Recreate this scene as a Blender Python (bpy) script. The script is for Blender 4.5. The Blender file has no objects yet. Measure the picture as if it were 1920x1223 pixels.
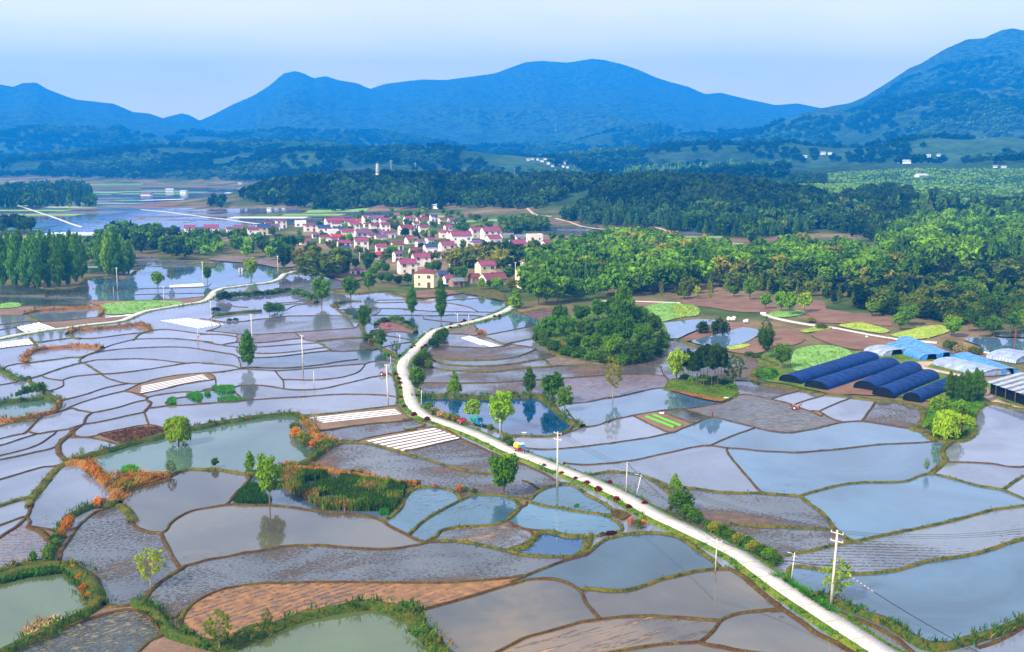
import bpy, math, random
import numpy as np
from mathutils import Vector, geometry
random.seed(7)
rng = np.random.default_rng(7)
R = math.radians
# ------------------------------------------------------------------ camera, sky, sun, exposure
SC = bpy.context.scene
COL = SC.collection
CAMH, FPX = 58.0, 2000.0
PITCH = math.atan(321.5 / FPX)
CP, SP = math.cos(PITCH), math.sin(PITCH)
cam = bpy.data.cameras.new('camera'); camo = bpy.data.objects.new('camera', cam); COL.objects.link(camo)
camo.location = (0, 0, CAMH); camo.rotation_euler = (math.pi / 2 - PITCH, 0, 0)
cam.sensor_fit = 'HORIZONTAL'; cam.sensor_width = 36; cam.lens = FPX / 1920 * 36
cam.clip_start = 1; cam.clip_end = 60000
SC.camera = camo
SC.view_settings.view_transform = 'Standard'; SC.view_settings.look = 'None'
SC.view_settings.exposure = 0.74; SC.view_settings.gamma = 1
SC.cycles.use_denoising = True
SC.cycles.max_bounces = 6; SC.cycles.diffuse_bounces = 2; SC.cycles.glossy_bounces = 3
SC.cycles.transmission_bounces = 2; SC.cycles.volume_bounces = 1; SC.cycles.transparent_max_bounces = 4
SUN_AZ, SUN_EL = R(228), R(42)          # azimuth measured from +Y clockwise: behind the camera, to its left
SKY_STR = 0.11
HAZE_D, HAZE_C = 0.000185, (0.01, 0.32, 1.0)
w = bpy.data.worlds.new('World'); SC.world = w; w.use_nodes = True
nt = w.node_tree; nt.nodes.clear()
def N(nt, t, **kw):
    n = nt.nodes.new(t)
    for k, v in kw.items():
        if k == 'inp':
            for a, b in v.items(): n.inputs[a].default_value = b
        else: setattr(n, k, v)
    return n
sky = N(nt, 'ShaderNodeTexSky', sky_type='NISHITA', sun_disc=False, sun_elevation=SUN_EL, sun_rotation=SUN_AZ, altitude=100, air_density=1.0, dust_density=1.0, ozone_density=2.0)
tc = N(nt, 'ShaderNodeTexCoord'); mp = N(nt, 'ShaderNodeMapping'); mp.inputs['Scale'].default_value = (1.0, 1.0, 3.2)
nz = N(nt, 'ShaderNodeTexNoise', inp={'Scale': 2.2, 'Detail': 5.0, 'Roughness': 0.55, 'Distortion': 0.4})
rp = N(nt, 'ShaderNodeValToRGB'); rp.color_ramp.elements[0].position = 0.38; rp.color_ramp.elements[1].position = 0.66
rp.color_ramp.elements[0].color = (0.75, 0.75, 0.75, 1); rp.color_ramp.elements[1].color = (0.97, 0.97, 0.97, 1)
mx = N(nt, 'ShaderNodeMix', data_type='RGBA')
sz = N(nt, 'ShaderNodeSeparateXYZ'); hz = N(nt, 'ShaderNodeValToRGB'); es = hz.color_ramp.elements; es.new(0.14); es.new(0.32)
for e, (po, c) in zip(es, ((0.0, (1.9, 1.5, 1.05)), (0.14, (1.27, 1.06, 1.04)), (0.32, (.74, .755, .76)), (1.0, (.50, .53, .54)))): e.position = po; e.color = (*c, 1)
sc10 = N(nt, 'ShaderNodeVectorMath', operation='SCALE'); sc10.inputs['Scale'].default_value = 10.0     # hazy veil, warm and bright low down, lilac above
bg = N(nt, 'ShaderNodeBackground', inp={'Strength': SKY_STR}); wo = N(nt, 'ShaderNodeOutputWorld')
L = nt.links.new
L(tc.outputs['Generated'], mp.inputs['Vector']); L(tc.outputs['Generated'], sz.inputs[0]); L(sz.outputs['Z'], hz.inputs[0]); L(hz.outputs[0], sc10.inputs[0]); L(sc10.outputs[0], mx.inputs[7]); L(mp.outputs[0], nz.inputs['Vector']); L(nz.outputs['Fac'], rp.inputs[0])
L(rp.outputs[0], mx.inputs[0]); L(sky.outputs[0], mx.inputs[6]); L(mx.outputs[2], bg.inputs[0]); L(bg.outputs[0], wo.inputs[0])
sl = bpy.data.lights.new('sun', 'SUN'); sl.energy = 4.8; sl.angle = R(2); sl.color = (1, 0.88, 0.68)
so = bpy.data.objects.new('sun', sl); COL.objects.link(so)
sd = Vector((math.sin(SUN_AZ) * math.cos(SUN_EL), math.cos(SUN_AZ) * math.cos(SUN_EL), math.sin(SUN_EL)))
so.rotation_euler = sd.to_track_quat('Z', 'Y').to_euler(); so.location = (-100, -100, 300)

# ------------------------------------------------------------------ noise and terrain
def vnoise(x, y, seed=0):
    """smooth value noise in numpy"""
    x = np.asarray(x, float); y = np.asarray(y, float)
    xi = np.floor(x); yi = np.floor(y); fx = x - xi; fy = y - yi
    fx = fx * fx * (3 - 2 * fx); fy = fy * fy * (3 - 2 * fy)
    def h(a, b):
        s = np.sin(a * 127.1 + b * 311.7 + seed * 74.7) * 43758.5453
        return s - np.floor(s)
    return (h(xi, yi) * (1 - fx) + h(xi + 1, yi) * fx) * (1 - fy) + (h(xi, yi + 1) * (1 - fx) + h(xi + 1, yi + 1) * fx) * fy
def fbm(x, y, o=5, seed=0):
    t = 0; a = 0.5
    for k in range(o):
        t = t + a * vnoise(x * 2 ** k, y * 2 ** k, seed + k * 13); a *= 0.5
    return t
def ridged(x, y, o=5, seed=0):
    t = 0; a = 0.5
    for k in range(o):
        n = 1 - abs(2 * vnoise(x * 2 ** k, y * 2 ** k, seed + k * 17) - 1); t = t + a * n * n; a *= 0.5
    return t
def ray(px, py):
    u = (px - 960) / FPX; v = (611.5 - py) / FPX
    return u, CP + v * SP, -SP + v * CP
def zat(px, py, Y):
    dx, dy, dz = ray(px, py); return CAMH + dz * Y / dy
BACK = [(-400,250),(250,262),(322,224),(340,219),(358,215),(372,218),(390,228),(410,220),(450,200),(490,183),(520,165),(547,143),(568,139),(585,144),(600,152),(622,148),(645,155),(680,161),(702,171),(730,162),(770,157),(797,154),(840,155),(880,150),(930,143),(965,130),(985,123),(1015,121),(1060,124),(1080,121),(1105,117),(1125,119),(1160,127),(1190,137),(1220,150),(1245,158),(1280,167),(1310,180),(1340,178),(1360,183),(1400,192),(1440,200),(1480,197),(1520,205),(1560,215),(1700,240),(2400,262)]
LEFT = [(-900,120),(-300,150),(0,155),(30,162),(55,167),(72,160),(97,159),(115,170),(150,184),(170,190),(200,193),(235,197),(270,212),(300,215),(322,223),(400,242),(520,272),(640,285),(2400,290)]
RIGHT = [(-900,290),(1150,290),(1380,262),(1440,238),(1480,222),(1520,206),(1545,201),(1575,196),(1600,185),(1640,160),(1680,133),(1700,125),(1740,100),(1780,82),(1810,80),(1840,66),(1860,62),(1880,66),(1900,63),(1920,60),(2050,35),(2300,20),(2700,60)]
def rng_h(tab, D0, foot, back, x, y, sd, amp=0.34):
    """one mountain range: crest at depth D0, foot towards the camera, long back slope"""
    ys = np.maximum(y, 50.0)
    px = 960 + FPX * (x / ys) * 0.99
    cy = np.interp(px, [a for a, b in tab], [b for a, b in tab])
    crest = CAMH + (290 - cy) / FPX * D0 * 1.0
    wob = (fbm(x / 900, y / 900, 3, sd) - 0.5) * 500
    t = np.where(y < D0, (y + wob * np.clip((D0 - y) / 900, 0, 1) - foot) / (D0 - foot), (back - y) / (back - D0))
    t = np.clip(t, 0, 1)
    s = t ** 1.35
    rg = ridged(x / 900, y / 1700, 4, sd) - 0.45
    s = s + amp * rg * 4 * t * (1 - t) * np.minimum(1, t * 2 + .2)
    return np.maximum(crest, 0) * np.clip(s, 0, 1.0)
HILLS = [  # px centre, distance, height, half width, half depth
    (1560,1150,17,190,210),(1290,1080,13,150,170),(1130,1130,12,110,140),(1850,1000,12,120,150),
    (1800,1850,32,430,420),(1440,1700,20,300,320),(2150,1500,26,300,400),
    (560,1330,14,90,120),(700,1400,19,170,150),(880,1300,18,160,170),(1010,1450,17,150,160),
    (800,2350,42,380,220),(640,2500,38,380,220),(930,2200,26,240,150),(700,2050,18,180,110),
    (510,3300,72,360,380),(300,3000,34,360,260),(100,2800,28,330,240),(430,2600,24,260,170),(620,2900,38,300,230),
    (1180,2700,40,360,260),(1350,2500,30,360,200),(1560,2550,42,360,260),(1750,2300,36,320,200),(1950,2200,48,280,220),(1000,3300,40,560,340),
    (180,4400,60,520,260),(640,4700,95,620,300),(930,4200,55,520,240),(1260,4600,90,600,300),(1480,4000,70,380,240),(1700,3700,85,420,260),(380,4900,70,420,260),(1950,3300,80,380,240)]
HW = [((p - 960) / FPX * d, d, h, a, b) for p, d, h, a, b in HILLS]
def terr(x, y):
    x = np.asarray(x, float); y = np.asarray(y, float)
    z = np.zeros(np.broadcast(x, y).shape)
    g = 0
    for cx, cy, h, a, b in HW:
        g = g + h * np.exp(-((x - cx) / a) ** 2 - ((y - cy) / b) ** 2)
    g = g * (0.75 + 0.5 * fbm(x / 160, y / 160, 3, 5))
    gate = np.clip((y - 620) / 160, 0, 1)
    z = np.maximum(z, (g - 1.5)) * gate
    far = y > 2000
    m = np.maximum(rng_h(BACK, 8500, 3900, 9300, x, y, 3), np.maximum(rng_h(LEFT, 7000, 3300, 8600, x, y, 8), rng_h(RIGHT, 5500, 2500, 8000, x, y, 21)))
    z = z + np.where(far, m, 0)
    return z - 0.15
def at(px, py):
    """point of the ground seen at a photo pixel"""
    dx, dy, dz = ray(px, py)
    if py > 475 or dz >= 0: 
        t = -CAMH / dz if dz < 0 else 3000
        if py > 475: return Vector((dx * t, dy * t, 0))
    Y = np.geomspace(560, 9000, 900); X = Y * dx / dy; Z = CAMH + Y * dz / dy
    hit = np.nonzero(Z < terr(X, Y))[0]
    i = hit[0] if len(hit) else 0
    return Vector((X[i], Y[i], float(terr(X[i], Y[i]))))
def mpp(p):
    """metres per photo pixel at a ground point"""
    return (p.y * CP + (CAMH - p.z) * SP) / FPX
def proj(x, y, z):
    dz = z - CAMH; d = y * CP - dz * SP; up = y * SP + dz * CP
    return 960 + FPX * x / d, 611.5 - FPX * up / d
def inpoly(px, py, poly):
    px = np.asarray(px); py = np.asarray(py); c = np.zeros(px.shape, bool); n = len(poly)
    for i in range(n):
        x1, y1 = poly[i]; x2, y2 = poly[i - 1]
        if y1 == y2: continue
        c ^= ((y1 > py) != (y2 > py)) & (px < (x2 - x1) * (py - y1) / (y2 - y1) + x1)
    return c

# ------------------------------------------------------------------ object helpers
def mesh_np(name, V, F, mats=(), midx=None, smooth=False):
    """V n x 3, F list of index lists or an m x k array"""
    me = bpy.data.meshes.new(name)
    if isinstance(F, np.ndarray):
        k = F.shape[1]; m = F.shape[0]
        me.vertices.add(len(V)); me.vertices.foreach_set('co', np.asarray(V, np.float32).ravel())
        me.loops.add(m * k); me.loops.foreach_set('vertex_index', F.astype(np.int32).ravel())
        me.polygons.add(m); me.polygons.foreach_set('loop_start', np.arange(0, m * k, k, dtype=np.int32))
        if midx is not None: me.polygons.foreach_set('material_index', np.asarray(midx, np.int32))
        me.update(calc_edges=True)
    else:
        me.from_pydata([tuple(v) for v in V], [], F)
        if midx is not None:
            for p, i in zip(me.polygons, midx): p.material_index = int(i)
        me.update()
    if smooth: me.polygons.foreach_set('use_smooth', [True] * len(me.polygons))
    for m_ in mats: me.materials.append(m_)
    return me
def link(name, me, parent=None, loc=None, rz=0):
    o = bpy.data.objects.new(name, me); COL.objects.link(o)
    if parent is not None: o.parent = parent
    if loc is not None: o.location = loc
    if rz: o.rotation_euler.z = rz
    return o
def tag(o, label=None, cat=None, group=None, kind=None):
    for k, v in (('label', label), ('category', cat), ('group', group), ('kind', kind)):
        if v: o[k] = v
    return o
def copy_tree(o, parent=None):
    kids = KIDS.get(o.name, [])
    c = o.copy(); COL.objects.link(c)
    if parent is not None: c.parent = parent
    for k in kids: KIDS.setdefault(c.name, []).append(copy_tree(k, c))
    return c
KIDS = {}
def kid(parent, o):
    o.parent = parent; KIDS.setdefault(parent.name, []).append(o); return o
class MB:
    """collects boxes, prisms and tubes into one mesh"""
    def __init__(s): s.v = []; s.f = []; s.m = []
    def add(s, vs, fs, mi=0):
        b = len(s.v); s.v += [tuple(v) for v in vs]; s.f += [[i + b for i in f] for f in fs]; s.m += [mi] * len(fs)
    def box(s, x0, y0, z0, x1, y1, z1, mi=0):
        s.add([(x0,y0,z0),(x1,y0,z0),(x1,y1,z0),(x0,y1,z0),(x0,y0,z1),(x1,y0,z1),(x1,y1,z1),(x0,y1,z1)],
              [(0,3,2,1),(4,5,6,7),(0,1,5,4),(1,2,6,5),(2,3,7,6),(3,0,4,7)], mi)
    def tube(s, pts, rad, n=6, mi=0, cap=True):
        pts = [Vector(p) for p in pts]; rings = []
        if not hasattr(rad, '__len__'): rad = [rad] * len(pts)
        for i, p in enumerate(pts):
            d = (pts[min(i + 1, len(pts) - 1)] - pts[max(i - 1, 0)]).normalized()
            a = d.cross(Vector((0.3, 0.2, 1)) if abs(d.z) < .95 else Vector((1, 0, 0))).normalized(); b = d.cross(a)
            rings.append([p + (a * math.cos(t) + b * math.sin(t)) * rad[i] for t in [2 * math.pi * k / n for k in range(n)]])
        vs = [v for r in rings for v in r]; fs = []
        for i in range(len(pts) - 1):
            for k in range(n): fs.append((i*n+k, i*n+(k+1)%n, (i+1)*n+(k+1)%n, (i+1)*n+k))
        if cap: fs += [tuple(range(n))[::-1], tuple((len(pts)-1)*n+k for k in range(n))]
        s.add(vs, fs, mi)
    def me(s, name, mats, smooth=False): return mesh_np(name, s.v, s.f, mats, s.m, smooth)
def ordw(i):
    a = ['zeroth','first','second','third','fourth','fifth','sixth','seventh','eighth','ninth','tenth','eleventh','twelfth','thirteenth','fourteenth','fifteenth','sixteenth','seventeenth','eighteenth','nineteenth']
    if i < 20: return a[i]
    t = {2:'twenty',3:'thirty',4:'forty',5:'fifty',6:'sixty',7:'seventy',8:'eighty',9:'ninety'}[i // 10]
    return t[:-1] + 'ieth' if i % 10 == 0 else t + '-' + a[i % 10]

# ------------------------------------------------------------------ materials
def mat(name):
    m = bpy.data.materials.new(name); m.use_nodes = True; nt = m.node_tree; nt.nodes.clear()
    return m, nt
def simple(name, col, rough=0.8, var=0.12, scale=3.0, spec=0.3, bump=0.0, metal=0.0):
    m, nt = mat(name); L = nt.links.new
    tc = N(nt, 'ShaderNodeTexCoord'); nz = N(nt, 'ShaderNodeTexNoise', inp={'Scale': scale, 'Detail': 4.0, 'Roughness': 0.6})
    mr = N(nt, 'ShaderNodeMapRange', inp={'From Min': 0.3, 'From Max': 0.7, 'To Min': 1 - var * 2, 'To Max': 1 + var * 2})
    hs = N(nt, 'ShaderNodeMix', data_type='RGBA', blend_type='MULTIPLY'); hs.inputs[0].default_value = 1; hs.inputs[6].default_value = (*col, 1)
    b = N(nt, 'ShaderNodeBsdfPrincipled', inp={'Roughness': rough, 'Specular IOR Level': spec, 'Metallic': metal}); o = N(nt, 'ShaderNodeOutputMaterial')
    L(tc.outputs['Object'], nz.inputs['Vector']); L(nz.outputs['Fac'], mr.inputs[0]); L(mr.outputs[0], hs.inputs[7]); L(hs.outputs[2], b.inputs['Base Color']); L(b.outputs[0], o.inputs[0])
    if bump:
        bp = N(nt, 'ShaderNodeBump', inp={'Strength': 0.5, 'Distance': bump}); L(nz.outputs['Fac'], bp.inputs['Height']); L(bp.outputs[0], b.inputs['Normal'])
    return m
def ramp(nt, stops, interp='LINEAR'):
    r = N(nt, 'ShaderNodeValToRGB'); cr = r.color_ramp; cr.interpolation = interp
    while len(cr.elements) < len(stops): cr.elements.new(0.5)
    for e, (p, c) in zip(cr.elements, stops): e.position = p; e.color = (*c, 1)
    return r
def field(name, water, mud, cover=0.3, rough=0.06, stretch=0.42, scale=1.1, ior=1.75, furrow=0.0, wave=0.02, big=0.5, bigscale=0.045, mud2=None):
    """flooded paddy: thin turbid water over mud, with clods and puddled rows breaking the surface"""
    m, nt = mat(name); L = nt.links.new
    g = N(nt, 'ShaderNodeNewGeometry'); oi = N(nt, 'ShaderNodeObjectInfo')
    an = N(nt, 'ShaderNodeMath', operation='MULTIPLY'); an.inputs[1].default_value = 1.2; L(oi.outputs['Random'], an.inputs[0])
    a2 = N(nt, 'ShaderNodeMath', operation='ADD'); a2.inputs[1].default_value = -0.9; L(an.outputs[0], a2.inputs[0])
    vr = N(nt, 'ShaderNodeVectorRotate', rotation_type='Z_AXIS'); L(g.outputs['Position'], vr.inputs['Vector']); L(a2.outputs[0], vr.inputs['Angle'])
    mp = N(nt, 'ShaderNodeMapping'); mp.inputs['Scale'].default_value = (stretch, 1, 1); L(vr.outputs[0], mp.inputs['Vector'])
    n1 = N(nt, 'ShaderNodeTexNoise', inp={'Scale': scale * 1.7, 'Detail': 6.0, 'Roughness': 0.78}); L(mp.outputs[0], n1.inputs['Vector'])
    n2 = N(nt, 'ShaderNodeTexNoise', inp={'Scale': bigscale, 'Detail': 3.0, 'Roughness': 0.6, 'Distortion': 0.6}); L(mp.outputs[0], n2.inputs['Vector'])
    # coverage value = small noise + big*(large noise - .5)
    s1 = N(nt, 'ShaderNodeMath', operation='SUBTRACT'); s1.inputs[1].default_value = 0.5; L(n2.outputs['Fac'], s1.inputs[0])
    s2 = N(nt, 'ShaderNodeMath', operation='MULTIPLY_ADD'); s2.inputs[1].default_value = big; L(s1.outputs[0], s2.inputs[0]); L(n1.outputs['Fac'], s2.inputs[2])
    last = s2
    if furrow:
        wv = N(nt, 'ShaderNodeTexWave', wave_type='BANDS', bands_direction='Y', inp={'Scale': 0.28, 'Distortion': 2.2, 'Detail': 2.0, 'Detail Scale': 1.0}); L(vr.outputs[0], wv.inputs['Vector'])
        s3 = N(nt, 'ShaderNodeMath', operation='MULTIPLY_ADD'); s3.inputs[1].default_value = furrow; L(wv.outputs['Fac'], s3.inputs[0]); L(s2.outputs[0], s3.inputs[2]); last = s3
    th = 0.5 + furrow * 0.5 + (0.5 - cover) * 0.42
    mr = N(nt, 'ShaderNodeMapRange', interpolation_type='SMOOTHSTEP', inp={'From Min': th - 0.015, 'From Max': th + 0.035}); L(last.outputs[0], mr.inputs[0])
    # water body colour varies in soft large patches
    nb = N(nt, 'ShaderNodeTexNoise', inp={'Scale': 0.03, 'Detail': 4.0, 'Roughness': 0.6, 'Distortion': 1.0}); L(vr.outputs[0], nb.inputs['Vector'])
    wc = [tuple(c * k for c in water) for k in (0.6, 1.0, 1.3)]
    if mud2: wc[2] = mud2
    rw = ramp(nt, [(0.32, wc[0]), (0.5, wc[1]), (0.68, wc[2])]); L(nb.outputs['Fac'], rw.inputs[0])
    hv = N(nt, 'ShaderNodeHueSaturation'); L(rw.outputs[0], hv.inputs['Color'])
    mv = N(nt, 'ShaderNodeMapRange', inp={'To Min': 0.85, 'To Max': 1.15}); L(oi.outputs['Random'], mv.inputs[0]); L(mv.outputs[0], hv.inputs['Value'])
    n3 = N(nt, 'ShaderNodeTexNoise', inp={'Scale': 0.6, 'Detail': 3.0}); L(g.outputs['Position'], n3.inputs['Vector'])
    rm = ramp(nt, [(0.35, tuple(c * 0.6 for c in mud)), (0.65, tuple(c * 1.25 for c in mud))]); L(n3.outputs['Fac'], rm.inputs[0])
    mx = N(nt, 'ShaderNodeMix', data_type='RGBA'); L(mr.outputs[0], mx.inputs[0]); L(hv.outputs[0], mx.inputs[6]); L(rm.outputs[0], mx.inputs[7])
    rr = N(nt, 'ShaderNodeMapRange', inp={'To Min': rough, 'To Max': 0.75}); L(mr.outputs[0], rr.inputs[0])
    bh = N(nt, 'ShaderNodeMath', operation='MULTIPLY_ADD'); bh.inputs[1].default_value = 0.12; L(mr.outputs[0], bh.inputs[0])
    nw = N(nt, 'ShaderNodeTexNoise', inp={'Scale': 0.9, 'Detail': 2.0}); L(g.outputs['Position'], nw.inputs['Vector'])
    nm = N(nt, 'ShaderNodeMath', operation='MULTIPLY'); nm.inputs[1].default_value = wave; L(nw.outputs['Fac'], nm.inputs[0]); L(nm.outputs[0], bh.inputs[2])
    bp = N(nt, 'ShaderNodeBump', inp={'Strength': 1.0, 'Distance': 1.0}); L(bh.outputs[0], bp.inputs['Height'])
    b = N(nt, 'ShaderNodeBsdfPrincipled', inp={'IOR': ior}); L(mx.outputs[2], b.inputs['Base Color']); L(rr.outputs[0], b.inputs['Roughness']); L(bp.outputs[0], b.inputs['Normal'])
    o = N(nt, 'ShaderNodeOutputMaterial'); L(b.outputs[0], o.inputs[0])
    return m
def ground(name, stops, scale=0.3, bump=0.1, fine=2.5, rough=0.95):
    """soil / grass ground: two noise scales through a colour ramp"""
    m, nt = mat(name); L = nt.links.new
    g = N(nt, 'ShaderNodeNewGeometry')
    n1 = N(nt, 'ShaderNodeTexNoise', inp={'Scale': scale, 'Detail': 5.0, 'Roughness': 0.7}); n2 = N(nt, 'ShaderNodeTexNoise', inp={'Scale': fine, 'Detail': 3.0, 'Roughness': 0.7})
    L(g.outputs['Position'], n1.inputs['Vector']); L(g.outputs['Position'], n2.inputs['Vector'])
    ad = N(nt, 'ShaderNodeMath', operation='MULTIPLY_ADD'); ad.inputs[1].default_value = 0.5; L(n2.outputs['Fac'], ad.inputs[0])
    hf = N(nt, 'ShaderNodeMath', operation='MULTIPLY'); hf.inputs[1].default_value = 0.5; L(n1.outputs['Fac'], hf.inputs[0]); L(hf.outputs[0], ad.inputs[2])
    r = ramp(nt, stops); L(ad.outputs[0], r.inputs[0])
    bp = N(nt, 'ShaderNodeBump', inp={'Strength': 0.8, 'Distance': bump}); L(n2.outputs['Fac'], bp.inputs['Height'])
    b = N(nt, 'ShaderNodeBsdfPrincipled', inp={'Roughness': rough, 'Specular IOR Level': 0.2}); L(r.outputs[0], b.inputs['Base Color']); L(bp.outputs[0], b.inputs['Normal'])
    o = N(nt, 'ShaderNodeOutputMaterial'); L(b.outputs[0], o.inputs[0]); return m
def leafmat(name, src='object', transl=0.3):
    """leaves: colour comes from the object's colour (or the tint attribute in merged woods), varied by noise"""
    m, nt = mat(name); L = nt.links.new
    if src == 'object': c = N(nt, 'ShaderNodeObjectInfo').outputs['Color']
    else: c = N(nt, 'ShaderNodeAttribute', attribute_name='tint').outputs['Color']
    g = N(nt, 'ShaderNodeNewGeometry')
    n1 = N(nt, 'ShaderNodeTexNoise', inp={'Scale': 0.35, 'Detail': 3.0, 'Roughness': 0.7}); L(g.outputs['Position'], n1.inputs['Vector'])
    mr = N(nt, 'ShaderNodeMapRange', inp={'From Min': 0.3, 'From Max': 0.7, 'To Min': 0.7, 'To Max': 1.3}); L(n1.outputs['Fac'], mr.inputs[0])
    ri = N(nt, 'ShaderNodeMapRange', inp={'To Min': 0.82, 'To Max': 1.2}); L(g.outputs['Random Per Island'], ri.inputs[0])
    mm = N(nt, 'ShaderNodeMath', operation='MULTIPLY'); L(mr.outputs[0], mm.inputs[0]); L(ri.outputs[0], mm.inputs[1])
    mx = N(nt, 'ShaderNodeMix', data_type='RGBA', blend_type='MULTIPLY'); mx.inputs[0].default_value = 1; L(c, mx.inputs[6]); L(mm.outputs[0], mx.inputs[7])
    d = N(nt, 'ShaderNodeBsdfDiffuse'); t = N(nt, 'ShaderNodeBsdfTranslucent'); L(mx.outputs[2], d.inputs[0]); L(mx.outputs[2], t.inputs[0])
    ms = N(nt, 'ShaderNodeMixShader'); ms.inputs[0].default_value = transl; L(d.outputs[0], ms.inputs[1]); L(t.outputs[0], ms.inputs[2])
    o = N(nt, 'ShaderNodeOutputMaterial'); L(ms.outputs[0], o.inputs[0]); return m
M = {}
# type: water colour, mud colour, coverage ...
MUD = (0.17, 0.105, 0.07)
FT = {
 'w':  field('paddy_pale', (0.156, 0.170, 0.221), MUD, 0.06, 0.05, wave=0.004),
 'wc': field('paddy_clear', (0.072, 0.131, 0.198), MUD, 0.03, 0.03, wave=0.003),
 'wb': field('paddy_blue', (0.060, 0.128, 0.187), (0.2, 0.24, 0.26), 0.12, 0.08, wave=0.01, stretch=0.15),
 'wd': field('paddy_slate', (0.036, 0.064, 0.084), MUD, 0.08, 0.1, wave=0.01),
 'wm': field('paddy_turbid', (0.102, 0.090, 0.071), MUD, 0.02, 0.05, wave=0.003, mud2=(0.14, 0.115, 0.085)),
 'wm2': field('paddy_silty', (0.084, 0.070, 0.049), (0.24, 0.17, 0.10), 0.1, 0.09, wave=0.006, stretch=0.1, scale=0.5, mud2=(0.17, 0.12, 0.065)),
 'wm3': field('paddy_ochre', (0.116, 0.086, 0.056), (0.28, 0.17, 0.085), 0.32, 0.12, stretch=0.1, scale=0.4, mud2=(0.26, 0.165, 0.085)),
 'r':  field('paddy_clods', (0.081, 0.081, 0.081), (0.12, 0.055, 0.018), 0.43, 0.09, big=0.7, bigscale=0.07, scale=1.5, stretch=0.6),
 'r2': field('paddy_rows', (0.128, 0.138, 0.164), (0.10, 0.06, 0.025), 0.30, 0.1, big=0.6, furrow=0.13, stretch=0.6, scale=1.4),
 'rm': field('paddy_mudrows', (0.133, 0.116, 0.126), (0.30, 0.17, 0.10), 0.42, 0.15, big=0.4, furrow=0.15),
 'rb': field('paddy_brown', (0.109, 0.090, 0.080), (0.25, 0.105, 0.022), 0.72, 0.2, big=0.45, furrow=0.1, stretch=0.45),
 'rb2': field('paddy_brownpatch', (0.123, 0.130, 0.152), (0.20, 0.12, 0.07), 0.5, 0.12, big=0.8, bigscale=0.09),
 'gm': field('paddy_weeds_and_reflection', (0.041, 0.049, 0.041), (0.16, 0.13, 0.07), 0.42, 0.12, big=0.5),  # weedy fields; beside the left poplars it paints their dark reflection
 'm':  field('mud_wet', (0.090, 0.082, 0.090), (0.17, 0.10, 0.07), 0.75, 0.2, furrow=0.08),
 'm2': field('mud_streaks', (0.131, 0.136, 0.181), (0.15, 0.075, 0.075), 0.52, 0.14, furrow=0.22, stretch=0.15),
 'h':  field('paddy_harrowed', (0.146, 0.146, 0.167), (0.13, 0.115, 0.115), 0.66, 0.25, furrow=0.1, stretch=0.12, scale=1.2),
 'red': field('paddy_reddish', (0.123, 0.090, 0.115), (0.20, 0.055, 0.055), 0.6, 0.12, big=0.7),
 'po': field('pond_olive', (0.081, 0.106, 0.036), (0.2, 0.24, 0.15), 0.0, 0.05, wave=0.003),
 'pg': field('pond_grey', (0.076, 0.136, 0.106), (0.2, 0.24, 0.15), 0.0, 0.05, wave=0.003),
 'pb': field('pond_blue', (0.003, 0.055, 0.16), (0.1, 0.1, 0.1), 0.0, 0.03, wave=0.003, ior=1.9),  # dark water; the blue of the reflected sky is painted into its colour
 'pb3': field('pond_reedy', (0.066, 0.099, 0.140), (0.1, 0.1, 0.1), 0.0, 0.05, wave=0.003),
 'so': ground('soil_flat', [(0.35, (0.12, 0.075, 0.05)), (0.55, (0.22, 0.14, 0.095)), (0.7, (0.29, 0.2, 0.14))], 0.15),
}
M['grass'] = ground('grass_ground', [(0.34, (0.02, 0.045, 0.004)), (0.46, (0.07, 0.14, 0.008)), (0.57, (0.17, 0.20, 0.012)), (0.68, (0.24, 0.12, 0.03))], 0.22, 0.3)
M['bund'] = ground('bund_earth', [(0.34, (0.025, 0.012, 0.005)), (0.48, (0.085, 0.036, 0.010)), (0.56, (0.08, 0.07, 0.006)), (0.68, (0.22, 0.12, 0.015))], 0.35, 0.1)
M['bundg'] = ground('bund_grassy', [(0.36, (0.02, 0.024, 0.003)), (0.46, (0.055, 0.06, 0.005)), (0.54, (0.13, 0.12, 0.006)), (0.64, (0.16, 0.06, 0.012))], 0.35, 0.15)
M['banko'] = ground('bank_dry', [(0.36, (0.05, 0.045, 0.006)), (0.45, (0.16, 0.075, 0.012)), (0.53, (0.36, 0.14, 0.02)), (0.6, (0.20, 0.10, 0.02)), (0.66, (0.09, 0.11, 0.01))], 0.5, 0.5)
M['bankd'] = ground('bank_dark', [(0.34, (0.012, 0.022, 0.003)), (0.47, (0.04, 0.08, 0.006)), (0.56, (0.10, 0.09, 0.008)), (0.66, (0.24, 0.09, 0.015))], 0.3, 0.3)
M['soil'] = ground('soil_red', [(0.32, (0.10, 0.05, 0.03)), (0.5, (0.20, 0.105, 0.07)), (0.66, (0.27, 0.17, 0.11))], 0.1, 0.15)
M['wheat'] = ground('wheat_green', [(0.34, (0.10, 0.24, 0.05)), (0.5, (0.20, 0.38, 0.09)), (0.66, (0.33, 0.46, 0.14))], 0.12, 0.3, 1.2)
M['wheaty'] = ground('rape_yellowgreen', [(0.34, (0.16, 0.26, 0.04)), (0.5, (0.32, 0.42, 0.06)), (0.66, (0.45, 0.50, 0.11))], 0.12, 0.3, 1.2)
M['road'] = ground('road_concrete', [(0.3, (0.34, 0.29, 0.24)), (0.46, (0.52, 0.47, 0.43)), (0.7, (0.66, 0.61, 0.57))], 0.2, 0.01, 2.5, 0.8)
M['dirt'] = ground('road_dirt', [(0.3, (0.36, 0.24, 0.15)), (0.5, (0.48, 0.34, 0.23)), (0.7, (0.55, 0.42, 0.3))], 0.2, 0.03, 1.5)
M['plastic'] = simple('mulch_film', (0.86, 0.86, 0.90), 0.35, 0.05, 1.5, 0.5, 0.05)
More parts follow.
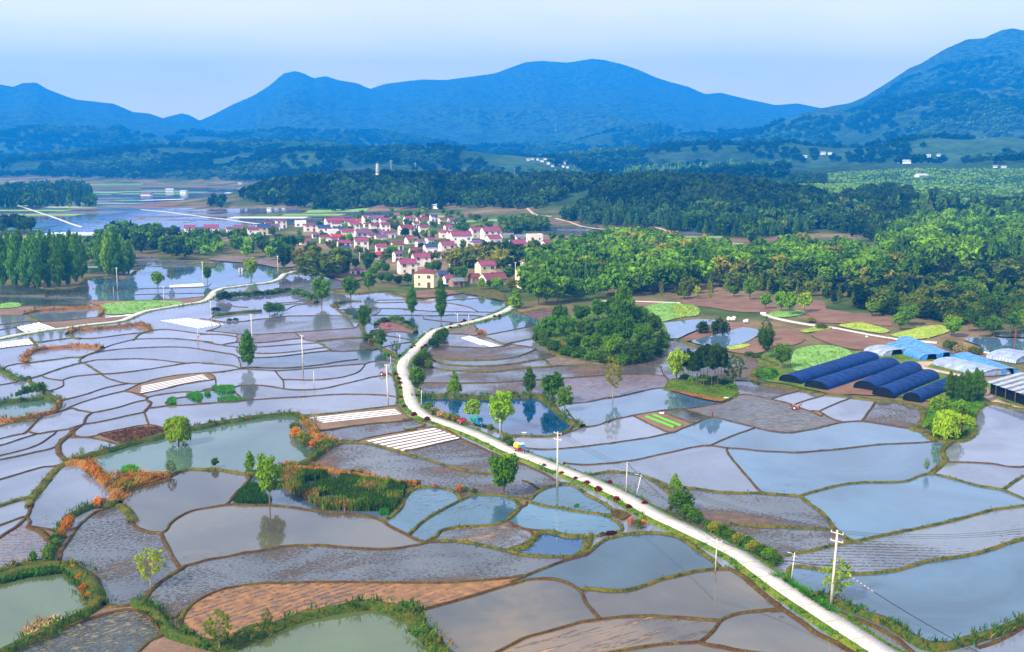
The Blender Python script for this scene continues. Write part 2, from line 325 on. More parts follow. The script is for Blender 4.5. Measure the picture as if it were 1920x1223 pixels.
M['leaf'] = leafmat('leaves'); M['wood_leaf'] = leafmat('wood_leaves', 'attr', 0.2)
M['bark'] = simple('bark', (0.16, 0.11, 0.08), 0.9, 0.2, 4)
M['barkp'] = simple('bark_pale', (0.34, 0.27, 0.20), 0.9, 0.2, 4)

# ------------------------------------------------------------------ terrain: one sheet from under the camera to behind the mountains
def terrain_mesh():
    nr, nc = 620, 620
    ys = np.concatenate([np.geomspace(60, 900, 60), np.geomspace(910, 9350, nr - 60)]); ang = np.tan(np.linspace(R(-39), R(39), nc))
    Y, A = np.meshgrid(ys, ang, indexing='ij'); X = Y * A; Z = terr(X, Y)
    V = np.stack([X, Y, Z], -1).reshape(-1, 3)
    i = np.arange(nr * nc).reshape(nr, nc)
    F = np.stack([i[:-1, :-1], i[:-1, 1:], i[1:, 1:], i[1:, :-1]], -1).reshape(-1, 4)
    b = len(V)   # skirt that carries the ground out under and behind the camera
    V = np.concatenate([V, [(-9000, -600, -.15), (9000, -600, -.15), (-9000, 60, -.16), (9000, 60, -.16)]]); 
    me = mesh_np('terrain', V, F, (), None, True); return me
def mat_terrain():
    m, nt = mat('valley_and_mountains'); L = nt.links.new
    g = N(nt, 'ShaderNodeNewGeometry'); sx = N(nt, 'ShaderNodeSeparateXYZ'); L(g.outputs['Position'], sx.inputs[0])
    def noise(s, d=5.0, r=0.6, dist=0.0):
        n = N(nt, 'ShaderNodeTexNoise', inp={'Scale': s, 'Detail': d, 'Roughness': r, 'Distortion': dist}); L(g.outputs['Position'], n.inputs['Vector']); return n
    n1 = noise(0.012, 6, 0.65); n2 = noise(0.16, 4, 0.7); n3 = noise(0.0035, 5, 0.6, 0.5); n4 = noise(0.03, 5, 0.75)
    # near valley: grass, weeds and bare soil
    near = ramp(nt, [(0.36, (0.025, 0.05, 0.008)), (0.46, (0.07, 0.10, 0.02)), (0.52, (0.14, 0.11, 0.045)), (0.60, (0.24, 0.16, 0.10))])
    L(n1.outputs['Fac'], near.inputs[0])
    v = N(nt, 'ShaderNodeMix', data_type='RGBA', blend_type='OVERLAY'); v.inputs[0].default_value = 0.5; L(near.outputs[0], v.inputs[6]); L(n2.outputs['Fac'], v.inputs[7])
    # wooded slopes with lighter clearings
    hill = ramp(nt, [(0.36, (0.008, 0.024, 0.012)), (0.48, (0.025, 0.06, 0.02)), (0.56, (0.045, 0.10, 0.03)), (0.68, (0.09, 0.14, 0.05))])
    ad = N(nt, 'ShaderNodeMath', operation='MULTIPLY_ADD'); ad.inputs[1].default_value = 0.55; L(n4.outputs['Fac'], ad.inputs[0])
    hf = N(nt, 'ShaderNodeMath', operation='MULTIPLY'); hf.inputs[1].default_value = 0.45; L(n3.outputs['Fac'], hf.inputs[0]); L(hf.outputs[0], ad.inputs[2]); L(ad.outputs[0], hill.inputs[0])
    high = ramp(nt, [(0.42, (0.002, 0.008, 0.006)), (0.56, (0.05, 0.10, 0.03))]); L(n4.outputs['Fac'], high.inputs[0])  # high slopes: dark-light contrast painted in to suggest lit and shaded spurs
    zz = N(nt, 'ShaderNodeMapRange', inp={'From Min': 100.0, 'From Max': 220.0}); L(sx.outputs['Z'], zz.inputs[0])
    hm = N(nt, 'ShaderNodeMix', data_type='RGBA'); L(zz.outputs[0], hm.inputs[0]); L(hill.outputs[0], hm.inputs[6]); L(high.outputs[0], hm.inputs[7])
    zm = N(nt, 'ShaderNodeMapRange', inp={'From Min': 4.0, 'From Max': 16.0}); L(sx.outputs['Z'], zm.inputs[0])
    mm = N(nt, 'ShaderNodeMix', data_type='RGBA'); L(zm.outputs[0], mm.inputs[0]); L(v.outputs[2], mm.inputs[6]); L(hm.outputs[2], mm.inputs[7])
    bn = noise(0.02, 8, 0.7); bp = N(nt, 'ShaderNodeBump', inp={'Strength': 1.0, 'Distance': 18.0}); L(bn.outputs['Fac'], bp.inputs['Height'])
    bs = N(nt, 'ShaderNodeMath', operation='MULTIPLY'); bs.inputs[1].default_value = 0.5; L(zm.outputs[0], bs.inputs[0]); L(bs.outputs[0], bp.inputs['Strength'])
    b = N(nt, 'ShaderNodeBsdfPrincipled', inp={'Roughness': 1.0, 'Specular IOR Level': 0.1}); L(mm.outputs[2], b.inputs['Base Color']); L(bp.outputs[0], b.inputs['Normal'])
    o = N(nt, 'ShaderNodeOutputMaterial'); L(b.outputs[0], o.inputs[0]); return m
te = link('terrain', terrain_mesh()); te.data.materials.append(mat_terrain()); tag(te, kind='structure')

# ------------------------------------------------------------------ tracing helpers: tiles of the photo -> photo pixels
TL = {'A': (0,900,3.786), 'B': (480,900,3.786), 'C': (960,900,3.786), 'D': (1420,900,3.786), 'E': (0,700,4.705), 'F': (380,700,4.705), 'G': (760,700,4.705),
      'H': (1140,700,4.705), 'I': (1520,560,4.705), 'J': (1520,700,4.705), 'K': (0,500,4.705), 'L': (380,500,4.705), 'M': (760,500,4.705), 'N': (1140,500,4.705),
      'O': (0,300,4.705), 'P': (380,300,4.705), 'Q': (760,300,4.705), 'U': (1140,300,4.705), 'S': (560,390,7.192), 'T': (800,390,6.4), 'Z': (0,0,1.0)}
def T(t, s):
    ox, oy, k = TL[t]; n = [float(v) for v in s.replace(';', ' ').replace(',', ' ').split()]
    return [(ox + n[i] / k, oy + n[i + 1] / k) for i in range(0, len(n), 2)]
def smooth(pts, step=4.0, closed=False):
    p = [np.array(q, float) for q in pts]; n = len(p); out = []
    for i in range(n if closed else n - 1):
        if closed: a, b, c, d = p[i-1], p[i], p[(i+1)%n], p[(i+2)%n]
        else: a, b, c, d = p[max(i-1,0)], p[i], p[i+1], p[min(i+2,n-1)]
        k = max(1, int(np.linalg.norm(c - b) / step))
        for j in range(k):
            t = j / k
            out.append(0.5 * ((2*b) + (c-a)*t + (2*a-5*b+4*c-d)*t*t + (3*b-a-3*c+d)*t**3))
    if not closed: out.append(p[-1])
    return [(float(q[0]), float(q[1])) for q in out]
# bunds: kind, width in metres, tile, points. kinds: e earth, g grassy, o dry orange bank, d dark bank
BUNDS = []
def bd(kind, wd, tile, s): BUNDS.append((kind, wd, T(tile, s)))
for ln in '''
g 2.2 A 0,185 110,150 225,125 255,90 300,40 345,0
g 2.4 E 590,795 500,850 430,920 370,1000 290,1100 250,1180
e 1.0 A 225,125 215,200 190,260 120,330 60,370 0,410
e .7 A 0,325 80,295 150,270 190,262
e .9 A 190,260 215,300 205,330 300,345 410,365 440,330
d 2.2 A 410,400 440,330 480,280 540,250 600,220 650,200 720,195 790,190 830,170
e 1.6 A 205,335 290,370 350,430 400,440
d 2.4 A -60,690 0,668 60,650 150,625 250,605 330,590 350,540 390,470 410,430
d 4.5 A -60,720 0,705 120,665 250,635 370,620 470,630 560,680 640,750 680,820 690,900
e .8 A 430,430 425,580 520,605 620,650 690,710 735,800 755,875 790,900
d 2.6 A 690,905 600,960 480,1020 350,1090 230,1140 130,1190 60,1223 -40,1260
e 1.2 A 760,905 880,895 960,880 1010,860 1060,800 1090,770 1180,700 1260,650 1310,615
e .8 A 830,170 760,205 680,230 600,290 540,350 490,430 440,500 425,580
e 1.0 A 830,175 890,200 920,260 940,310 990,350 1070,375 1140,380 1160,430 1200,500 1240,570 1290,640
g 2.4 A 850,185 900,215 940,260 945,300
e .7 A 1140,380 1180,360 1215,310 1280,260 1370,220 1500,195 1610,180 1700,178
e .7 Z 346,1062 370,1055.8 396,1049 428,1044 460,1037 480,1034.7 519.6,1026.8 564.5,1022.8 606.8,1023.6 649,1027.3 691.3,1029.4 717.7,1030 744,1029 765.3,1025.5 789,1021.5 804.9,1016 826,1015
e 1.6 A 790,190 830,170 850,130 900,85 1000,50 1100,25 1200,0
e .9 E 1050,1100 1100,1060 1200,1020 1350,980 1450,940 1560,890
g 1.2 E 1500,905 1580,870 1680,850 1800,855 1882,860 
g 1.2 F 0,855 100,845 200,865 300,880 400,895
e .7 A 1610,180 1650,120 1720,50 1770,0
e .7 F 210,1160 300,1070 390,970 425,915
e .9 A 1050,790 1050,850 1110,910 1180,960 1230,985
d 2.6 A 960,885 1060,930 1130,985 1190,1070
e .7 A 1230,985 1290,950 1340,910 1400,860 1520,800 1640,765 1760,745 1893,735
e .7 Z 500,1094 532.8,1094 585.6,1092.3 638.5,1092.3 691,1092.8 744,1093.3 797,1094 849.8,1092.8 902.6,1088.9 950.2,1085 980,1079.6 
e .7 Z 960,1091.5 986.4,1080 1012.8,1069 1039,1058.5 1065.7,1049 1084,1044 1100,1040 1112,1030
g 1.0 A 1340,910 1300,960 1285,1020 1320,1080 1400,1120 1480,1145 1600,1130 1720,1070 1800,1040 1893,1020
d 2.8 A 1190,1080 1280,1130 1400,1160 1550,1200 1650,1180 1750,1130 1893,1090
d 3.2 B -50,1100 0,1115 200,1030 400,970 600,935 800,905 950,920
d 4.0 B 950,920 1080,980 1180,1080 1290,1200 1330,1250
e .7 A 1150,1110 1060,1150 980,1223 940,1260
e .7 A 60,1223 200,1170 400,1080 600,1000 760,950 900,925 980,935 1060,980 1120,1050 1150,1105
e .9 F 200,1162 350,1160 470,1168
e .9 B 0,180 100,182 250,195 380,215 520,230 680,245 800,262 880,285 960,335 1060,385 1130,420 1200,440 1310,435
g 1.0 B 880,285 930,280 990,240 1040,180 1060,120 1110,75 1200,55 1290,58 1400,80 1450,130
g 1.0 B 1440,150 1540,110 1640,105 1740,110 1830,140 1870,190 1840,240 1780,290 1700,320 1600,330 1480,335 1390,345 1310,365 1280,400 1220,435
g .8 B 1090,385 1160,320 1240,260 1330,210 1440,150 1500,120 1540,110
e .8 Z 950.2,976.6 963.3,984.5 980,991 994,996.4 999.6,1003 994,1013.6 981,1021.5 964,1028 958,1033
g .9 B 1310,435 1440,437 1560,455 1680,480 1780,505 1893,530
g .9 C 0,510 80,530 200,545 330,545 460,540 560,500 620,450 680,415
d 2.5 B 1040,905 1110,925 1160,940
e .7 B 1140,955 1180,925 1300,890 1450,850 1600,805 1750,760 1893,720
e .7 B 1120,930 1160,1020 1220,1110 1290,1200 1310,1240
e .7 C 630,990 500,1010 400,1040 250,1080 100,1120 0,1170 -80,1212 -140,1240
e .8 C 0,745 60,720 150,705 280,705 380,725 450,760 500,800 520,860 570,930 630,990
g .9 C 500,785 560,775 650,785 750,790 850,780 950,750 1050,710 1180,680 1300,650 1440,635 1540,630
e 1.3 C 1540,630 1600,660 1680,720 1760,790 1830,850 1893,890
e 1.3 D 0,765 100,860 200,930 300,1000 420,1090 540,1150 650,1210 720,1250
e .8 C 630,990 800,975 1000,970 1200,980 1350,990 1480,1000
e .8 C 1480,1000 1540,970 1640,945 1893,920
e .8 D 100,930 200,925
e .8 C 1480,1000 1440,1060 1390,1110 1340,1150 1370,1165 1500,1190 1620,1215 1800,1240
e .7 C 1340,1150 1200,1160 1050,1170 900,1190 780,1210 620,1240
g 2.0 C -5,514 20,492 100,480 150,430 190,385 240,372 330,385 400,405 500,405 530,450 515,500 460,540
g .9 G 1190,1030 1290,1000 1380,985 1450,985
g 1.0 C 130,140 180,95 250,55 330,35 400,30 460,55 540,110 620,150 700,200 740,240
g 1.2 C 740,245 680,250 580,240 450,225 330,200 220,185 100,150 0,135
e .8 C -20,265 30,215 100,180
e .8 C 540,410 400,395 240,365 120,355 0,330
g 1.0 C 540,410 620,400 700,380 780,360 760,310 700,270 640,250
g 1.3 C 680,415 760,395 860,380 960,378 1080,385 1180,405 1260,455 1340,510 1420,570 1460,610 1480,635
e .7 G 1030,950 1100,970 1160,1010 1190,1030 1140,1080 1100,1105 1030,1112 960,1100
g 1.1 Z 1219,900 1237,908 1245,916 1256,926.4 1261,939.6 1258.5,952.8 1248,961 1243,965
g .8 C 1080,40 1180,50 1300,65 1450,85 1600,95 1760,95 1893,105
g .8 D 0,95 100,100 200,108 310,118
g .8 C 1350,388 1400,365 1480,335 1560,318 1700,330 1893,340
g .8 D 0,335 150,338 300,345 450,350 545,350
e .7 H 1050,660 1060,710 1130,800 1200,880 1270,960 1340,1040 1380,1060
g .9 D 310,118 370,170 440,220 500,280 545,340 590,380 640,420 690,440
g 1.0 D 95,645 130,565 250,530 380,505 500,475 620,450 720,435 850,405 1000,375 1150,345 1300,315 1450,275 1600,235 1700,210 1893,185 2000,170
g 1.1 D 235,745 225,680 240,620 400,630 550,655 700,670 850,662 1000,640 1120,605 1200,580 1350,560 1500,535 1650,500 1780,450 1893,420 2000,395
d 2.2 D 395,865 440,830 540,870 620,910 720,950 820,990 920,1030 1000,1080 1080,1130 1160,1180 1220,1200 1320,1200 1450,1170 1580,1130 1680,1100 1780,1060 1893,1000 2000,960
e .8 D 1560,1195 1700,1150 1893,1050 2000,1010
e 1.0 D 590,945 700,990 850,1050 980,1120 1050,1180 1100,1223 1150,1260
g .8 J 1080,890 1250,930 1450,990 1680,1030 1882,1110 1980,1150
g .9 J 1700,1030 1780,970 1882,910 1980,870
e .6 K 30,905 60,880 150,860 240,852
d 2.4 K -60,880 0,910 40,940 100,980 180,1010 260,990
e .6 E 0,105 60,95 140,80 170,65
g .8 K 260,990 370,960 450,930 570,890 720,850
e .6 K 370,965 430,990 540,1005
e .6 E 560,78 560,110 500,140 430,160
g 1.5 E 255,60 300,110 400,160
d 2.6 E 300,110 380,150 430,200 480,235 530,250
e .5 E 530,245 650,215 780,180 900,140 1020,110 1120,95
d 4.0 E -60,290 0,275 150,255 300,240 400,225 480,240
o 2.0 E -60,435 0,430 100,430 200,415 300,395 400,370 480,350 510,300 530,250
e .5 E 510,350 560,330 640,290 720,260 850,220 980,185 1090,160 1140,140 1200,110 1250,92
e .9 E 480,350 560,330 640,310 680,325 740,335 810,350
e .5 E 1090,160 1160,170 1230,195 1300,215
e .5 E 810,350 900,335 1050,300 1200,255 1290,238
e 1.2 E 1300,215 1290,238 1330,260 1310,300 1270,345
e .6 E 1300,215 1350,200 1450,185 1580,170 1680,165 1715,170 1700,200 1600,215 1500,235 1460,265 1480,290
e .5 E 1310,310 1400,300 1480,290 1600,285 1882,265
e .5 E 1270,345 1150,370 1000,405 850,435 750,450
e 1.0 E 810,350 770,380 745,420 740,450
e .7 E 1270,345 1290,390 1310,455
e .8 E 740,450 700,475 650,520 655,550 720,565 800,560 870,545
e .9 E 340,400 290,460 240,510 210,535
e .5 E -60,595 0,580 60,565 150,545 210,535
e .8 E 240,513 330,535 430,520 500,510 600,495 650,480 740,450
g .8 E -60,485 0,470 100,445 200,430 300,425 360,395
e .5 E -60,655 0,640 100,610 200,575 300,545 330,535
e .5 E -60,742 0,728 100,705 250,665 350,625 420,580 480,535 500,510
e 1.9 E 650,490 620,540 560,590 520,640 520,700 560,750 590,790
e .5 E -60,778 0,765 150,735 300,700 420,675 520,640
e .5 E -60,960 0,940 120,905 250,865 380,830 480,822 590,790
e .6 E 520,640 530,590 600,570 700,568 800,570 900,590 1000,620 1080,640
d 3.2 E 595,798 720,760 850,720 1000,680 1100,650 1250,610 1400,580 1500,540 1650,510 1882,470
d 2.8 F 0,485 150,450 300,430 450,400 600,385 750,375 850,380 920,430
e .6 E 870,540 950,520 1100,490 1200,470 1310,458 1400,470 1500,520
o 4.2 E 620,805 740,800 830,850 900,920 980,1000 1040,1070 1000,1140
o 2.5 E 1030,935 1150,918 1300,912 1480,905
o 2.5 E 1040,1060 1100,1030 1200,990 1350,945 1480,910
e .6 K 1820,940 1880,960 1900,1000 1905,1075
e .5 F 0,150 80,135 180,125 270,125 310,115 400,108 520,108 640,125 720,138 850,148 990,143 1100,130 1230,100 1380,65 1500,35 1610,20
e .6 F 640,-20 690,45 712,70 712,138
e .5 L 710,1000 760,998 950,1003 1150,990 1300,960 1390,920 1430,865
e .6 F 275,125 285,165 330,210 385,240
e .5 F 0,268 150,260 300,250 385,240 500,232 700,218 860,210 1000,200 1200,188 1400,188 1600,195 1700,208
g .7 F 880,375 1050,365 1200,350 1400,325 1600,300 1700,290
g .9 F 1640,0 1690,50 1710,150 1720,280 1760,340 1830,400 1882,410
g .9 G -20,408 60,410 130,430 170,460 100,485 0,505
e .5 F 960,520 1150,495 1300,470 1500,445 1700,430 1882,410
e .6 F 1350,605 1450,575 1600,545 1750,520 1882,500
e .6 G 0,500 100,485 240,475
o 4.0 F 900,420 960,480 1000,540 1060,590 1130,620
g 1.2 F 1110,610 1240,600 1350,605
d 2.8 F 1140,630 1060,690 950,775 830,835 740,850
g .6 F 1160,650 1250,615 1350,615 1450,625 1600,660 1750,700 1882,745
g .6 G 0,710 150,750 300,800 450,845 600,875 720,885 850,890
o 2.2 F 700,850 900,850 1100,865 1250,890 1400,920 1600,960 1800,990 1900,985
g .8 G 20,990 60,980 180,1005 300,1010
g 1.2 F 1860,990 1820,1050 1760,1130 1700,1223
e .7 G 240,478 320,485 420,530 500,580 650,650 800,715 950,770 1100,830 1250,900 1350,960 1450,985
e .5 G 0,680 100,670 300,620 500,575
e .5 G 940,560 1050,560 1150,565 1280,562 1400,540 1480,510 1580,480 1700,460 1800,420 1882,400
e .5 G 930,605 1010,650 1130,670 1260,675 1400,665 1600,645 1750,625 1882,610
e .5 G 1400,790 1440,800 1600,810 1750,800 1882,790
g .8 G 1600,905 1720,880 1800,870 1882,870
d 2.6 G 1260,270 1350,350 1400,400 1480,450 1570,480
d 5.0 G 150,215 400,215 700,225 950,215 1180,220 1280,280
g 1.6 G 130,270 220,345 330,380 500,430 700,470 850,530 960,570
g 1.5 G 1480,470 1400,530 1280,558 1100,560 960,552
e .4 G 95,80 190,85 500,88 760,85 1000,72 1200,55 1300,50 1430,45 1600,35 1740,25 
e .5 G 1420,320 1480,400 1580,480
e .5 G 1430,270 1600,255 1750,225 1882,205
e .5 H 0,225 150,195 300,160 420,135 520,130
e .5 H 0,20 250,12 400,15 500,30 540,70 530,110 520,135
g 2.0 H 500,140 620,170 750,200 870,225 1000,250
g 1.6 H 520,140 530,90 600,55 750,70 900,40 1050,50 1120,110
e .6 H 0,440 60,410 150,390 300,360 450,335 560,322 640,318 740,310 850,290 1000,265 1080,235 1130,200 1200,190 1300,200 1400,225 1480,240 1600,270 1700,310 1800,345 1882,385
e .6 J 0,335 75,340 180,400 280,432
g 1.4 H 1060,240 1140,185 1100,130
e .6 H 670,318 780,350 880,385 930,395 1000,405 1100,430 1200,455 1300,480 1400,505 1500,520 1620,525 1750,505 1882,480
e .5 H 230,380 350,440 450,490 560,525 650,490 760,450 850,410 930,390
e .5 H 0,625 150,600 350,570 560,525
e .4 H 480,345 600,390 750,450
e .5 H 0,800 150,780 300,755 450,720 600,690 750,655 900,640 1050,660 1200,670 1350,688 1500,695 1700,700 1882,682
e .5 J 90,680 150,680 350,660 450,648 600,630 800,622 950,615 1120,600
e .5 H 880,645 1000,595 1150,535 1290,485
g .8 H 80,873 200,885 300,908 400,940 500,980 545,1010
e .5 H 1450,225 1560,190 1680,160 1760,145
e .5 H 1640,280 1750,240 1882,205 
e .5 J 60,215 140,190
e .5 J 65,340 200,280 350,220
e .9 J 450,425 490,370 540,300 570,250
e .8 J 1010,340 1000,420 960,470 890,495
e .6 J 100,472 130,470 280,435 450,425 600,445 750,470 880,490 1000,530 1120,600
g 1.0 J 1100,600 1250,610 1350,590 1420,530 1415,430 1440,345 1530,280
g 1.8 J 1240,612 1180,660 1160,710 1190,770 1130,830 1060,890
g .8 J -90,1085 0,1055 100,1030 250,990 400,970 550,965 700,965 850,955 950,910 1070,885
e .5 J 1200,785 1400,790 1600,800 1750,825 1882,825 1960,790
e .5 K -60,440 0,435 100,430 210,430 
g 1.8 K 220,425 290,460 350,490
o 1.8 K 230,420 350,395 500,385 700,375 870,370 910,400 870,445
e .4 K 340,490 500,485 700,465 870,445
e .4 K 0,515 120,500 280,485 340,490
e .4 K 0,560 130,540 150,535
g .4 K 260,640 330,670 450,655 600,635 640,632
g 1.4 K 260,630 310,690 350,735
e .4 K 0,725 150,705 310,690
o 3.5 K 600,600 640,570 800,560 950,545 1100,530 1220,520 1290,540 1330,568
g 1.5 K 605,585 650,630 710,635
e .4 K 700,635 820,635 950,620 1100,600 1250,585
g 1.1 K 1180,650 1230,600 1290,580 1340,565
e .4 K 890,730 1000,690 1180,645 1300,638 1500,635 1700,650 1882,670
e .4 K 1330,565 1450,555 1600,570 1750,590 1882,600
o 2.6 K 240,858 212,820 250,775 330,742 500,722 700,712 900,722
g 1.1 K 240,855 350,840 500,820 620,805 720,800 800,770 870,745 905,722
g .8 K 720,800 700,840 740,855
g .8 K 735,850 820,900 900,950
e .5 K 540,1005 640,975 760,960 900,950
e .4 K 725,812 780,780 900,750 1050,730 1250,718 1450,710 1650,715 1800,735 1882,750
e .4 K 735,850 850,825 1000,820 1200,815 1400,825 1550,845 1670,856
e .5 K 900,950 1050,940 1250,915 1450,885 1650,855 1750,850 1882,855
e .5 K 895,955 960,990 1050,1015 1120,1032 1250,1030 1350,1000 1500,970 1650,950 1820,940 1882,935 1980,932
e .5 K 1100,1100 1180,1115 1300,1150
e .3 K 920,222 1200,200 1450,190 1800,180 1860,150
e .3 K 780,300 1200,300 1500,290 1820,265
e .3 K 1190,250 1500,240 1820,235
e .4 K 400,270 550,230 700,190 780,180
e .4 K 300,370 450,350 700,355 870,350
e .4 K 0,372 200,350 470,350
e .4 K 0,250 150,255 400,240 
e .5 L -20,460 60,465 120,430 300,410 420,405 520,395
e .5 L 60,465 200,490 350,485 500,465 620,455 720,440 850,435 1050,435 1190,435 1270,440
d 3.0 L 200,262 350,240 500,240 620,235 800,230 900,245 1000,305
d 2.6 L 110,440 300,415 420,405 520,395
e .4 L 110,300 200,330 290,355 400,360
e 1.0 L 600,325 750,320 880,305 980,300
e .4 L 650,345 800,330 950,320 1010,325
e .4 L 740,385 800,350 880,335 1000,330
e .4 L 30,572 100,570 300,595 460,600 650,590 900,575 1100,560 1340,545
e .4 L -20,600 150,600 300,625 290,668
e .4 L 170,692 290,670 420,675 600,665 800,640 890,635
e .4 L 820,588 880,635 930,655 1020,662
e .4 L 0,660 150,690 300,710 450,712 650,700 850,685 1020,673
g .7 L 1010,660 1200,640 1400,630 1480,650
g .9 L 1010,665 1070,700 1140,745
e .4 L 1130,745 1250,748 1400,740 1500,725
e .4 L 300,745 460,765 650,765 850,745 1000,725 1090,715
e .4 L 320,800 440,805 600,800 800,780 950,760 1130,742
e .5 L 0,735 80,745 200,765 280,780 320,820 340,905
e .4 L 330,900 400,890 600,895 750,895 880,885 1050,865 1200,840 1370,818
e .4 L 0,855 150,865 280,880 340,905
e .5 L 80,940 200,925 340,905 500,912 620,920 750,915 880,905 1100,885 1300,868 1430,860
e .5 L 620,918 650,930
e .5 L 1420,868 1480,845 1600,835 1700,840
g 4.0 L 1150,345 1250,312 1400,308
g 1.6 L 1180,360 1210,400 1280,435 1390,445
e .4 L 1200,385 1350,372 1500,368 1570,375 1560,400 1520,425
e .4 L 1560,372 1750,372 1882,380
e .3 L 1540,320 1700,318 1882,310
e .3 L 1540,298 1750,295 1882,290
e .3 L 1490,432 1700,430 1882,430
d 3.0 L 1540,498 1650,482 1750,510 1882,570
e .5 L 1480,500 1570,548 1480,572 1600,582 1720,575 1882,592
e .4 L 1600,608 1750,630 1882,660
e .4 L 1480,745 1600,710 1690,690 1882,660
d 2.2 L 1380,450 1400,540 1440,620 1500,680 1600,740 1700,790 1740,800
e .4 M -20,380 130,390 300,398 480,400 650,402 840,405
e .4 M 360,320 480,340 580,365 640,400
e .4 M 350,300 500,290 700,278
e .4 M -20,430 270,435 420,428 600,432 740,445
e .4 M 160,462 330,485 500,495
e .5 M 325,560 370,590 500,595 620,610 650,575 605,515
g 1.0 M 620,560 680,610 780,650 880,695
e .6 M 205,690 330,700 500,710 700,718 860,705 930,690
e .4 M 700,608 850,580 950,560 1100,530 1270,505
g .5 M 870,692 960,670 1080,645 1180,628
e .4 M 920,685 1060,705 1150,722 1160,745 1380,775
g .6 M 170,770 210,798 400,820 600,825 800,822 960,800 1050,775 1150,735
g .6 M 150,800 210,818 350,860 550,878 750,878 950,860 1150,825 1230,815 1390,770
g .8 M 85,850 130,865 350,910 550,925 750,930 900,915 1080,895 1260,885 1500,870 1750,870
g .6 M 1220,812 1260,850 1285,885
e .5 M 1000,1012 1200,1000 1440,985 1600,970 1750,965
g 1.2 M 110,790 90,900 100,1000 130,1100
g 1.5 C 560,390 540,460
e .4 N -40,868 130,858 300,868 470,885
e .4 N 470,885 480,940 530,1000
e .4 N 1110,1005 1300,1012
e .3 M 980,405 1120,450 1290,505
d 2.0 F 400,893 440,905 560,880 650,860 740,850
e .4 K 1235,1125 1450,1080 1650,1035 1870,1000
e .5 E 1715,168 1882,148
e .4 K 345,490 430,520 530,555
e .4 K 870,445 930,445 1180,415 1250,395
e .4 K 130,535 240,600
e .4 L 60,468 160,515 120,545 30,572
e .4 L 1265,440 1290,480 1345,545
e .4 L 1345,545 1390,490 1380,445
e .4 L 300,598 300,628
e .5 L 700,110 760,160 830,190 1000,170 1130,200
e .4 K 780,180 770,300 880,350
e .5 A 1500,1200 1560,1260
e .5 G 1270,275 1340,292 1430,270
e .4 Z 1128,705 1142,704.5
e .4 G 1215,55 1230,130 1240,240
e .4 K 780,180 760,105
'''.strip().split('\n'):
    a = ln.split(None, 3); bd(a[0], float(a[1]), a[2], a[3])
# the edge of the flooded land
DOM = [(-250,1370),(2190,1370),(2190,800),(1920,769)] + T('J','1750,298 1620,268 1540,278') + T('J','1440,340 1418,420 1425,530 1350,592 1250,600 1120,598 1060,560 1000,520 900,488 960,465 1005,420 1012,355 960,308 850,278 720,248 620,248 540,238 450,223 320,208 200,198 100,188 0,168') + \
  T('N','1830,1120 1650,1085 1450,1053 1290,1012 1325,900 1480,872 1320,812 1150,782 1000,762 880,732 750,692 640,657 520,650') + \
  [(1246,652),(1232,668),(1190,680),(1160,684),(1100,676),(1050,668),(1030,655),(1012,645),(1005,633),(1015,618),(1026,607),(1060,604),(1092,602),(1121,598)] + T('M','1560,390 1400,378 1200,380 1000,412') + \
  [(961,579),(951,570),(947,564),(909,558.5),(892,553),(851,551),(815,556),(788,563),(760,558),(725,549),(699,549),(660,552),(620,545),(650,538),(645,519),(592.5,514),(545,514),(533,510),(520,505),(558,493),(520,496),(486,491),(412,489),(400,502)] + \
  [(380,498),(300,500),(265,500),(251,512.6),(235,522),(190,520),(161.5,525),(149,536),(102,542),(0,532),(-250,528)]
SOLID = T('E','0,0 1,0 1,1')
# seeds: field type at a photo pixel
SEEDS = {}
for ln in '''
w 30 925|w 500 575|w 24 955|r 12 975|w 10 995|rm 40 1025|po 80 1150|r 200 1020|w 132 940|wm 290 955|wm 396 1005|wm 330 930|r 396 1085|r 600 1070|rb 422 1150|rb 600 1120|gm 185 1190|so 304 1212|po 640 1195|wm2 850 1165|wm 612 992|wb 797 953|wb 850 966
rb2 890 1005|r 665 1058|rb 744 1111|pb 1039 1019|wb 1066 979|wb 1066 940|r 981 921|wd 1171 1045|wm2 1013 1138|wm2 1224 1124|wm3 1171 1185|wm 1383 1190|wm3 1251 1217|r 976 1058|r 1224 926|r 1356 953|r2 1435 1011|wc 1658 953|r2 1684 1032
wc 1763 1111|wm 1631 1177|w 1895 1210|r 1499 1006|r2 1560 1050|r 887.5 849|so 802 810|r 699 849|r 677 817|so 656 785|w 972 827|w 1100 880|r 1142 902|pb 950 755|r 887 661|r2 930 729|r 980 728|m2 887 706|m2 1100 725|m 1057 676|r 1080 694|r 880 690
r2 866 638|m 855 621|wc 930 606|r2 983 623|red 1036 591|wc 1182 764|wc 1182 802|so 1225 795.6|gm 1289 778|h 1395 774|wc 1267 821|wc 1395 819|wc 1267 880|wc 1459 880|m2 1204 717|r 1395 730|r 1690 774|so 244 817|pg 276 859|pg 440 820|pb3 510 925|pb3 499 934
pg 42 770|so 266 734|so 280 722|pb3 401 740|w 106 591|so 127 606|r2 550 606|m2 518 634|m2 635 623|r 635 647|m 660 602|red 731 610|gm 60 560|gm 30 545|gm 150 548|wc 440 530|r 1340 700|wc 1230 740|wd 700 585'''.replace('\n', '|').split('|'):
    a = ln.split()
    if len(a) == 3: SEEDS.setdefault(a[0], []).append((float(a[1]), float(a[2])))

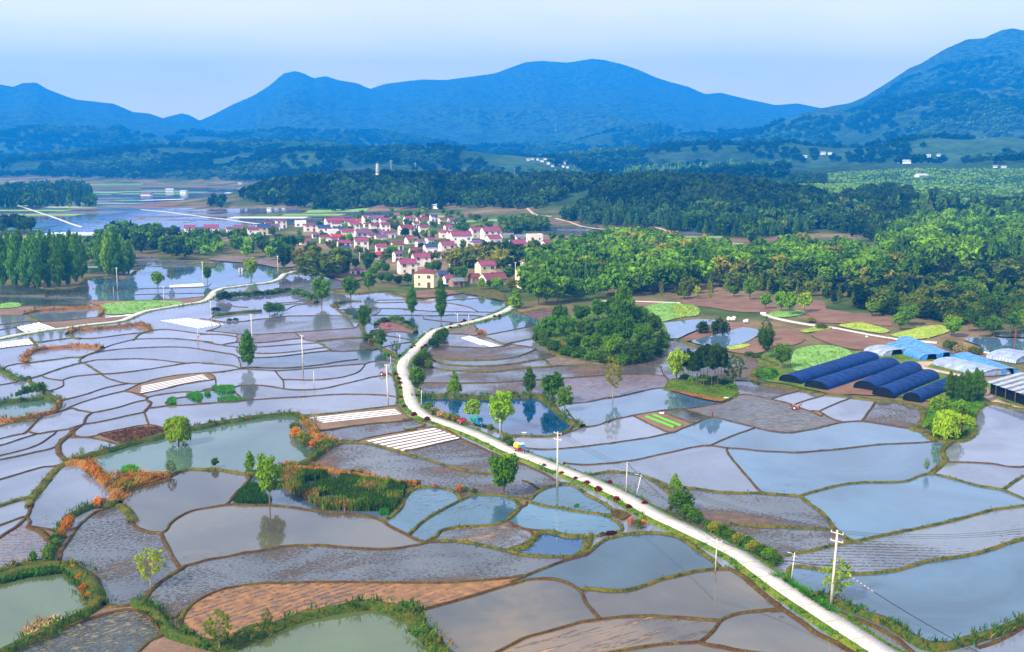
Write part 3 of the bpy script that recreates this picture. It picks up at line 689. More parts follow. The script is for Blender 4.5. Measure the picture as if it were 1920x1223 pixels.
def nearest(pt, lines, skip, tol):
    best = (tol, None); p = np.array(pt)
    for k, (arr, bb) in enumerate(lines):
        if k == skip or p[0] < bb[0]-tol or p[0] > bb[2]+tol or p[1] < bb[1]-tol or p[1] > bb[3]+tol: continue
        a = arr[:-1]; d = arr[1:] - a; t = np.clip(((p - a) * d).sum(1) / np.maximum((d * d).sum(1), 1e-9), 0, 1)
        q = a + d * t[:, None]; r = np.hypot(*(q - p).T); i = r.argmin()
        if r[i] < best[0]: best = (r[i], q[i])
    return best[1]
MAIN = [(1790,1310),(1710,1262),(1631,1212),(1565,1169),(1486,1117),(1460,1099),(1425,1073),(1383,1043),(1330,1016),(1277,991),(1224,966),(1171,935),(1103,903.5),(1036,877.5),(1004,864),(964,850),(930,834),(887.5,814.8),(845,799),(802.5,784),(783,772),(773,760),(768,745),(766,730),(760,712),(755,697),(757,681),(775,661.5),(792,644.5),(804.6,631.8),(819.5,621),(845,614),(874.8,607.3),(908.8,598.8),(940.7,588),(959.8,577.6),(966,571)]
WEST = T('K','-160,655 0,640 150,610 300,585 450,560 600,545 800,515 950,500 1080,480 1180,440 1250,410 1350,385 1500,360 1650,335 1780,315 1850,280 1882,240') + T('L','60,270 100,230 180,195 300,180 450,160 600,140 680,110 720,70 770,60 830,35')
dense = [smooth(p, 4.0) for _, _, p in BUNDS]
def offset_line(px, off):
    p = np.array([tuple(at(*q))[:2] for q in smooth(px, 5.0)]); d = np.gradient(p, axis=0); n = np.stack([-d[:, 1], d[:, 0]], 1); n /= np.hypot(*n.T)[:, None]
    q = p + n * off; return [proj(a, b, 0.0) for a, b in q]
ROADL = [offset_line(MAIN, 2.4), offset_line(MAIN, -2.4), offset_line(WEST, 1.6), offset_line(WEST, -1.6), smooth([(-32,545),(-32,600),(-32,1246),(1000,1246),(1952,1246),(1952,1100),(1952,790),(1952,760)], 8.0)]   # field edges along the roads
for p in dense:                       # bunds that leave the photo run on beyond it
    for end in (0, -1):
        x, y = p[end]
        if x < 6 or x > 1914 or y > 1217:
            q = np.array(p[end]); d = q - np.array(p[3 if end == 0 else -4]); d /= np.hypot(*d)
            ext = [tuple(q + d * k) for k in range(12, 480, 12)]
            ext = [e for e in ext if e[1] > 540 and e[1] < 1400 and -300 < e[0] < 2240]
            if end == 0: p[:0] = ext[::-1]
            else: p += ext
domd = smooth(DOM, 5.0, True)
arrs = [(np.array(p), (min(q[0] for q in p), min(q[1] for q in p), max(q[0] for q in p), max(q[1] for q in p))) for p in dense + ROADL + [domd + [domd[0]]]]
for i, p in enumerate(dense):
    for end in (0, -1):
        q = nearest(p[end], arrs, i, 14 if p[end][1] > 800 else 9)
        if q is not None:
            q2 = q + (q - np.array(p[end])) * 0.03
            p.insert(0, tuple(q2)) if end == 0 else p.append(tuple(q2))
def bump_line(pts):
    """photo pixels -> ground points with a little hand-dug irregularity"""
    out = []
    for px, py in pts:
        p = at(px, max(py, 480)); j = min(0.35, p.y * 0.0007)
        out.append((p.x + (fbm(p.x / 2.5, p.y / 2.5, 2, 1) - .37) * j * 2, p.y + (fbm(p.x / 2.5, p.y / 2.5, 2, 9) - .37) * j * 2))
    return out
wl = [bump_line(p) for p in dense]
wroad = [[tuple(at(x, max(y, 480)))[:2] for x, y in p] for p in ROADL]
wdom = [tuple(at(x, max(y, 480)))[:2] for x, y in domd]
verts = []; edges = []
for ptsw in wl + wroad + [wdom + [wdom[0]]]:
    b = len(verts); verts += [Vector(p) for p in ptsw]; edges += [(b + i, b + i + 1) for i in range(len(ptsw) - 1)]
cv, ce, cf, ov, oe, of = geometry.delaunay_2d_cdt(verts, edges, [], 0, 0.02)
cvn = np.array([tuple(v) for v in cv]); tri = np.array([list(f) for f in cf])
con = set()
for (a, b), src in zip(ce, oe):
    if len(src): con.add((min(a, b), max(a, b)))
adj = {}
for i, f in enumerate(tri):
    for k in range(3):
        e = (min(f[k], f[k-1]), max(f[k], f[k-1])); adj.setdefault(e, []).append(i)
par = list(range(len(tri)))
def find(i):
    while par[i] != i: par[i] = par[par[i]]; i = par[i]
    return i
for e, fs in adj.items():
    if e not in con and len(fs) == 2: par[find(fs[0])] = find(fs[1])
roots = np.array([find(i) for i in range(len(tri))])
cen = cvn[tri].mean(1)
ppx, ppy = proj(cen[:, 0], cen[:, 1], 0.0)
area = 0.5 * abs(np.cross(cvn[tri[:, 1]] - cvn[tri[:, 0]], cvn[tri[:, 2]] - cvn[tri[:, 0]]))
dp = np.array(wdom)
inside = inpoly(cen[:, 0], cen[:, 1], [tuple(p) for p in dp])
def region_at(px, py):
    p = at(px, py); x, y = p.x, p.y
    a, b, c = (cvn[tri[:, k]] for k in range(3))
    def s(u, v): return (v[:, 0]-u[:, 0])*(y-u[:, 1]) - (v[:, 1]-u[:, 1])*(x-u[:, 0])
    s1, s2, s3 = s(a, b), s(b, c), s(c, a)
    i = np.nonzero(((s1 >= 0) & (s2 >= 0) & (s3 >= 0)) | ((s1 <= 0) & (s2 <= 0) & (s3 <= 0)))[0]
    return roots[i[0]] if len(i) else None
rtype = {}
for ty, l in SEEDS.items():
    for s in l:
        r = region_at(*s)
        if r is not None: rtype.setdefault(r, ty)
nf = 0
for r in np.unique(roots):
    sel = (roots == r) & inside
    if not sel.any(): continue
    A = area[sel].sum()
    ty = rtype.get(r)
    if ty is None:
        cx, cy = np.average(ppx[sel], weights=area[sel] + 1e-9), np.average(ppy[sel], weights=area[sel] + 1e-9)
        ty = 'w' if (cx < 760 or cy > 640) else 'wc'
        if A < 14: ty = 'so'
    t = tri[sel]; u, inv = np.unique(t, return_inverse=True); V = np.c_[cvn[u], np.zeros(len(u))]
    F = inv.reshape(-1, 3).astype(int)
    nrm = np.cross(V[F[:, 1]] - V[F[:, 0]], V[F[:, 2]] - V[F[:, 0]])[:, 2]; F[nrm < 0] = F[nrm < 0][:, ::-1]
    o = link('bare_field' if ty == 'so' else ('pond_water' if ty[0] == 'p' else 'paddy_field'), mesh_np('paddy_field', V, F, [FT[ty]])); tag(o, kind='structure'); nf += 1
print('fields', nf, {k: sum(1 for v in rtype.values() if v == k) for k in set(rtype.values())})

# ------------------------------------------------------------------ bunds and banks
def ribbon(pts, wd, h, seed=0, prof=((-.5, 0), (-.34, .8), (0, 1), (.34, .8), (.5, 0)), rough=0.5, taper=True, zb=-0.12):
    p = np.array(pts); d = np.gradient(p, axis=0); n = np.stack([-d[:, 1], d[:, 0]], 1); n /= np.maximum(np.hypot(*n.T), 1e-6)[:, None]
    V = []; k = len(prof); s = np.r_[0, np.cumsum(np.hypot(*np.diff(p, axis=0).T))]
    for j, (a, z) in enumerate(prof):
        ww = wd * (1 + rough * 2 * (fbm(s / (1.5 + wd), s * 0 + j * 3.3 + seed, 3, seed) - 0.45))
        hh = h * (1 + rough * 1.6 * (fbm(s / 2.0, s * 0 + j * 1.7, 3, seed + 5) - 0.45))
        q = p + n * (a * ww)[:, None]; V.append(np.c_[q, (hh * z) if z > 0 else np.full(len(p), zb)])
    V = np.stack(V, 1).reshape(-1, 3); m = len(p); i = np.arange(m * k).reshape(m, k)
    return V, np.stack([i[:-1, :-1], i[1:, :-1], i[1:, 1:], i[:-1, 1:]], -1).reshape(-1, 4)
class Acc:
    def __init__(s): s.V = []; s.F = []; s.n = 0
    def add(s, V, F): s.V.append(V); s.F.append(F + s.n); s.n += len(V)
    def mesh(s, name, mats, smooth=False): return mesh_np(name, np.concatenate(s.V), np.concatenate(s.F), mats, None, smooth)
acc = {k: Acc() for k in 'egod'}
HB = {'e': .22, 'g': .3, 'o': .7, 'd': .7}
BANKPTS = []
for i, ((k, wd, _), ptsw) in enumerate(zip(BUNDS, wl)):
    if len(ptsw) < 3: continue
    h = HB[k] * (1 if wd < 1.5 else 1.25)
    wv = wd * (0.62 if k in 'od' else 0.75)
    acc[k].add(*ribbon(ptsw, wv, h, i))
    if k != 'e' or wd > 1.2: BANKPTS.append((k, wd, ptsw, h))
wdo = [p for p in wdom] + [wdom[0]]
acc['g'].add(*ribbon(wdo, 2.4, .35, 77)); BANKPTS.append(('g', 2.4, wdo, .35))
for k, nm, mt in (('e', 'earth_bunds', 'bund'), ('g', 'grassy_bunds', 'bundg'), ('o', 'dry_grass_banks', 'banko'), ('d', 'overgrown_banks', 'bankd')):
    tag(link(nm, acc[k].mesh(nm, [M[mt]], True)), kind='structure')

# ------------------------------------------------------------------ roads
def road(name, px, wd, mt, z=0.42, verge=True, vw=1.2, h=None):
    p = smooth(px, 6.0); pw = [tuple(at(*q)) for q in p]; w2 = [q[:2] for q in pw]
    zz = np.array([q[2] for q in pw])
    V, F = ribbon(w2, wd, z, 3, ((-.5, 0), (-.497, .93), (0, 1), (.497, .93), (.5, 0)), 0.0)
    V[:, 2] += np.repeat(zz, 5)
    tag(link(name, mesh_np(name, V, F, [M[mt]])), kind='structure')
    if verge:
        V, F = ribbon(w2, wd + 2 * vw, z - 0.05, 4, ((-.5, 0), (-.42, .75), (-.3, .95), (.3, .95), (.42, .75), (.5, 0)), 0.10)
        V[:, 2] += np.repeat(zz, 6)
        tag(link('road_verge', mesh_np('road_verge', V, F, [M['grass']])), kind='structure')
        BANKPTS.append(('v', wd + 2 * vw, w2, z))
road('concrete_road', MAIN, 3.1, 'road', vw=1.3)
road('concrete_road', WEST, 2.9, 'road', 0.36, vw=.6)
def joints(px, wd, z):
    pts = [at(*q) for q in smooth(px, 3.0)]; m = MB(); acc_ = 0
    for a, b in zip(pts, pts[1:]):
        acc_ += (b - a).length
        if acc_ > 5 and a.y < 420:
            acc_ = 0; d = (b - a).normalized(); n = Vector((-d.y, d.x, 0)); c = a; w_ = .07 + a.y * .0001
            m.add([c - n * wd * .47 - d * w_ + Vector((0, 0, z)), c + n * wd * .47 - d * w_ + Vector((0, 0, z)), c + n * wd * .47 + d * w_ + Vector((0, 0, z)), c - n * wd * .47 + d * w_ + Vector((0, 0, z))], [(0, 3, 2, 1)])
    tag(link('road_joints', m.me('road_joints', [M['dirt']])), kind='structure')
joints(MAIN, 3.1, .432)
road('farm_track', T('N','1370,420 1500,460 1700,500 1882,527') + T('I','200,258 400,297 560,327 720,352 900,370 1120,390'), 2.4, 'road', 0.2, False)
road('farm_track', T('N','-90,300 0,306 220,307 400,313 640,322'), 2.2, 'road', 0.2, False)
road('farm_track', T('O','160,405 450,500 600,555 730,598'), 2.6, 'road', 0.4, False)
road('farm_track', T('O','1250,440 1500,465 1882,515') + T('P','200,525 400,555 540,572'), 2.4, 'road', 0.4, False)
road('farm_track', T('I','960,600 1000,570 1150,565') , 4, 'dirt', 0.15, False)
road('farm_track', T('I','960,600 1080,630 1250,665 1400,700 1500,790 1560,860 1700,930 1882,975'), 3.2, 'dirt', 0.15, False)
road('farm_track', T('I','1500,465 1700,495 1882,520'), 2.6, 'road', 0.15, False)
road('farm_track', T('Q','1080,430 1110,460 1160,490 1290,500'), 3, 'dirt', 0.4, False)
road('farm_track', T('Q','1330,520 1450,550 1560,590 1700,610 1882,630'), 3, 'dirt', 0.4, False)
road('farm_track', T('U','0,632 200,632 400,600 520,625 600,655'), 4, 'dirt', 0.4, False)

# ------------------------------------------------------------------ dry plots, wheat and grass beside the paddies
def patch(mt, px, z=0.05, name='plot'):
    p = smooth(px, 8.0, True); w = [at(*q) for q in p]
    pz = float(np.mean([q.z for q in w]))
    V = [(q.x, q.y, max(q.z, -0.02) + z) for q in w]
    t = geometry.tessellate_polygon([[Vector(v) for v in V]])
    tag(link(name, mesh_np(name, V, [list(a) for a in t], [M[mt]] if mt in M else [FT[mt]])), kind='structure')
ZP = [0.05]
CROPS = []
def PT(mt, tile, s, name='soil_plot'):
    if mt in ('wheat', 'wheaty'): CROPS.append((mt, T(tile, s)))
    ZP[0] += 0.012; patch(mt, T(tile, s), ZP[0], name)
PT('soil','N','210,305 300,300 500,312 480,330 330,350 215,372')
PT('soil','N','640,310 800,268 1000,262 1250,268 1400,310 1560,330 1882,300 1882,420 1500,410 1300,405 1100,395 900,360 760,345')
PT('soil','I','0,80 150,95 320,120 480,150 700,170 720,240 560,230 420,210 250,220 100,215 0,200')
PT('soil','I','0,320 60,285 200,268 400,300 560,330 720,358 780,390 700,440 560,455 400,450 250,425 120,380')
PT('soil','N','1000,725 1100,700 1280,640 1400,600 1500,560 1650,570 1740,640 1650,690 1480,700 1350,760 1180,770')
PT('grass','I','-400,480 0,560 300,480 800,450 1150,560 1350,640 1600,740 1882,700 1882,960 1700,900 1540,860 1500,940 1400,980 1000,900 600,850 200,840 -200,760 -450,700', 'grass_plot')
PT('soil','I','150,820 380,700 560,640 700,620 640,660 420,790 300,830')
PT('soil','J','40,150 150,150 380,100 560,170 560,200 400,190 200,190')
PT('wheat','N','220,370 330,360 420,330 600,325 760,350 810,380 800,430 640,450 460,490 380,440 240,400', 'wheat_plot')
PT('wheaty','N','560,352 640,340 780,368 800,420 660,440 520,470 600,420','wheat_plot')
PT('wheat','N','1400,420 1500,395 1650,385 1750,410 1650,440 1520,450 1420,435', 'wheat_plot')
PT('wheat','Z','1484,690 1489,660 1520,650 1560,649 1592,658 1598,664 1560,678 1525,688 1500,697', 'wheat_plot')
PT('wheaty','I','245,240 330,222 430,215 560,240 700,290 640,312 450,285 320,262', 'wheat_plot')
PT('wheaty','I','710,325 850,285 1000,250 1150,240 1240,280 1150,320 980,360 800,350', 'wheat_plot')
PT('wheaty','I','-100,290 0,265 100,240 190,262 60,290 -60,305', 'wheat_plot')
PT('wheaty','N','1040,715 1150,690 1260,695 1180,725 1080,740', 'wheat_plot')
PT('wheat','K','890,345 950,328 1200,308 1500,308 1620,325 1500,352 1380,365 1180,415 940,425 900,400', 'wheat_plot')
PT('wheat','K','-80,350 0,335 100,322 190,335 180,355 60,372 -80,372', 'wheat_plot')
PT('grass','J','1050,330 1200,230 1500,240 1530,285 1440,345 1420,520 1350,588 1200,590 1060,560 980,490 1020,420', 'grass_plot')
PT('bundg','J','1010,360 1060,300 1200,280 1330,330 1350,500 1250,560 1100,560 1020,500', 'grass_plot')
PT('wc','N','455,515 600,492 800,472 960,485 850,540 700,600 620,640 550,640 500,595', 'pond_water')
PT('soil','N','640,650 830,560 980,490 1190,515 1210,545 1050,575 850,632 730,662')
PT('wc','N','735,668 900,622 1060,578 1200,543 1335,572 1320,612 1200,682 1020,717 900,712', 'pond_water')
PT('wc','I','1350,365 1500,350 1700,360 1900,370 2100,400 2100,520 1882,500 1650,490 1500,455 1480,420', 'pond_water')
PT('gm','I','1600,310 1750,300 1900,300 2100,310 2100,360 1882,350 1700,345 1600,330', 'pond_water')
PT('banko','E','1025,925 1150,912 1300,907 1485,903 1440,935 1350,970 1200,1010 1100,1035 1050,1050', 'dry_grass_plot')
PT('bankd','A','40,665 250,600 480,600 620,700 700,850 640,900 560,740 420,660 200,680', 'grass_plot')
PT('grass','H','520,140 540,85 650,55 900,40 1100,60 1120,130 1150,180 1090,222 1010,255 850,225 680,182', 'grass_plot')
PT('banko','H','560,150 800,195 1000,230 1060,235 1000,262 850,240 650,190 540,160','dry_grass_plot')
PT('grass','Z','1012,645 1008,625 1060,596 1130,570 1200,575 1246,610 1250,650 1232,668 1160,684 1080,672', 'grass_plot')
PT('soil','Z','760,556 800,545 880,548 900,553 860,552 800,560')
PT('bundg','Z','850,548 900,540 945,552 948,566 905,558 870,552', 'grass_plot')
PT('m','Z','392,488 420,480 480,484 560,488 556,500 520,503 480,496', 'mud_plot')
PT('soil','Z','545,505 600,503 690,507 690,520 650,530 600,515')

# ------------------------------------------------------------------ vegetation templates (unit height, unit width)
def cards(P, Nn, s, seed, aspect=1.0, up=0.0):
    """leaf clumps: one rhombic card per point, facing roughly Nn"""
    r = np.random.default_rng(seed); n = len(P)
    Nn = Nn + r.normal(0, .55, (n, 3)); Nn[:, 2] += 0.25; Nn /= np.linalg.norm(Nn, axis=1)[:, None]
    t = r.normal(0, 1, (n, 3)); t[:, 2] += up; a = np.cross(Nn, t); a /= np.linalg.norm(a, axis=1)[:, None]; b = np.cross(Nn, a)
    sz = (s * r.uniform(.6, 1.35, n))[:, None]
    V = np.stack([P + a * sz * .55, P + b * sz * aspect + Nn * sz * .1, P - a * sz * .55 * r.uniform(.7, 1.2, (n, 1)), P - b * sz * aspect - Nn * sz * .15], 1).reshape(-1, 3)
    return V, np.arange(n * 4).reshape(n, 4)
def lobes(kind, r):
    Ls = []
    if kind in ('round', 'loose', 'sparse'):
        k = {'round': 26, 'loose': 24, 'sparse': 64}[kind]; sp = {'round': .33, 'loose': .37, 'sparse': .40}[kind]; rr = {'round': .15, 'loose': .12, 'sparse': .06}[kind]
        z0 = {'round': .61, 'loose': .58, 'sparse': .62}[kind]
        for i in range(k):
            th = i * 2.4 + r.uniform(-.5, .5); ph = math.acos(1 - 2 * (i + .5) / k)
            f = r.uniform(.55, 1.12); q = rr * r.uniform(.6, 1.3)
            Ls.append(((math.cos(th) * math.sin(ph) * sp * f, math.sin(th) * math.sin(ph) * sp * f, z0 + math.cos(ph) * sp * .88 * f), (q, q, q * .75)))
        if kind != 'sparse': Ls.append(((0, 0, z0), (.27, .27, .24)))
    elif kind == 'column':
        for i in range(12):
            z = .2 + .72 * i / 11; wv = .30 * math.sin(min(1, (z - .08) / .4) * 1.57) * (1 if z < .6 else (1.05 - z) / .45)
            th = i * 2.4; Ls.append(((math.cos(th) * wv * .6, math.sin(th) * wv * .6, z), (wv * .75 + .06, wv * .75 + .06, .11)))
    elif kind == 'poplar':
        for i in range(16):
            z = .10 + .84 * i / 15; wv = .42 * (math.sin(min(1, z / .4) * 1.57)) * (1 if z < .5 else max(.12, (1.04 - z) / .54))
            th = i * 2.4; Ls.append(((math.cos(th) * wv * .55, math.sin(th) * wv * .55, z), (wv * .6 + .04, wv * .6 + .04, .10)))
    elif kind == 'cone':
        for i in range(18):
            z = .17 + .78 * i / 17; wv = .46 * (1 - z) ** .8 + .03
            for q in range(3 if z < .6 else 1):
                th = i * 1.9 + q * 2.1; Ls.append(((math.cos(th) * wv * .6, math.sin(th) * wv * .6, z), (wv * .5 + .03, wv * .5 + .03, .05)))
    elif kind == 'pine':
        for i in range(9):
            z = .55 + .4 * i / 8; wv = .36 * (1.15 - z) / .55; th = i * 2.4
            Ls.append(((math.cos(th) * wv * .5, math.sin(th) * wv * .5, z), (wv * .7 + .05, wv * .7 + .05, .06)))
    elif kind == 'bamboo':
        for i in range(14):
            th = i * 2.4; q = .1 + .28 * math.sqrt(i / 13); hz = r.uniform(.5, .9)
            Ls.append(((math.cos(th) * q, math.sin(th) * q, hz * .55), (.11, .11, hz * .45)))
            Ls.append(((math.cos(th) * q * 1.25, math.sin(th) * q * 1.25, hz * .9), (.12, .12, .1)))
    elif kind == 'shrub':
        for i in range(11):
            th = i * 2.4; q = .38 * math.sqrt(i / 10); z = .5 * (1 - (q / .55) ** 2) + .12
            Ls.append(((math.cos(th) * q, math.sin(th) * q, z), (.2, .2, .34)))
    elif kind == 'willow':
        for i in range(9):
            th = i * 2.4; q = .32 * math.sqrt(i / 8); Ls.append(((math.cos(th) * q, math.sin(th) * q, .74 - q * .3), (.17, .17, .15)))
    return Ls
SZ = {'hi': (3400, .040), 'mid': (1100, .068), 'low': (330, .105), 'tiny': (46, .27)}
_cr = {}
def crown_np(kind, lod, var):
    key = (kind, lod, var)
    if key in _cr: return _cr[key]
    r = np.random.default_rng(hash(kind) % 1000 * 0 + sum(map(ord, kind)) + var * 31); n, s = SZ[lod]
    if kind == 'sparse': n = int(n * .6); s *= .62
    if kind == 'loose': n = int(n * .8)
    Ls = lobes(kind, r); vol = np.array([l[1][0] * l[1][1] * l[1][2] for l in Ls]) ** .67; cnt = np.maximum(3, (n * vol / vol.sum())).astype(int)
    P = []; NN = []
    for (c, rad), k in zip(Ls, cnt):
        d = r.normal(0, 1, (k, 3)); d /= np.linalg.norm(d, axis=1)[:, None]; q = r.uniform(.05, 1, k) ** .38 * r.choice([1, 1, 1, 1.18], k)
        P.append(np.array(c) + d * q[:, None] * np.array(rad)); NN.append(d)
    if kind == 'willow':
        k = int(n * .6); th = r.uniform(0, 6.28, k); q = .44 * np.sqrt(r.uniform(.1, 1, k)); st = np.round(th * 9) / 9
        z = .72 - q * .3 - r.uniform(0, 1, k) * (.25 + .35 * vnoise(st * 3, q * 8))
        P.append(np.stack([np.cos(st) * q, np.sin(st) * q, np.maximum(z, .06)], 1)); NN.append(np.stack([np.cos(st), np.sin(st), 0 * st], 1))
    P = np.concatenate(P); NN = np.concatenate(NN)
    P[:, 2] = np.clip(P[:, 2], .015, 1.03)
    V, F = cards(P, NN, s, var + 5, 1.6 if kind in ('willow', 'bamboo') else 1.0, 2.5 if kind == 'willow' else 0)
    _cr[key] = (V, F); return V, F
def trunk_mb(kind, var):
    r = random.Random(var * 7 + len(kind)); m = MB(); top = {'round': .7, 'loose': .8, 'sparse': .85, 'pine': .95, 'cone': .95, 'poplar': .9, 'column': .9, 'willow': .75, 'shrub': .3, 'bamboo': .3, 'bare': .8}[kind]
    rad = .022 if kind not in ('sparse', 'bare', 'pine') else .018
    m.tube([(0, 0, -.02), (r.uniform(-.01, .01), r.uniform(-.01, .01), top * .35), (r.uniform(-.03, .03), r.uniform(-.03, .03), top * .7), (r.uniform(-.03, .03), r.uniform(-.03, .03), top)], [rad * 1.35, rad, rad * .6, rad * .2], 6)
    nb = {'sparse': 16, 'bare': 26, 'loose': 10, 'round': 8, 'willow': 8}.get(kind, 4)
    for i in range(nb):
        z = r.uniform(.28, .75) * top; th = i * 2.4; ln = r.uniform(.18, .36) * (1.1 - z)
        e = (math.cos(th) * ln, math.sin(th) * ln, z + r.uniform(.08, .22))
        if kind in ('pine', 'cone', 'poplar', 'column'): e = (e[0] * .5, e[1] * .5, z + .04)
        m.tube([(0, 0, z), (e[0] * .5, e[1] * .5, z + (e[2] - z) * .4), e], [rad * .5, rad * .32, rad * .1], 4, cap=False)
        if kind in ('sparse', 'bare'):
            for q in range(3):
                a = th + r.uniform(-.8, .8); m.tube([(e[0] * .6, e[1] * .6, z + (e[2] - z) * .55), (e[0] * .6 + math.cos(a) * .12, e[1] * .6 + math.sin(a) * .12, z + (e[2] - z) * .55 + r.uniform(.05, .2))], [rad * .25, rad * .08], 3, cap=False)
    return m
_tm = {}
def tree_meshes(kind, lod, var, pale=False):
    k = (kind, lod, var)
    if k not in _tm:
        cr = None if kind == 'bare' else mesh_np('crown', *crown_np(kind, lod, var), [M['leaf']])
        _tm[k] = (cr, trunk_mb(kind, var).me('trunk', [M['barkp' if pale or kind in ('sparse', 'bare') else 'bark']]))
    return _tm[k]
COLS = {'vivid': (.09, .205, .006), 'lime': (.27, .42, .012), 'mid': (.065, .14, .008), 'dark': (.035, .07, .008), 'olive': (.12, .16, .012), 'yellow': (.36, .40, .02), 'yolive': (.24, .24, .02),
        'blue': (.03, .09, .025), 'bright': (.15, .29, .01), 'pop': (.09, .22, .01), 'brown': (.16, .09, .03), 'orange': (.55, .19, .02), 'red': (.20, .01, .012), 'pink': (.5, .2, .15), 'maroon': (.06, .008, .02), 'tan': (.45, .33, .14)}
TREES = []
def tree(px, py, h, wd, kind, col, label=None, group=None, lod='mid', name=None, cat='tree', var=None, trunk=True):
    """a tree whose foot stands at photo pixel (px, py) and that is h tall and wd wide in photo pixels"""
    p = at(px, py); k = mpp(p); H = h * k; W = wd * k
    var = var if var is not None else random.randrange(3)
    cm, tm = tree_meshes(kind, lod, var)
    nm = name or {'round': 'broadleaf_tree', 'loose': 'broadleaf_tree', 'sparse': 'young_tree', 'poplar': 'poplar_tree', 'cone': 'conifer_tree', 'pine': 'pine_tree', 'column': 'tall_tree', 'willow': 'willow_tree', 'shrub': 'shrub', 'bamboo': 'bamboo_clump', 'bare': 'bare_tree'}[kind]
    r = bpy.data.objects.new(nm, None); COL.objects.link(r); r.location = (p.x, p.y, p.z - .02); r.rotation_euler.z = random.uniform(0, 6.28); r.scale = (W, W, H); r.empty_display_size = .1
    c = COLS[col] if isinstance(col, str) else col; j = random.uniform(.75, 1.25)
    if cm is not None:
        o = kid(r, bpy.data.objects.new('crown' if kind != 'shrub' else 'foliage', cm)); COL.objects.link(o); o.color = (c[0] * j * random.uniform(.9, 1.1), c[1] * j, c[2] * j, 1)
    if trunk and kind not in ('bamboo',):
        o = kid(r, bpy.data.objects.new('trunk' if kind != 'shrub' else 'stem', tm)); COL.objects.link(o)
    tag(r, label, cat, group); TREES.append((r, px, py)); return r
def autolabel(items, fmt, group, cat, maxn=19):
    """items (object, px): number words from the left give each its own label"""
    for i, (o, px) in enumerate(sorted(items, key=lambda t: t[1])):
        w_ = 'leftmost' if i == 0 else ('rightmost' if i == len(items) - 1 and i > 1 else ordw(i + 1) + ' from the left')
        tag(o, fmt.format(w_), cat, group)

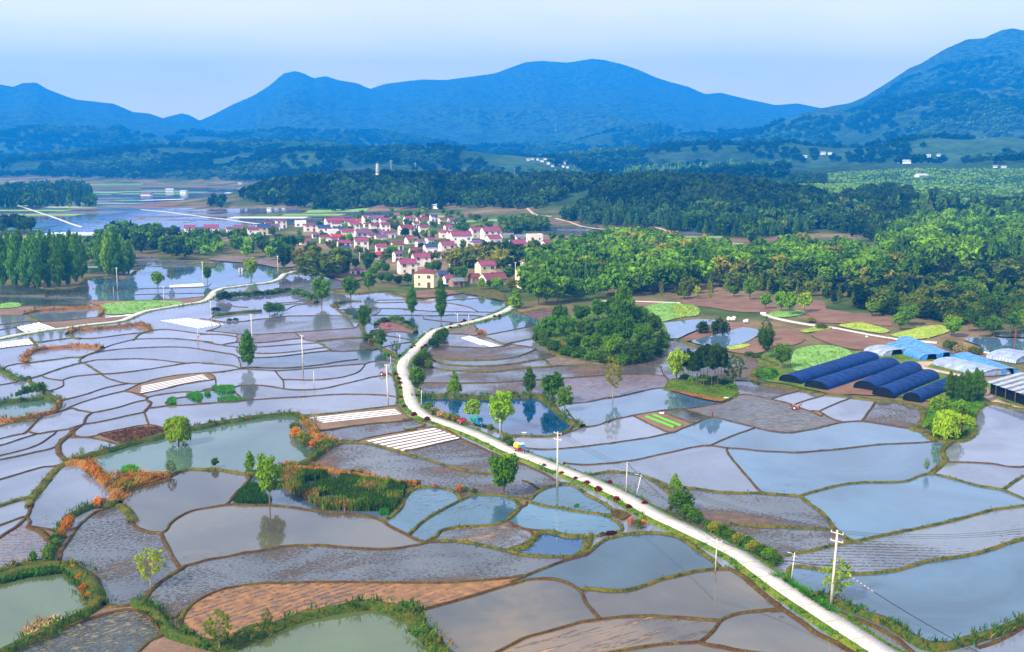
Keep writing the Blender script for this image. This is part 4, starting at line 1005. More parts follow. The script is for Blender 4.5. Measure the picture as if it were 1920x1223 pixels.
# ---- trees one can point at (photo pixels: foot x, foot y, height, width)
TR = '''
945,929,84,70|round|vivid|hi|dense round deep green tree standing alone just left of the road
506,946,98,66|loose|bright|hi|large loose bright green tree at the corner of the reedy pond
469,891,46,24|column|bright|mid|slim green tree behind the large tree at the reedy pond corner
335,834,62,54|willow|lime|hi|weeping lime green willow on the far bank of the grey pond
283,1101,76,70|sparse|yellow|hi|young yellow-green tree at the bund crossing near the bottom left
412,1221,80,64|sparse|olive|hi|thin olive tree on the bottom edge beside the brown oval field
501,1178,38,30|sparse|yolive|mid|small yellowish tree on the bank above the bottom olive pond
64,1060,33,16|loose|vivid|mid|small sapling with a round head before the muddy left edge field
90,1056,36,24|loose|bright|mid|bushy sapling on the bank above the bottom left pond
154,859,22,12|sparse|bright|mid|tiny pale sapling left of the grey pond above the orange bank
403,877,20,18|loose|mid|mid|small dark sapling on the near edge of the grey pond
322,892,30,24|sparse|olive|mid|thin bare-topped sapling beside the orange strip of the grey pond
465,690,72,40|column|vivid|hi|tall vivid green tree in open paddies left of the road bend
590,811,56,42|bare|olive|mid|leafless grey tree above the white seedbed strips
1568,1128,80,76|sparse|lime|hi|thin yellow-green tree behind the big pole by the lower road
783,737,56,42|round|vivid|hi|dense green tree touching the road at its bend
852,741,49,34|cone|bright|hi|small pointed light green tree on the far bank of the blue pond
993,740,52,31|column|mid|hi|slim dark green tree on the far bank of the blue pond
1036,757,62,54|round|vivid|hi|tall double tree at the far right corner of the blue pond
1059,772,50,38|loose|bright|hi|bright green tree leaning over the right end of the blue pond
886,786,38,42|loose|lime|mid|small lime tree between road and blue pond near the green truck
939,812,84,60|loose|lime|hi|tall lime green tree on the road side of the blue pond
1149,747,80,44|sparse|yolive|hi|olive yellow tree on a long pale trunk beside the mirror paddy
827,602,80,28|column|vivid|hi|tall narrow green tree in the paddies below the village
772,591,56,27|column|vivid|hi|shorter narrow tree left of the tall one below the village
603,572,54,46|round|vivid|hi|wide green tree on a paddy bund left of centre
658,563,50,38|round|vivid|hi|rounded green tree on a small grassy islet below the magenta roof
692,549,46,34|loose|bright|mid|leafy tree just right of the magenta roofed shelter
684,624,58,34|round|vivid|hi|green tree on the diagonal bank above the road bend
714,655,40,30|round|vivid|mid|squat tree on the diagonal bank close to the road bend
742,668,30,26|sparse|olive|mid|thin olive tree beside the road lamp at the bend
967,578,44,32|cone|bright|mid|bright green tree at the far end of the road
1268,716,70,50|loose|lime|hi|light green loose tree on the left of the pine clump
1377,727,62,50|sparse|mid|hi|open dark green tree on the right of the pine clump
1435,672,64,36|round|mid|hi|dark green tree left of the dense round one by the tunnels
1436,640,48,28|sparse|olive|mid|thin olive tree behind the dark one above the tunnels
1466,691,52,42|round|vivid|hi|dense round green tree at the end of the black tunnels
1774,822,62,56|willow|lime|hi|wispy lime green tree on the grassy peninsula
1747,803,24,26|shrub|vivid|mid|round green bush on the left edge of the grassy peninsula
1790,822,42,44|sparse|brown|mid|leafless brownish bush on the tip of the peninsula
1737,888,30,14|sparse|bright|mid|small green sapling on the bund between two mirror paddies
1406,562,44,36|loose|bright|mid|bright layered tree at the wood edge above the brown plots
1376,556,22,26|round|vivid|mid|small round green tree at the wood edge behind the ploughed plot
1307,561,28,15|loose|yellow|mid|small yellow-lime tree at the wood edge
1435,579,30,26|loose|bright|mid|bright green tree beside the farm track bend
1464,585,44,34|loose|bright|mid|leftmost of the three bright trees above the farm track
1480,591,48,30|loose|bright|mid|middle of the three bright trees above the farm track
1508,585,40,34|loose|lime|mid|rightmost of the three bright trees above the farm track
1240,565,34,12|sparse|olive|mid|thin bare trunked tree at the wood edge by the white track
1332,571,38,14|sparse|yolive|mid|thin yellowish tree in the ploughed plot by the wood
1283,560,50,34|cone|olive|mid|dark brownish conifer at the wood edge
1635,593,28,32|round|bright|mid|bright umbrella shaped tree at the edge of the dark wood
1703,609,38,46|round|bright|hi|large bright green tree right of the brown plots
1687,619,38,34|round|bright|mid|bright green tree in front of the larger bright one
1318,626,26,26|shrub|dark|mid|dark bush on the wheat plot edge above the mirror pond
1350,628,34,34|shrub|dark|mid|tall dark bush next to the white sacks
1342,627,26,20|loose|mid|mid|small dark tree between two dark bushes by the wheat
296,543,38,26|round|bright|mid|small green tree at the edge of the upper left pond
321,533,34,14|sparse|olive|mid|thin pale tree by the white film strip at the pond
389,531,34,20|loose|vivid|mid|green tree beside the pole at the upper left pond
471,522,44,30|loose|lime|mid|lime green tree right of the tiny pink hut
420,566,22,28|shrub|dark|mid|dark green bush on the bank inside the upper road curve
505,592,28,26|round|mid|mid|small dark tree at the middle of the dark bank
520,588,22,30|shrub|mid|mid|wide dark bush at the right end of the dark bank
534,510,50,34|round|dark|mid|tall dark tree in front of the village at its left
604,521,66,96|bamboo|olive|hi|broad olive bamboo clump left of the village
560,508,44,36|loose|yolive|mid|yellow-olive tree left of the broad bamboo clump
640,512,50,40|bamboo|dark|mid|dark bamboo clump at the right end of the broad one
48,540,30,24|column|mid|mid|low leafy tree in front of the tall poplars
1266,919,34,30|cone|bright|mid|feathery bright bush tree at the hedge beside the road
1278,957,46,46|shrub|mid|mid|big dark green bush right of the road lamp
1477,1092,22,18|shrub|bright|mid|small green bush by the lower road lamp
1745,806,22,24|shrub|bright|mid|small bush beside the dark tarpaulin heap
1760,770,28,40|shrub|lime|mid|lime shrub mass below the conifer cluster
1800,782,34,44|shrub|bright|mid|bright shrub in the middle of the peninsula
1812,800,24,30|shrub|lime|mid|lime shrub on the water side of the peninsula
1640,770,1,1|shrub|lime|mid|x
'''
for ln in TR.strip().split('\n'):
    a = ln.split('|')
    if a[-1] == 'x': continue
    x, y, h, wd = map(float, a[0].split(',')); tree(x, y, h, wd, a[1], a[2], a[4], None, a[3], cat='bush' if a[1] == 'shrub' else 'tree')
VT = [(667,506,24,20,'round','dark'),(690,508,40,24,'column','mid'),(708,512,22,22,'round','bright'),(724,513,22,22,'loose','vivid'),(730,488,26,22,'round','vivid'),(716,530,20,26,'round','mid'),(730,533,22,24,'round','mid'),(746,537,22,24,'round','dark'),(765,535,24,24,'loose','mid'),(758,505,16,18,'loose','yolive'),
 (806,517,28,28,'round','vivid'),(820,512,24,24,'round','mid'),(864,531,34,36,'round','vivid'),(903,545,26,22,'loose','lime'),(933,547,30,34,'round','bright'),(959,548,28,26,'loose','yolive'),(918,541,18,20,'round','mid'),(965,492,26,34,'round','mid'),(1003,470,22,26,'round','mid'),(950,464,18,26,'round','vivid'),(869,438,22,30,'round','vivid'),(894,416,16,22,'round','vivid'),(917,431,18,24,'round','bright'),(898,433,14,20,'round','lime'),(832,424,9,20,'round','yolive'),(700,492,20,18,'round','mid'),(682,495,20,18,'round','mid'),
 (640,470,16,18,'round','mid'),(618,466,14,20,'round','dark'),(722,455,12,14,'round','yolive'),(760,446,20,22,'round','dark'),(782,452,22,16,'cone','dark'),(800,458,20,14,'cone','dark'),(868,478,14,10,'cone','dark'),(658,455,12,12,'round','mid'),(790,470,16,18,'round','dark'),(850,520,22,26,'round','mid'),(980,548,26,26,'round','vivid'),(745,468,14,18,'round','yolive'),(1018,505,22,24,'round','bright'),(1030,492,26,26,'round','vivid'),(735,428,16,14,'poplar','mid'),(745,432,20,14,'poplar','mid'),(610,448,12,18,'round','mid'),(560,462,20,26,'round','vivid'),(585,470,18,26,'round','mid'),(700,520,20,22,'round','vivid'),(683,524,16,22,'round','mid')]
for k_, nm_ in (('front', 'front part'), ('back', 'back part')):
    its = [(tree(x, y, h, wd, k, c, lod='hi' if y > 500 else 'mid'), x) for x, y, h, wd, k, c in VT if (y > 500) == (k_ == 'front')]
    autolabel(its, 'tree between houses in the %s of the village, {}' % nm_, 'garden trees of the village', 'tree')
# the wooded island beside the paddies, back to front
isl = [(1050,612,44,44,'round','mid'),(1090,606,36,40,'round','mid'),(1122,602,44,36,'loose','vivid'),(1168,622,94,54,'column','vivid'),(1160,630,70,44,'column','mid'),(1150,612,60,40,'round','mid'),(1200,620,50,44,'round','vivid'),(1225,636,52,44,'round','mid'),(1240,650,34,24,'cone','dark'),
       (1030,634,46,44,'round','vivid'),(1060,640,54,48,'round','vivid'),(1098,640,46,50,'round','mid'),(1135,646,50,48,'loose','vivid'),(1170,652,60,52,'round','vivid'),(1205,658,54,50,'round','vivid'),(1022,646,32,34,'round','mid'),(1075,660,40,44,'loose','mid'),(1110,668,44,50,'round','vivid'),(1150,676,50,54,'round','vivid'),(1185,680,44,46,'loose','mid'),(1215,672,36,40,'round','mid')]
for i, (x, y, h, wd, k, c) in enumerate(isl): pass
its = [(tree(x, y, h, wd, k, c, lod='hi'), x) for x, y, h, wd, k, c in isl if y < 625]
autolabel(its, 'green tree in the back of the wooded island by the paddies, {}', 'trees on the wooded island', 'tree')
its = [(tree(x, y, h, wd, k, c, lod='hi'), x) for x, y, h, wd, k, c in isl if 625 <= y < 659]
autolabel(its, 'green tree in the middle of the wooded island, {}', 'trees on the wooded island', 'tree')
its = [(tree(x, y, h, wd, k, c, lod='hi'), x) for x, y, h, wd, k, c in isl if y >= 659]
autolabel(its, 'green tree in the front row of the wooded island, {}', 'trees on the wooded island', 'tree')
its = [(tree(x, y, h, wd, 'shrub', c, lod='mid', name='edge_bush', cat='bush'), x) for x, y, h, wd, c in ((1012,640,22,28,'mid'),(1022,650,20,28,'vivid'),(1040,658,20,30,'mid'),(1062,666,20,30,'vivid'),(1088,672,20,32,'mid'),(1112,676,20,30,'vivid'),(1136,681,20,32,'mid'),(1166,684,20,30,'vivid'),(1190,682,20,28,'mid'),(1212,676,20,28,'mid'),(1232,668,20,26,'dark'),(1244,654,20,22,'mid'),(1246,640,20,20,'mid'),(1010,626,20,24,'vivid'),(1026,612,20,26,'mid'))]
autolabel(its, 'green bush at the water edge of the wooded island, {}', 'edge bushes of the wooded island', 'bush')
its = [(tree(x, y, h, 12, 'shrub', c, lod='mid', cat='bush'), x) for x, y, h, c in ((1196,679,16,'orange'),(1206,676,14,'brown'),(1222,668,12,'brown'),(1054,652,10,'orange'))]
autolabel(its, 'rusty dry bush at the foot of the wooded island, {}', 'dry bushes at the island', 'bush')
# pine clump on its grassy spit
its = [(tree(x, y, h, wd, 'pine', 'dark', lod='mid'), x) for x, y, h, wd in ((1290,715,62,24),(1298,725,66,24),(1305,729,70,26),(1313,722,74,26),(1319,727,80,28),(1326,720,76,26),(1334,731,84,30),(1340,724,78,26),(1345,728,84,28),(1352,722,70,26),(1357,718,66,22),(1281,713,56,20),(1329,712,66,24),(1308,712,60,22))]
autolabel(its, 'bare trunked dark pine in the spit clump, {}', 'pines on the grassy spit', 'tree')
its = [(tree(x, y, 12, 22, 'shrub', 'vivid', lod='low', cat='bush', trunk=False), x) for x, y in ((1285,712),(1300,716),(1322,712),(1340,716),(1360,722),(1372,730))]
autolabel(its, 'low green undergrowth bush between the pine trunks, {}', 'undergrowth at the pines', 'bush')
# conifers by the tunnels
its = [(tree(x, y, h, wd, 'column', 'mid', lod='hi', name='conifer_tree'), x) for x, y, h, wd in ((1780,752,56,26),(1789,752,50,24),(1799,756,56,26),(1810,757,58,26),(1822,757,60,28),(1836,756,62,28),(1812,748,56,26),(1828,749,60,24))]
autolabel(its, 'dark olive conifer in the dense cluster beside the tunnels, {}', 'conifers beside the tunnels', 'tree')
# saplings at the left pond
its = [(tree(x / 4.705, 700 + y / 4.705, h, wd, 'sparse' if h < 14 else 'loose', 'vivid', lod='mid', name='sapling'), x) for x, y, h, wd in ((70,240,9,6),(105,225,12,8),(150,222,14,9),(180,215,16,10),(215,212,22,12),(245,205,24,14),(285,200,22,14),(330,195,24,16),(370,180,26,20))]
autolabel(its, 'leafy sapling in the row above the left edge pond, {}', 'saplings at the left pond', 'tree')
# tall poplars on the left
its = [(tree(x, y, h, wd, 'poplar', 'pop', lod='hi'), x) for x, y, h, wd in ((8,536,96,34),(30,538,100,36),(52,540,92,32),(70,540,104,34),(90,538,98,34),(108,538,100,34),(125,534,94,34),(142,528,90,32),(154,522,80,28))]
autolabel(its, 'tall green poplar in the front of the left grove, {}', 'poplars of the left grove', 'tree')
its = [(tree(x, y, h, wd, 'poplar', 'pop', lod='mid'), x) for x, y, h, wd in ((0,515,84,34),(18,518,86,34),(40,516,88,34),(60,516,82,32),(80,516,86,32),(98,516,82,32),(116,514,80,32),(134,510,78,30),(148,506,70,28))]
autolabel(its, 'tall green poplar in the back of the left grove, {}', 'poplars of the left grove', 'tree')
its = [(tree(x, y, h, wd, 'poplar', c, lod='hi'), x) for x, y, h, wd, c in ((190,510,74,30,'pop'),(204,516,82,32,'bright'),(218,518,82,32,'pop'),(230,514,74,30,'bright'),(242,512,62,28,'pop'),(198,502,66,30,'pop'),(222,502,64,30,'mid'))]
autolabel(its, 'tall poplar in the small grove beside the upper left pond, {}', 'poplars of the small grove', 'tree')
# hedge along the lower road
its = [(tree(960 + x / 3.786, 900 + y / 3.786, h, wd, 'shrub', c, lod='mid', name='hedge_bush', cat='bush'), x) for x, y, h, wd, c in ((1200,225,34,34,'mid'),(1250,270,30,34,'mid'),(1300,300,26,32,'vivid'),(1390,345,18,26,'mid'),(1440,370,22,28,'yolive'),(1500,390,22,28,'vivid'),(1560,425,22,30,'mid'),(1610,450,22,30,'yolive'),(1670,480,24,32,'mid'),(1720,510,24,32,'yolive'),(1780,540,24,32,'mid'),(1830,570,26,34,'vivid'),(1875,600,22,28,'mid'))]
autolabel(its, 'rounded hedge bush beside the right edge of the lower road, {}', 'hedge along the road', 'bush')
# dry orange bushes
its = [(tree(x, y, h, wd, 'shrub', c, lod='mid', name='dry_bush', cat='bush'), x) for x, y, h, wd, c in ((168,880,16,20,'orange'),(178,890,18,22,'orange'),(188,898,18,22,'orange'),(199,906,16,20,'orange'),(206,916,14,18,'brown'))]
autolabel(its, 'bright orange dry bush on the bank left of the grey pond, {}', 'orange bushes left of the pond', 'bush')
its = [(tree(x, y, h, wd, 'shrub', c, lod='mid', name='dry_bush', cat='bush'), x) for x, y, h, wd, c in ((117,1010,24,18,'orange'),(124,996,28,20,'orange'),(132,984,22,18,'orange'),(184,952,24,20,'orange'),(194,950,20,20,'pink'))]
autolabel(its, 'orange dry bush on the bank between two left paddies, {}', 'orange bushes on the left bank', 'bush')
its = [(tree(x, y, h, wd, 'shrub', c, lod='mid', name='dry_bush', cat='bush'), x) for x, y, h, wd, c in ((138,1072,16,18,'orange'),(150,1090,16,18,'orange'),(158,1112,20,20,'orange'),(166,1124,16,18,'orange'),(172,1142,14,16,'orange'),(78,1068,10,12,'orange'),(176,1140,12,12,'tan'))]
autolabel(its, 'dry orange bush on the bank around the bottom left pond, {}', 'orange bushes at the bottom left pond', 'bush')
its = [(tree(x, y, h, wd, 'shrub', c, lod='mid', name='bank_bush', cat='bush'), x) for x, y, h, wd, c in ((556,820,22,24,'orange'),(566,828,22,22,'yolive'),(578,838,22,24,'olive'),(588,840,18,22,'orange'),(598,842,16,20,'olive'),(610,836,14,22,'vivid'),(552,808,18,22,'olive'))]
autolabel(its, 'autumn coloured bush on the right bank of the grey pond, {}', 'bushes at the right of the grey pond', 'bush')
its = [(tree(x, y, h, wd, 'shrub', c, lod='mid', name='dry_bush', cat='bush'), x) for x, y, h, wd, c in ((815,915,9,12,'pink'),(861,921,14,14,'orange'),(872,922,11,14,'olive'),(889,926,12,14,'olive'),(693,899,10,12,'pink'),(662,892,12,16,'maroon'),(676,892,11,12,'dark'),(1184,985,18,18,'pink'),(1196,990,20,20,'olive'),(1206,986,14,14,'orange'),(1146,1003,8,22,'maroon'),(1130,1004,7,14,'brown'),(548,872,10,14,'tan'),(538,872,9,12,'pink'))]
autolabel(its, 'small reddish or dry bush on the bunds left of the road, {}', 'dry bushes on the bunds', 'bush')
its = [(tree(x, y, h, wd, 'shrub', c, lod='mid', name='dry_bush', cat='bush'), x) for x, y, h, wd, c in ((901,628,11,14,'orange'),(908,628,9,10,'orange'))]
autolabel(its, 'orange red bush beside the film strips right of the road, {}', 'orange bushes by the film strips', 'bush')
its = [(tree(x, y, h, wd, 'shrub', c, lod='mid', name='bank_bush', cat='bush'), x) for x, y, h, wd, c in ((805,765,12,20,'bright'),(816,779,16,20,'yolive'),(828,784,16,20,'tan'),(842,788,16,18,'yolive'),(855,790,15,18,'yolive'),(868,792,10,14,'olive'),(950,830,18,20,'olive'),(958,838,16,16,'mid'),(920,806,12,14,'olive'))]
autolabel(its, 'grassy bush on the strip between the road and the blue pond, {}', 'bushes between road and blue pond', 'bush')
its = [(tree(x, y, h, wd, 'shrub', c, lod='mid', name='bank_bush', cat='bush'), x) for x, y, h, wd, c in ((824,644,28,26,'mid'),(832,636,24,20,'mid'),(812,652,20,20,'dark'),(795,680,26,28,'mid'),(785,690,24,24,'dark'),(803,690,18,20,'olive'))]
autolabel(its, 'dark green bush on the right side of the road bend, {}', 'bushes at the road bend', 'bush')
its = [(tree(x, y, h, wd, 'shrub', 'orange', lod='mid', name='dry_bush', cat='bush'), x) for x, y, h, wd in ((1806,790,12,18),(1798,796,10,14),(5,792,7,8),(14,792,6,10))]
autolabel(its, 'small orange bush near a pond edge, {}', 'orange bushes near ponds', 'bush')
its = [(tree(x, y, h, wd, 'shrub', c, lod='mid', name='flowering_bush' if c == 'tan' else 'garden_bush', cat='bush'), x) for x, y, h, wd, c in ((1776,652,16,20,'olive'),(1788,656,18,22,'mid'),(1800,662,20,26,'tan'),(1812,662,20,26,'tan'),(1824,664,16,22,'olive'),(1836,664,12,16,'mid'))]
autolabel(its, 'bush in the flowering thicket above the blue tunnels, {}', 'flowering thicket', 'bush')
its = [(tree(x, y, h, wd, 'shrub', c, lod='mid', name='bank_bush', cat='bush'), x) for x, y, h, wd, c in ((1425,708,16,24,'vivid'),(1438,708,16,22,'bright'),(1450,704,12,16,'mid'),(1405,668,10,20,'mid'),(1418,672,9,18,'mid'),(1540,616,10,24,'olive'),(1520,604,9,20,'yolive'))]
autolabel(its, 'low green bush on the bank around the black tunnels, {}', 'bushes around the black tunnels', 'bush')
its = [(tree(x, y, h, wd, 'shrub', c, lod='low', name='bank_bush', cat='bush', trunk=False), x) for x, y, h, wd, c in ((440,556,10,26,'mid'),(462,556,9,24,'mid'),(484,554,10,26,'dark'),(505,552,10,26,'mid'),(522,549,10,24,'mid'),(540,548,9,22,'dark'),(558,552,12,24,'mid'),(570,556,12,22,'vivid'),(584,562,12,18,'vivid'),(405,584,9,22,'dark'),(430,603,7,12,'mid'),(442,602,7,12,'mid'))]
autolabel(its, 'dark bush along the pond banks inside the upper road curve, {}', 'bushes along the upper ponds', 'bush')
its = [(tree(x, y, h, wd, 'shrub', c, lod='low', name='bank_bush', cat='bush', trunk=False), x) for x, y, h, wd, c in ((720,604,10,18,'mid'),(736,602,12,22,'vivid'),(750,604,13,20,'mid'),(762,610,10,18,'dark'),(728,612,8,12,'pink'),(690,638,14,26,'mid'),(702,646,14,24,'brown'),(725,672,12,20,'vivid'),(700,632,12,20,'olive'),(668,598,8,16,'mid'))]
autolabel(its, 'bush on the overgrown banks left of the road bend, {}', 'bushes left of the road bend', 'bush')
# ornamental red shrubs lining the road
RS = [(776.6,781,8),(800.8,791,9),(1020,877,7),(1053,891,7),(1079,901,7),(1100.5,910,9),(1121.6,923,11),(1155.8,941,10),(1179,955,9),(1209,948,9),(1143.6,909,8),(1320,993,7),(742.5,706,7),(747.5,714,7),(750,722,7),(751,731,6),(752,748,6),(758,765,6),(776,781,5),(792,656,6),(798,652,6),(834.5,620,5),(844.5,617,5),(862,613,5),(927,596,5),(936.4,594.5,5),(846,611,5),(865,607,5),(871,605,6),(887.5,602,4),(771.7,655,5),(777,652,5)]
its = [(tree(x, y, h * 1.25, h * 1.4, 'shrub', 'red' if y > 700 or i % 2 else 'maroon', lod='low' if y < 640 else 'mid', name='red_shrub', cat='shrub'), -y) for i, (x, y, h) in enumerate(RS)]
for i, (o, yy) in enumerate(sorted(its, key=lambda t: t[1])): tag(o, 'round dark red shrub on the road verge, %s counted up from the near end' % ordw(i + 1), 'shrub', 'red shrubs lining the road')
print('hand trees', len(TREES))
NEAR = len(TREES)

# ------------------------------------------------------------------ woods: the nearest trees one by one, the rest as merged woods
WOODS = [  # polygon of the tree feet in photo pixels, m2 per tree, kinds, colours, height range, label place
 ('right_wood', [(990,572),(1000,505),(1060,472),(1100,465),(1180,455),(1260,470),(1340,482),(1420,490),(1500,476),(1560,480),(1640,500),(1700,500),(1760,520),(1700,540),(1540,535),(1440,530),(1380,528),(1330,540),(1240,552),(1180,556),(1100,562),(1030,574)], 38, 'round round loose cone', 'mid vivid bright vivid mid bright yolive vivid', (8, 14)),
 ('dark_wood', [(1240,550),(1330,540),(1380,530),(1440,532),(1540,537),(1700,540),(1760,520),(1920,500),(1990,520),(1990,620),(1920,612),(1850,618),(1790,612),(1725,600),(1660,588),(1600,578),(1530,562),(1400,545),(1300,552)], 26, 'shrub round cone shrub', 'olive dark olive ink olive mid', (4.5, 8)),
 ('right_wood', [(1640,498),(1700,440),(1800,420),(1920,410),(2000,420),(2000,520),(1920,500),(1760,518),(1700,498)], 70, 'round round poplar loose', 'bright vivid mid bright', (12, 18)),
 ('hill_wood', [(1400,470),(1420,445),(1560,430),(1640,465),(1700,440),(1800,420),(1920,410),(2000,400),(2000,388),(1560,392),(1400,400),(1300,400),(1420,440)], 60, 'round cone poplar round', 'dark mid ink olive vivid', (10, 16)),
 ('hill_wood', [(1050,414),(1120,426),(1280,435),(1400,449),(1560,434),(1640,440),(1560,412),(1400,412),(1250,402),(1100,396)], 42, 'cone cone round poplar', 'mid blue mid bluegreen', (10, 15)),
 ('hill_wood', [(1085,396),(1250,401),(1400,411),(1560,411),(1580,392),(1540,372),(1420,352),(1300,345),(1180,342),(1120,362)], 48, 'round round cone', 'dark dark ink', (9, 13)),
 ('ridge_wood', [(452,374),(500,384),(560,390),(620,396),(700,388),(760,392),(800,397),(850,390),(1000,394),(1045,380),(1080,362),(1120,350),(1160,340),(1100,333),(960,338),(900,336),(700,334),(640,336),(560,344),(500,352)], 75, 'round round cone', 'ink dark dark mid', (9, 13)),
 ('belt_wood', [(160,478),(190,442),(240,432),(330,446),(420,452),(470,462),(560,470),(560,486),(520,492),(400,485),(330,492),(300,474),(250,480),(250,500),(170,500)], 110, 'round round loose poplar', 'mid vivid dark bright mid', (7, 12)),
 ('far_grove', [(58,392),(190,388),(190,366),(140,356),(0,362),(0,390)], 160, 'poplar round', 'blue mid blue', (12, 18)),
 ('far_grove', [(0,440),(78,438),(70,424),(20,422),(0,426)], 60, 'round', 'dark blue', (8, 12)),
 ('far_grove', [(395,392),(430,392),(430,380),(395,380)], 120, 'round', 'blue dark', (8, 12)),
 ('far_grove', [(620,400),(650,398),(650,388),(622,390)], 120, 'round', 'blue', (8, 12)),
 ('village_trees', [(560,490),(600,480),(660,500),(700,520),(760,535),(800,545),(900,545),(960,550),(990,540),(990,500),(1060,470),(1080,450),(1000,440),(900,415),(800,395),(700,400),(560,430),(430,440),(380,455),(330,450),(320,462),(440,470)], 420, 'round loose round', 'vivid mid bright olive', (5, 8)),
 ('bamboo', [(880,485),(960,480),(1000,492),(1010,500),(960,512),(900,505),(850,500)], 40, 'bamboo', 'olive dark yolive', (8, 11)),
 ('bamboo', [(945,425),(1015,420),(1020,436),(950,440)], 60, 'bamboo', 'olive mid', (9, 11)),
 ('bushes_by_the_lake', [(1720,620),(1850,618),(1920,612),(1990,615),(1990,628),(1900,632),(1780,634)], 30, 'pine round pine', 'mid bright', (6, 9)),
 ('poplar_belt', [(1170,338),(1300,334),(1500,330),(1500,322),(1300,323),(1170,327)], 300, 'poplar', 'pop bright', (16, 22)),
 ('poplar_belt', [(960,338),(1100,336),(1100,328),(960,330)], 400, 'poplar', 'pop', (14, 20)),
 ('tea_shrubs', [(1500,388),(1560,392),(2000,388),(2000,318),(1700,318),(1560,325),(1480,340),(1540,368)], 15, 'shrub', 'teaa teab teac', (1.6, 3.2)),
 ('tea_shrubs', [(1000,352),(1080,350),(1085,366),(1020,372)], 40, 'shrub', 'teaa teab', (1.6, 3)),
 ('tea_wood', [(1545,386),(1620,384),(1700,384),(1720,378),(1700,360),(1660,356),(1610,364),(1560,376)], 50, 'round', 'dark dark blue', (7, 10)),
 ('tea_wood', [(1460,356),(1545,358),(1548,338),(1500,334),(1465,342)], 60, 'round', 'dark blue', (8, 11)),
 ('tea_wood', [(1715,382),(1830,380),(1830,372),(1715,370)], 70, 'round', 'dark', (7, 10)),
 ('tea_wood', [(1530,330),(1620,325),(1620,319),(1530,322)], 120, 'round', 'dark', (7, 10)),
 ('tea_wood', [(1820,398),(1905,402),(1905,388),(1820,388)], 70, 'round', 'dark', (8, 12)),
]
COLS.update({'ink': (.014, .034, .012), 'bluegreen': (.06, .14, .05), 'teaa': (.17, .34, .05), 'teab': (.24, .42, .07), 'teac': (.08, .19, .04)})
def scatter(poly, per, seed, ymin=300, ymax=4200):
    """random ground points whose photo position falls in poly"""
    r = np.random.default_rng(seed); px = np.array([p[0] for p in poly]); py = np.array([p[1] for p in poly])
    y1 = min(ymax, CAMH * FPX / max(py.min() - 290, 14) * 1.35 + 60); y0 = max(ymin, CAMH * FPX / (py.max() - 290) * .80 * .97)
    x0, x1 = (px.min() - 960) / FPX, (px.max() - 960) / FPX
    area_ = (y1 ** 2 - y0 ** 2) / 2 * (x1 - x0) * 1.04; n = int(min(area_ / per, 400000))
    Y = np.sqrt(r.uniform(y0 ** 2, y1 ** 2, n)); X = Y * r.uniform(x0 * 1.03 - .005, x1 * 1.03 + .005, n); Z = terr(X, Y)
    a, b = proj(X, Y, Z); k = inpoly(a, b, poly)
    return X[k], Y[k], Z[k], a[k], b[k]
HOUSE_XY = []
def merged(name, items, lod, label=None, tr=True):
    """items: kind, var, x, y, z, W, H, rot, colour -> one mesh with a tint attribute"""
    Vs = []; Fs = []; Cs = []; n = 0
    for kind, var, x, y, z, W, H, ro, c in items:
        lo = lod if isinstance(lod, str) else lod(y)
        V, F = crown_np(kind, lo, var); co, si = math.cos(ro), math.sin(ro)
        Q = np.empty_like(V); Q[:, 0] = (V[:, 0] * co - V[:, 1] * si) * W + x; Q[:, 1] = (V[:, 0] * si + V[:, 1] * co) * W + y; Q[:, 2] = V[:, 2] * H + z
        Vs.append(Q); Fs.append(F + n); Cs.append(np.tile(c, (len(F), 1))); n += len(V)
    if not Vs: return
    me = mesh_np(name, np.concatenate(Vs), np.concatenate(Fs), [M['wood_leaf']])
    at_ = me.attributes.new('tint', 'FLOAT_COLOR', 'FACE'); c = np.concatenate(Cs); at_.data.foreach_set('color', np.c_[c, np.ones(len(c))].astype(np.float32).ravel())
    o = link(name, me); tag(o, kind='stuff'); return o
PLACE = {'right_wood': 'wood right of the village', 'dark_wood': 'dark wood behind the brown plots', 'village_trees': 'village', 'belt_wood': 'tree belt left of the village', 'bamboo': 'bamboo grove in the village', 'bushes_by_the_lake': 'strip by the right edge lake'}
cand = []; mass = {}
for wi, (nm, poly, per, kinds, cols, hr) in enumerate(WOODS):
    X, Y, Z, A, B = scatter(poly, per, 100 + wi); kinds = kinds.split(); cols = cols.split()
    # species and tone come in patches
    tone = fbm(X / 38, Y / 60, 3, wi); sp = fbm(X / 30 + 9, Y / 45, 2, wi + 3)
    taken = set()
    for i in range(len(X)):
        cell = (int(X[i] / (per ** .5 * .62)), int(Y[i] / (per ** .5 * .62)))
        if cell in taken: continue
        taken.add(cell)
        kk = kinds[int(np.clip((sp[i] - .2) / .5 + rng.uniform(-.25, .25), 0, .999) * len(kinds))]; cc = cols[int(np.clip((tone[i] - .2) / .5 + rng.uniform(-.3, .3), 0, .999) * len(cols))]
        if kk == 'cone' and cc in ('bright', 'vivid'): cc = 'mid'
        H = rng.uniform(*hr); W = H * {'round': .95, 'loose': .8, 'cone': .48, 'poplar': .38, 'shrub': 1.25, 'bamboo': 1.1, 'pine': .6, 'column': .45}[kk]
        cand.append((B[i], nm, kk, cc, X[i], Y[i], Z[i], W, H, A[i]))
def free(x, y, r_=7.0): return all(abs(x - hx) > r_ * .8 or abs(y - hy) > r_ for hx, hy in HOUSE_XY)

